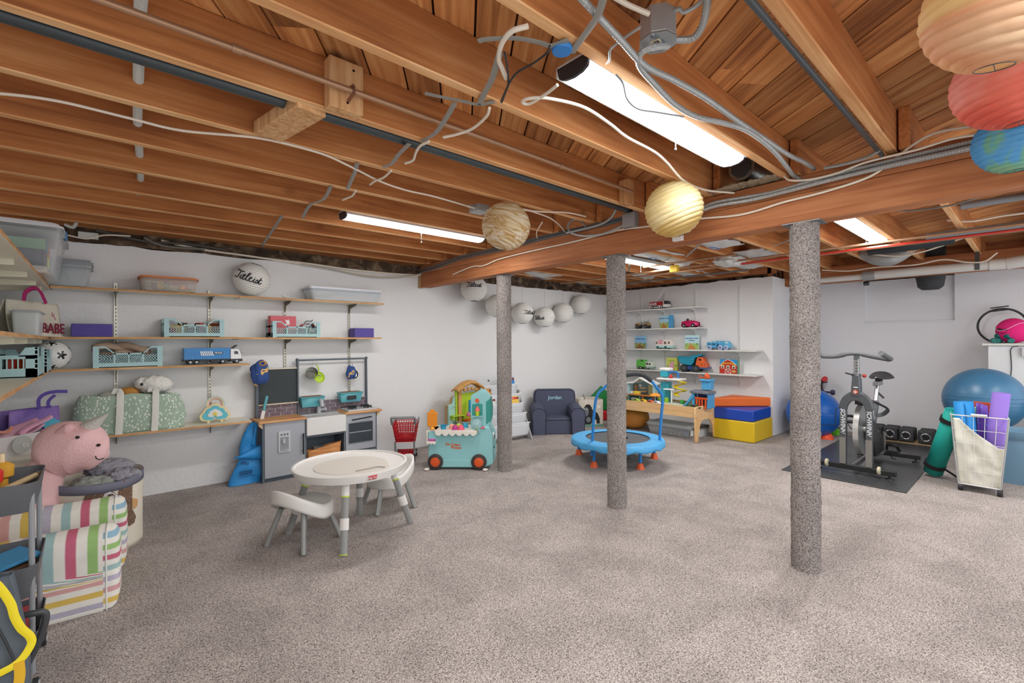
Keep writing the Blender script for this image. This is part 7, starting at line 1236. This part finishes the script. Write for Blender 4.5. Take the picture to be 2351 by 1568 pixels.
a = pX(2349, 800, 7.26); t = thing('power_adapter', 'grey plug adapter with a cable at the right edge', 'adapter', (7.25, .088, 1.14), RZC); part('plug_body', mat('#c9cacc', .45), (-.02, .12, -.04, .015, -.04, .06), par=t, bev=.006); part('socket', mat('#9a9ca0', .5), (.02, .05, -.043, -.04, -.02, .04), par=t, bev=.002)
tag(G().tube(bez([pX(2338, 795, 7.2), pX(2325, 797, 7.24), pX(2320, 805, 7.255), pX(2321, 820, 7.26), pX(2322, 845, 7.26), pX(2320, 880, 7.26), pX(2321, 960, 7.26)]), .004, 6).out('power_cable', DARK), 'thin black cable running down the white cabinet', 'cable')
t = thing('green_cloth', 'dark green sequinned cloth hanging beside the blue bin at the right edge', 'cloth', (6.85, -.15, 0)); G().surf(lambda u, v: (.02*sin(14*u)+.05*(1-v)*.3, .2-.6*u, .03+.62*v), 30, 14).out('cloth_sheet', mat('#0e4f40', .5, .2, .9, 160, .4, 60), t, solid=.006, sm=60); G().surf(lambda u, v: (-.05+.1*v+.03*noise.noise(V((u*5, v*5, 1))), .2-.6*u, .02+.06*sin(pi*v)), 26, 10).out('cloth_hem', mat('#1a1f1e', .7, 0, .8, 80, .3, 30), t, solid=.006, sm=60)
# ================================================================ PIPES, CABLES AND FITTINGS UNDER THE CEILING
def ca(label, pts, r, m, z=None, x=None, name='cable', cat='cable', n=8, flat=None, k=8, group=None, rings=0):
    P = []
    for q in pts:
        if len(q) == 2: P.append(pz(*q, z) if z is not None else pX(*q, x))
        else: P.append(pz(*q) if q[2] < 2.6 else V(q[3:]))
    return tag(G().tube(bez(P, k), 1 if flat else r, n, flat=flat, up=(0, 0, 1) if flat else None).out(name, m), label, cat, group)
def wig(label, P, r, m, name='cable', cat='cable', k=8, ridge=0, group=None):
    B = bez(P, k); rr = r
    if ridge:
        L = sum((B[i+1]-B[i]).length for i in range(len(B)-1)); n = int(L/ridge); C = []; acc = 0; j = 0
        for i in range(n*2+1):
            s = L*i/(n*2)
            while j < len(B)-2 and acc+(B[j+1]-B[j]).length < s: acc += (B[j+1]-B[j]).length; j += 1
            C.append(B[j]+(B[j+1]-B[j])*min(1, (s-acc)/max((B[j+1]-B[j]).length, 1e-6)))
        B = C; rr = [r*(1.08 if i % 2 else .9) for i in range(len(B))]
    return tag(G().tube(B, rr, 8).out(name, m), label, cat, group)
FLX = mat('#a9adac', .42, .35, 0, 60, .08, 20); COP = mat('#b08a6c', .45, .5, 0, 60, .1, 10); PIPED = mat('#4c5458', .4, .5, .05, 80, .15, 6); WTUBE = mat('#c3c5c0', .5)
tag(G().cyl((XL, 1.985, 2.255), (2.93, 1.985, 2.255), .026, n=20).out('drain_pipe', PIPED), 'dark grey pipe running between the joists above the wooden block', 'pipe')
g = G(); g.cyl((XL, 1.742, 2.262), (2.6, 1.742, 2.262), .011, n=14); o = tag(g.out('copper_pipe', COP), 'thin dull copper pipe along the joist with the nailed wooden block', 'pipe')
for x in (.33, 1.9): G().cyl((x, 1.742, 2.262), (x+.03, 1.742, 2.262), .014, n=14).out('coupling', COP, o)
wig('white ribbed tube threading through the joists on the left', [(.10, 1.3, 2.36), (.10, 1.78, 2.33), (.12, 2.3, 2.31), (.14, 2.75, 2.31), (.17, 3.2, 2.31), (.2, 3.7, 2.31), (.21, 4.25, 2.33)], .017, WTUBE, 'ribbed_tube', 'tube', ridge=.012)
CW = wood('block_wood', '#a87448', '#cf9e6c', '#e3bd8e', 2, .7, 1, .5)
o = tag(G().bb(.665, .8, 1.79, 1.852, 2.205, 2.4).out('wood_block', CW, bev=.004), 'pale wooden block nailed to a joist behind the copper pipe', 'wood block')
for x, z in ((.76, 2.37), (.735, 2.29), (.735, 2.235)): G().lathe([(0, -.003), (.005, -.003), (.005, 0), (0, 0)], 10, (x, 1.79, z), axis='y').out('screw', DARK, o)
G().tube([(.735, 1.788, 2.285), (.735, 1.725, 2.275), (.735, 1.725, 2.25), (.735, 1.788, 2.24)], 1, 6, flat=(.008, .002)).out('pipe_clip', mat('#8a5a48', .5), o)
tag(G().at((.6, 2.08, 2.24), (0, 0, R(10))).bb(-.06, .06, -.19, .19, -.035, .02).out('wood_block', CW, bev=.004), 'pale wooden blocking under the dark grey pipe, between two joists', 'wood block')
tag(G().bb(2.6, 2.68, 1.78, 1.85, 2.2, 2.36).out('wood_block', CW, bev=.004), 'small wooden block at the end of the copper pipe, left of the yellow paper lantern', 'wood block')
# cream cables
C1 = dict(m=CABLE, name='cable')
ca('cream cable sagging under the left joists and ending at the square steel box', [(-60, 212), (0, 215), (90, 225), (170, 240), (300, 272), (420, 300), (600, 318), (730, 350), (800, 380), (870, 415), (930, 436), (1000, 452), (1090, 478)], .0055, CABLE, z=2.212)
ca('cream cable looping from the steel box towards the girder, beside the brown paper lantern', [(1115, 482), (1200, 482), (1235, 490), (1270, 505), (1295, 530), (1300, 552), (1270, 560), (1240, 553), (1232, 535), (1245, 510)], .005, CABLE, z=2.21)
ca('short cream cable from the brown lantern to the joist end', [(1200, 480), (1240, 486), (1300, 488), (1345, 497)], .005, CABLE, z=2.215)
ca('cream cable hanging in a long curve below the nearest light, down to the girder', [(1280, 195), (1250, 218), (1215, 238), (1199, 234), (1215, 226), (1260, 226), (1340, 246), (1400, 284), (1440, 315), (1500, 347), (1530, 372), (1570, 415), (1620, 436), (1685, 443)], .006, CABLE, z=2.195)
ca('cream cable loop hanging beside the big joist', [(1212, 60), (1175, 72), (1152, 100), (1145, 135), (1152, 155), (1162, 180)], .008, CABLE, z=2.21)
BC = mat('#2b2c2f', .5)
ca('black cable end hanging beside the cream loop', [(1158, 120), (1164, 150), (1167, 190), (1158, 215), (1150, 233)], .0035, BC, z=2.2); ca('black cord from the blue plug curving to the big joist', [(1262, 105), (1255, 122), (1225, 145), (1190, 165), (1170, 190), (1152, 235)], .0035, BC, z=2.19)
tag(G().at(pz(1290, 112, 2.215)).lathe([(0, -.012), (.03, -.01), (.034, .0), (.03, .008), (0, .01)], 24).out('blue_disc', mat('#2f7fc8', .4)), 'small blue round fitting hanging at the end of the nearest light', 'fitting')
ca('grey cord hanging across the nearest light', [(1415, 172), (1430, 192), (1440, 228), (1465, 250), (1510, 258), (1570, 268)], .0035, mat('#8c8f96', .5), z=2.17)
for pts, l in (([(1124, 248), (1116, 268), (1085, 295), (1050, 308), (1018, 315)], 'short cream cable end under the joist, nearest of the four'), ([(985, 325), (965, 335), (955, 350), (948, 368), (930, 375)], 'short cream cable end below the second metal strap'), ([(898, 392), (880, 408), (862, 415), (850, 424)], 'short cream cable end crossing the long cream cable'), ([(817, 438), (808, 450), (796, 455), (787, 459)], 'short cream cable end, farthest of the four')): ca(l, pts, .006, CABLE, z=2.2)
STR_ = mat('#98968f', .5, .4, 0, 60, .12, 20)
for pts, l in (([(1386, -5), (1370, 40), (1335, 90), (1312, 122)], 'perforated metal strap rising from the blue fitting to the top edge'), ([(1098, 95), (1120, 90), (1185, 88), (1240, 98), (1265, 105), (1305, 92)], 'metal strap bridging the bay left of the nearest light'), ([(1148, 120), (1130, 180), (1112, 215), (1100, 240)], 'twisted metal strap hanging onto the big joist'), ([(975, 214), (1010, 222), (1060, 232), (1100, 240), (1135, 234)], 'metal strap running left of the big joist'), ([(1044, 236), (1025, 270), (1000, 305), (968, 325)], 'metal strap over the copper pipe'), ([(940, 330), (915, 355), (900, 375), (880, 384)], 'metal strap over the dark grey pipe'), ([(820, 375), (815, 395), (808, 410), (798, 434)], 'metal strap below the long cream cable'), ([(760, 428), (745, 455), (725, 465), (716, 468), (705, 480), (695, 500)], 'narrow metal strap left of the kitchen light'), ([(648, 495), (635, 515), (615, 545), (600, 567)], 'narrow metal strap near the left wall')): ca(l, pts, .01, STR_, z=2.212, name='metal_strap', cat='strap', n=6, flat=(.011, .0015))
# boxes
p = pz(1100, 482, 2.215); t = thing('junction_box', 'square galvanised electrical box on the joist beside the brown paper lantern', 'electrical box', (p.x, p.y, 2.2)); part('box_body', GALV, (-.05, .05, -.05, .05, .0, .045), (-.09, -.05, -.02, .02, .02, .035), par=t); part('cover', GALV, (-.053, .053, -.053, .053, -.004, .0), par=t, bev=.001)
p = pz(1510, 96, 2.245); t = thing('junction_box', 'large octagonal galvanised electrical box with a barcode sticker, near the top of the photo', 'electrical box', (p.x, p.y, 2.245), .2); G().lathe([(0, 0), (.056, 0), (.058, .004), (.058, .085), (0, .085)], 8).out('box_body', GALV, t, sm=20); G().lathe([(0, -.004), (.06, -.004), (.06, 0), (0, 0)], 8).out('cover', mat('#a8adaf', .35, .8, .1, 60, .15, 40), t, sm=20)
part('sticker', mat('#d8c8ae', .6), (-.02, .02, -.012, .018, -.0055, -.004), par=t, bev=0); g = G(); [g.bb(-.016+.0045*k, -.016+.0045*k+.002+.001*(k % 3), -.008, .01, -.0062, -.0055) for k in range(8)]; stuff(g.out('barcode_print', DARK, t, sm=0)); 
for s in (-1, 1): G().cyl((s*.045, .0, -.008), (s*.045, 0, -.004), .006).out('screw', STEEL, t)
def zz(px, py, z): return tuple(pz(px, py, z))
wig('ribbed metal conduit curling round the right side of the octagonal box', [zz(1625, -10, 2.3), zz(1622, 20, 2.3), zz(1612, 60, 2.28), zz(1590, 88, 2.27), zz(1550, 92, 2.27)], .0115, FLX, 'flexible_conduit', 'conduit', ridge=.012)
wig('cream cable entering the left of the octagonal box from the top edge', [zz(1405, -10, 2.3), zz(1440, 10, 2.3), zz(1490, 32, 2.29)], .008, CABLE); wig('grey conduit leaving the top right of the octagonal box', [zz(1550, 25, 2.32), zz(1560, 20, 2.32), zz(1570, 28, 2.31), zz(1600, 12, 2.32), zz(1630, -15, 2.33)], .007, FLX, 'flexible_conduit', 'conduit')
wig('ribbed conduit passing from the top edge along the joist beside the octagonal box', [zz(1320, -20, 2.23), zz(1372, 36, 2.23), zz(1425, 92, 2.215), zz(1480, 150, 2.2), zz(1550, 185, 2.2), zz(1620, 225, 2.2), zz(1690, 275, 2.2), zz(1750, 315, 2.2), zz(1810, 355, 2.2), zz(1845, 372, 2.22), zz(1870, 388, 2.24)], .0105, FLX, 'flexible_conduit', 'conduit', ridge=.011)
wig('ribbed conduit drooping from the octagonal box and bending along the girder to the right', [zz(1535, 105, 2.245), zz(1500, 108, 2.22), zz(1472, 122, 2.21), zz(1468, 150, 2.2), zz(1500, 190, 2.195), zz(1550, 240, 2.19), zz(1600, 268, 2.19), zz(1660, 282, 2.19), zz(1720, 302, 2.19), zz(1775, 345, 2.19), zz(1808, 385, 2.19)]+[tuple(pX(*q, 2.925)) for q in ((1825, 405), (1870, 418), (1960, 400), (2060, 378), (2200, 348), (2351, 316), (2500, 285))], .0105, FLX, 'flexible_conduit', 'conduit', ridge=.011)
wig('thin grey cable from the octagonal box to the joist beside the light', [zz(1470, 62, 2.24), zz(1440, 82, 2.24), zz(1410, 105, 2.23), zz(1400, 118, 2.22), zz(1398, 140, 2.22), zz(1380, 150, 2.23)], .0045, FLX)
xb = 2.93
def bm(label, pts, r, m, ridge=0, name='cable', cat='cable', x=xb): return wig(label, [tuple(pX(*q, x)) for q in pts], r, m, name, cat, ridge=ridge)
bm('ribbed conduit along the top of the girder face, upper of the pair', [(1580, 492), (1640, 466), (1700, 455), (1780, 440), (1900, 405), (2050, 368), (2200, 333), (2351, 298), (2500, 262)], .0105, FLX, .011, 'flexible_conduit', 'conduit', 2.915)
bm('ribbed conduit along the top of the girder face, lower of the pair', [(1575, 498), (1640, 474), (1720, 460), (1800, 441), (1900, 415), (2050, 378), (2200, 345), (2351, 308), (2500, 276)], .0105, FLX, .011, 'flexible_conduit', 'conduit', 2.905)
bm('long cream cable stapled along the girder face and rising to the far right', [(1040, 630), (1085, 612), (1110, 610), (1150, 594), (1240, 572), (1300, 559), (1400, 534), (1420, 528), (1500, 518), (1600, 503), (1680, 496), (1730, 486), (1800, 464), (1880, 444), (1965, 418), (2010, 398), (2050, 368), (2100, 330), (2150, 305), (2230, 291), (2351, 285)], .0062, CABLE, x=2.93)
bm('second cream cable crossing the conduits on the girder', [(1798, 403), (1815, 414), (1860, 412), (1920, 398), (1990, 372), (2100, 345), (2190, 318), (2280, 305), (2400, 290)], .0058, CABLE, x=2.9)
for k, (dy, l) in enumerate(((0, 'dark grey cable on top of the girder end, upper one'), (6, 'dark grey cable on top of the girder end, lower one'))): bm(l, [(955, 622+dy), (1000, 610+dy), (1060, 588+dy), (1150, 568+dy), (1250, 542+dy), (1310, 528+dy), (1380, 512+dy), (1450, 494+dy)], .009, mat('#5d666b', .5), x=2.935)
bm('grey conduit loop standing beside the grey electrical box on the girder', [(1345, 520), (1330, 505), (1315, 505), (1304, 517), (1310, 533), (1335, 541), (1370, 540), (1400, 532), (1430, 518)], .009, FLX, .01, 'flexible_conduit', 'conduit', 2.91); bm('ribbed conduit dropping between joists into the grey box', [(1418, 462), (1412, 485), (1398, 504), (1370, 518), (1300, 535)], .009, FLX, .01, 'flexible_conduit', 'conduit', 2.9)
p = pX(1448, 506, 2.92); t = thing('junction_box', 'square grey electrical box on the girder, left of the yellow paper lantern', 'electrical box', p, RZC); part('box_body', mat('#9ba0a4', .4, .6), (-.055, .055, -.03, .025, -.055, .055), par=t, bev=.004); part('cover', mat('#b0b4b8', .35, .6), (-.05, .05, -.034, -.03, -.05, .05), par=t, bev=.002)
p = pX(1557, 540, 2.93); t = thing('sensor_box', 'small white box on the girder below the yellow paper lantern', 'box', p, RZC); part('box_body', WHITE, (-.035, .035, -.02, .015, -.04, .04), par=t, bev=.006)
tag(G().cyl((.85, .505, 2.205), (2.9, .505, 2.205), .0105, n=14).out('joist_pipe', PIPED), 'thin dark pipe along the bottom of the big joist at the upper right', 'pipe'); wig('ribbed conduit linking the dark joist pipe to the girder cables', [(2.8, .5, 2.2), (2.86, .56, 2.2), (2.88, .65, 2.2), (2.9, .75, 2.21)], .009, FLX, 'flexible_conduit', 'conduit', ridge=.01)
t = thing('round_duct', 'short dented galvanised duct above the girder, right of the yellow paper lantern', 'duct', (2.98, 1.17, 2.325)); G().tube([(-.1, .0, 0), (-.05, 0, .0), (.1, -.01, 0), (.35, -.02, 0)], [.075, .08, .08, .08], 20).out('duct_shell', mat('#8d908c', .35, .85, .3, 20, .25, 8), t); G().tube([(-.11, 0, 0), (-.1, 0, 0)], .06).out('duct_dark_end', DARK, t)
stuff(tag(G().surf(lambda u, v: (2.86+.14*v, .95+.42*u, 2.222+.03*abs(noise.noise(V((u*9, v*5, 0))))), 24, 10).out('loose_fibre', mat('#a09078', .95, 0, 1, 50, .2, 30), solid=.008), 'crumbly beige insulation fibre on top of the girder under the duct', 'insulation'))
# cables at the head of the left wall
DK = mat('#4a463e', .6)
for k, (pts, r, m, l) in enumerate((([(370, 552), (430, 566), (500, 578), (600, 592), (700, 604), (800, 618), (900, 628), (985, 632), (1040, 628)], .009, CABLE, 'cream cable along the top of the left wall, upper one'), ([(400, 560), (470, 574), (560, 586), (660, 601), (760, 618), (870, 634), (960, 634)], .008, CABLE, 'cream cable along the top of the left wall, lower one'), ([(690, 607), (760, 618), (840, 634), (910, 637), (970, 628)], .006, mat('#b9b4a6', .6), 'pale cable drooping over the top of the left wall'), ([(220, 528), (290, 545), (350, 556), (430, 560), (520, 574)], .012, DK, 'dark cable on the sill above the left shelves'), ([(330, 545), (360, 560), (400, 568), (470, 572)], .012, mat('#6f6c66', .5, .4), 'ribbed grey cable on the sill above the left shelves'), ([(155, 540), (200, 548), (240, 540), (300, 542)], .006, CABLE, 'thin white cable before the pale box on the sill'))): wig(l, [tuple(pY(*q, 4.99-.01*k)) for q in pts], r, m, ridge=.016 if k in (3, 4) else 0)
p = pY(203, 541, 4.97); t = thing('junction_box', 'pale rectangular box on the sill at the upper left of the left wall', 'electrical box', p); part('box_body', mat('#c5c8c2', .5), (-.06, .06, -.02, .02, -.024, .024), par=t, bev=.003)
wig('grey ribbed hose bend above the clear bins', [tuple(pY(*q, 4.9)) for q in ((148, 515), (165, 522), (172, 518), (176, 510))], .012, WTUBE, 'hose', 'hose', ridge=.014)
# far bays: copper and red pipes, conduits, drain
RDP = mat('#c83a2c', .4)
for (x, z, y0, y1, r, m, l) in ((5.42, 2.15, 2.25, -.6, .011, RDP, 'bright red water pipe under the far joists at the right'), (5.3, 2.17, 4.85, -.6, .012, COP, 'copper pipe under the far joists, beside the red one'), (5.62, 2.175, 4.3, -.6, .012, COP, 'copper pipe under the far joists, behind the red one'), (5.0, 2.19, 3.2, 2.1, .012, COP, 'short copper pipe under the far joists near the white insulation'), (6.1, 2.17, 4.9, 2.4, .012, mat('#6d7072', .5), 'dark pipe near the back wall above the white shelves')): tag(G().cyl((x, y0, z), (x, y1, z), r, n=12).out('water_pipe', m), l, 'pipe')
PGY = mat('#8f979b', .45, .2)
for (x, z, y0, l) in ((5.4, 2.185, .64, 'thick grey pipe above the red one at the right edge'), (4.9, 2.3, .38, 'grey foam-covered pipe, highest at the right edge')):
    t = thing('grey_pipe', l, 'pipe', (x, 0, z)); G().cyl((0, y0, 0), (0, -.6, 0), .027, n=18).out('pipe_run', PGY, t); G().cyl((0, y0, 0), (0, y0+.03, 0), .02, n=16).out('pipe_end', COP, t)
t = thing('dark_insulated_pipe', 'black-wrapped pipe section beyond the light at the right', 'pipe', (5.9, .75, 2.2)); G().tube([(0, -.25, 0), (.0, -.1, 0), (0, .2, -.01), (0, .4, -.02)], [.03, .045, .042, .03], 16).out('black_wrap', mat('#2d3438', .6, 0, .3, 40), t)
wig('pale cable arcing under the pipes at the right', [tuple(pX(*q, 6.2)) for q in ((1990, 583), (2060, 588), (2110, 580), (2160, 565), (2200, 550), (2250, 538))], .008, CABLE); wig('long pale cable above the white drain pipe', [tuple(pX(*q, 6.95)) for q in ((1888, 620), (1950, 622), (2010, 614), (2100, 608), (2165, 596), (2220, 602), (2260, 600), (2290, 580))], .008, CABLE)
wig('white cable between the grey pipes at the right edge', [tuple(pX(*q, 5.2)) for q in ((2175, 506), (2230, 508), (2300, 496), (2360, 488))], .008, CABLE); wig('dark thin cord under the far joists at the right', [tuple(pX(*q, 4.2)) for q in ((2030, 484), (2100, 483), (2180, 472), (2240, 455), (2285, 440))], .006, mat('#7c7c7a', .5))
PV = mat('#dcdad4', .35); px_, pz_ = 7.05, 2.07
t = thing('drain_pipe', 'white plastic drain pipe along the right wall with grey couplings', 'pipe', (px_, 0, pz_)); G().cyl((0, 1.35, 0), (0, .1, 0), .05, n=24).out('main_run', PV, t); G().cyl((0, 2.0, -.008), (0, 1.35, -.008), .036, n=24).out('narrow_run', PV, t)
G().cyl((0, 1.42, 0), (0, 1.3, 0), .056, n=24).out('grey_coupling', mat('#a9aaac', .4, .3), t); G().cyl((0, .33, 0), (0, .2, 0), .058, n=24).out('socket', PV, t); G().tube(bez([(0, .2, 0), (-.02, .08, .01), (-.03, -.1, .03), (0, -.4, .05)]), .062, 20).out('elbow', PV, t)
G().tube(bez([(0, 2.0, -.008), (-.01, 2.1, -.005), (-.02, 2.16, .04), (-.02, 2.18, .12)]), .037, 18).out('small_elbow', PV, t); G().tube([(0, .42, .2), (-.05, .42, .06), (-.058, .42, .0), (-.04, .42, -.045)], 1, 6, flat=(.003, .022), up=(0, 1, 0)).out('hanger_strap', mat('#5c5f60', .5, .5), t)
p = pX(2135, 640, 7.45); t = thing('hanging_duct', 'black fibrous duct stub hanging below the white drain pipe', 'duct', (7.5, p.y, 2.05), RZC); G().lathe([(0, -.17), (.08, -.165), (.12, -.13), (.14, 0), (.14, .36)], 28, sy=.8).out('duct_wrap', mat('#3f4245', .8, 0, .8, 60, .25, 12), t)
p = pX(2040, 590, 6.6); t = thing('flexible_duct', 'grey flexible duct bundle between the far joists, left of the black stub', 'duct', (6.4, p.y, 2.16)); G().tube(bez([(0, .2, .1), (-.03, .08, .02), (0, -.05, .0), (.12, -.15, .06), (.25, -.2, .14)]), [.05, .07, .075, .06, .05], 18).out('duct_skin', mat('#9a9c9a', .5, .2, .4, 30, .3, 10), t)
tag(G().at((7.72, 1.52, 2.04), (0, .6, 0)).box((0, 0, 0), (.05, .06, .04)).out('metal_hook', mat('#5c6064', .5, .5), bev=.004), 'small dark bracket at the upper left corner of the wall niche', 'bracket')
p = pX(1548, 617, 5.2); o = G().box((0, 0, 0), (.05, .1, .08)).out('yellow_box', mat('#d8b41c', .5), bev=.004); o.location = p; tag(o, 'small yellow box under the far joists, right of the far light', 'box')
# insulation batts with blue print
INS = mat('#d3d2ce', .7, 0, .3, 14, .04, 4); IBL = mat('#3f7ab8', .6)
for k, (px, py, lx, ly, l, txt) in enumerate(((1235, 632, .7, .34, 'white-faced insulation batt with blue print behind the girder, near the farthest post', 'R-19'), (1330, 652, .6, .3, 'white-faced insulation batt nearest the left wall behind the middle post', ''), (1500, 585, .75, .34, 'white-faced insulation batt hanging open right of the middle post', 'R 30'), (1560, 600, .5, .3, 'torn white insulation sheet right of the far light', ''), (1640, 560, .6, .34, 'white-faced insulation batt with blue print near the nearest post', 'ECO'), (1735, 585, .5, .34, 'white insulation batt just left of the nearest post', 'ECO'), (1480, 632, .5, .32, 'white insulation behind the far light', ''), (1580, 628, .6, .34, 'white insulation strip over the white shelves', 'R-30'), (1720, 612, .4, .3, 'white insulation near the corner above the elbow pipe', ''))):
    p = pz(px, py, 2.245); t = thing('insulation_batt', l, 'insulation', (p.x, p.y, 2.26), .0, group='white insulation batts in the far bays')
    def fn(u, v, k=k, lx=lx, ly=ly): q = noise.noise(V((u*4+k, v*4, k))); return ((u-.5)*lx*(1+.1*q), (v-.5)*ly*(1+.15*noise.noise(V((u*6, k, 2)))), -.035*sin(pi*u)*sin(pi*v)+.02*q-.03*(u > .8)*(v > .5)*(k % 3 == 0))
    G().surf(fn, 24, 16).out('paper_facing', INS, t, solid=.012, sm=60)
    if txt: lettering(txt, .11, IBL, t, fn=lambda x, y, z, lx=lx: (x*.8, -y*.8, -.06-z), ext=.001, bold=.002)
p = pz(1675, 598, 2.2); t = thing('insulation_roll', 'puffy white insulation bundle hanging lowest under the far joists', 'insulation', (p.x, p.y, 2.19)); fur_ball(G(), (0, 0, 0), (.2, .16, .06), 3, .25, 40, 20, 3).out('puffy_paper', INS, t, sm=60)
for (x0, y0, x1, y1, l) in ((1620, 545, 1575, 590, 'thin metal strap under the white insulation, left of the nearest post'), (1545, 588, 1515, 603, 'thin metal strap under the insulation right of the middle post'), (1445, 608, 1440, 625, 'thin metal strap beside the far light'), (1815, 550, 1775, 565, 'thin metal strap just left of the nearest post top')): ca(l, [(x0, y0), ((x0+x1)/2+2, (y0+y1)/2), (x1, y1)], .01, STR_, z=2.2, name='metal_strap', cat='strap', n=6, flat=(.012, .0015))
# ---- coloured paper lanterns
WG = ramp_mat('wood_paper', [(.3, '#f1e9d6'), (.46, '#e8d8b4'), (.54, '#c8a264'), (.62, '#f2ead8'), (.72, '#d8b882')], transl=.45, bump=.3, ts=2.6, dist=1.6, detail=3, scale=(1.1, 1.1, 7), rot=(.35, .25, 0), rough=.75); YP = ramp_mat('cream_paper', [(.3, '#dcc88e'), (.55, '#e8daae'), (.7, '#d4b877')], transl=.45, bump=.3, ts=2.2, dist=.6, detail=3, scale=(1, 1, 4), rot=(.3, .2, 0), rough=.75)
lantern('paper_lantern', 'brown and cream swirled paper lantern, left of the two under the joists', O+ray(1162, 520)*3.04, .158, WG, (.15, .28), .03, rib=9, hole=.24)
lantern('paper_lantern', 'plain pale yellow paper lantern in front of the girder, right of the swirled one', O+ray(1547, 481)*2.7, .163, YP, (-.2, -.3), .03, rib=9, hole=.2)
PLN = ramp_mat('yellow_planet', [(.25, '#f2e8c0'), (.45, '#ecd49a'), (.6, '#dca884'), (.75, '#f2e6c4')], transl=.45, bump=.3, ts=1.4, dist=.8, detail=2, scale=(.6, .6, 5), rot=(.2, .1, 0), rough=.6); RPL = ramp_mat('red_planet', [(.3, '#f2bcae'), (.5, '#e4806c'), (.65, '#dd6a58'), (.8, '#efa694')], transl=.45, bump=.3, ts=2, dist=1, detail=3, scale=(1, 1, 2), rough=.6); EPL = ramp_mat('earth_paper', [(.3, '#58a4dc'), (.52, '#6bb4e6'), (.56, '#86c4a4'), (.7, '#bccb94')], transl=.45, bump=.3, ts=3.2, dist=.8, detail=3, rough=.6)
lantern('planet_lantern', 'large tan striped planet paper lantern at the top right corner', O+ray(2300, 6)*1.03, .142, PLN, (.1, -.15), .02, 'planet lanterns at the top right', 8, wire=mat('#4a4a50', .5), hole=.26); lantern('planet_lantern', 'red planet paper lantern hanging in the middle of the right-hand cluster', O+ray(2324, 184)*1.38, .14, RPL, (-.1, -.1), .02, 'planet lanterns at the top right', 8, hole=.26); lantern('planet_lantern', 'blue and green earth paper lantern, lowest of the right-hand cluster', O+ray(2330, 323)*1.79, .124, EPL, (0, -.1), .02, 'planet lanterns at the top right', 8)
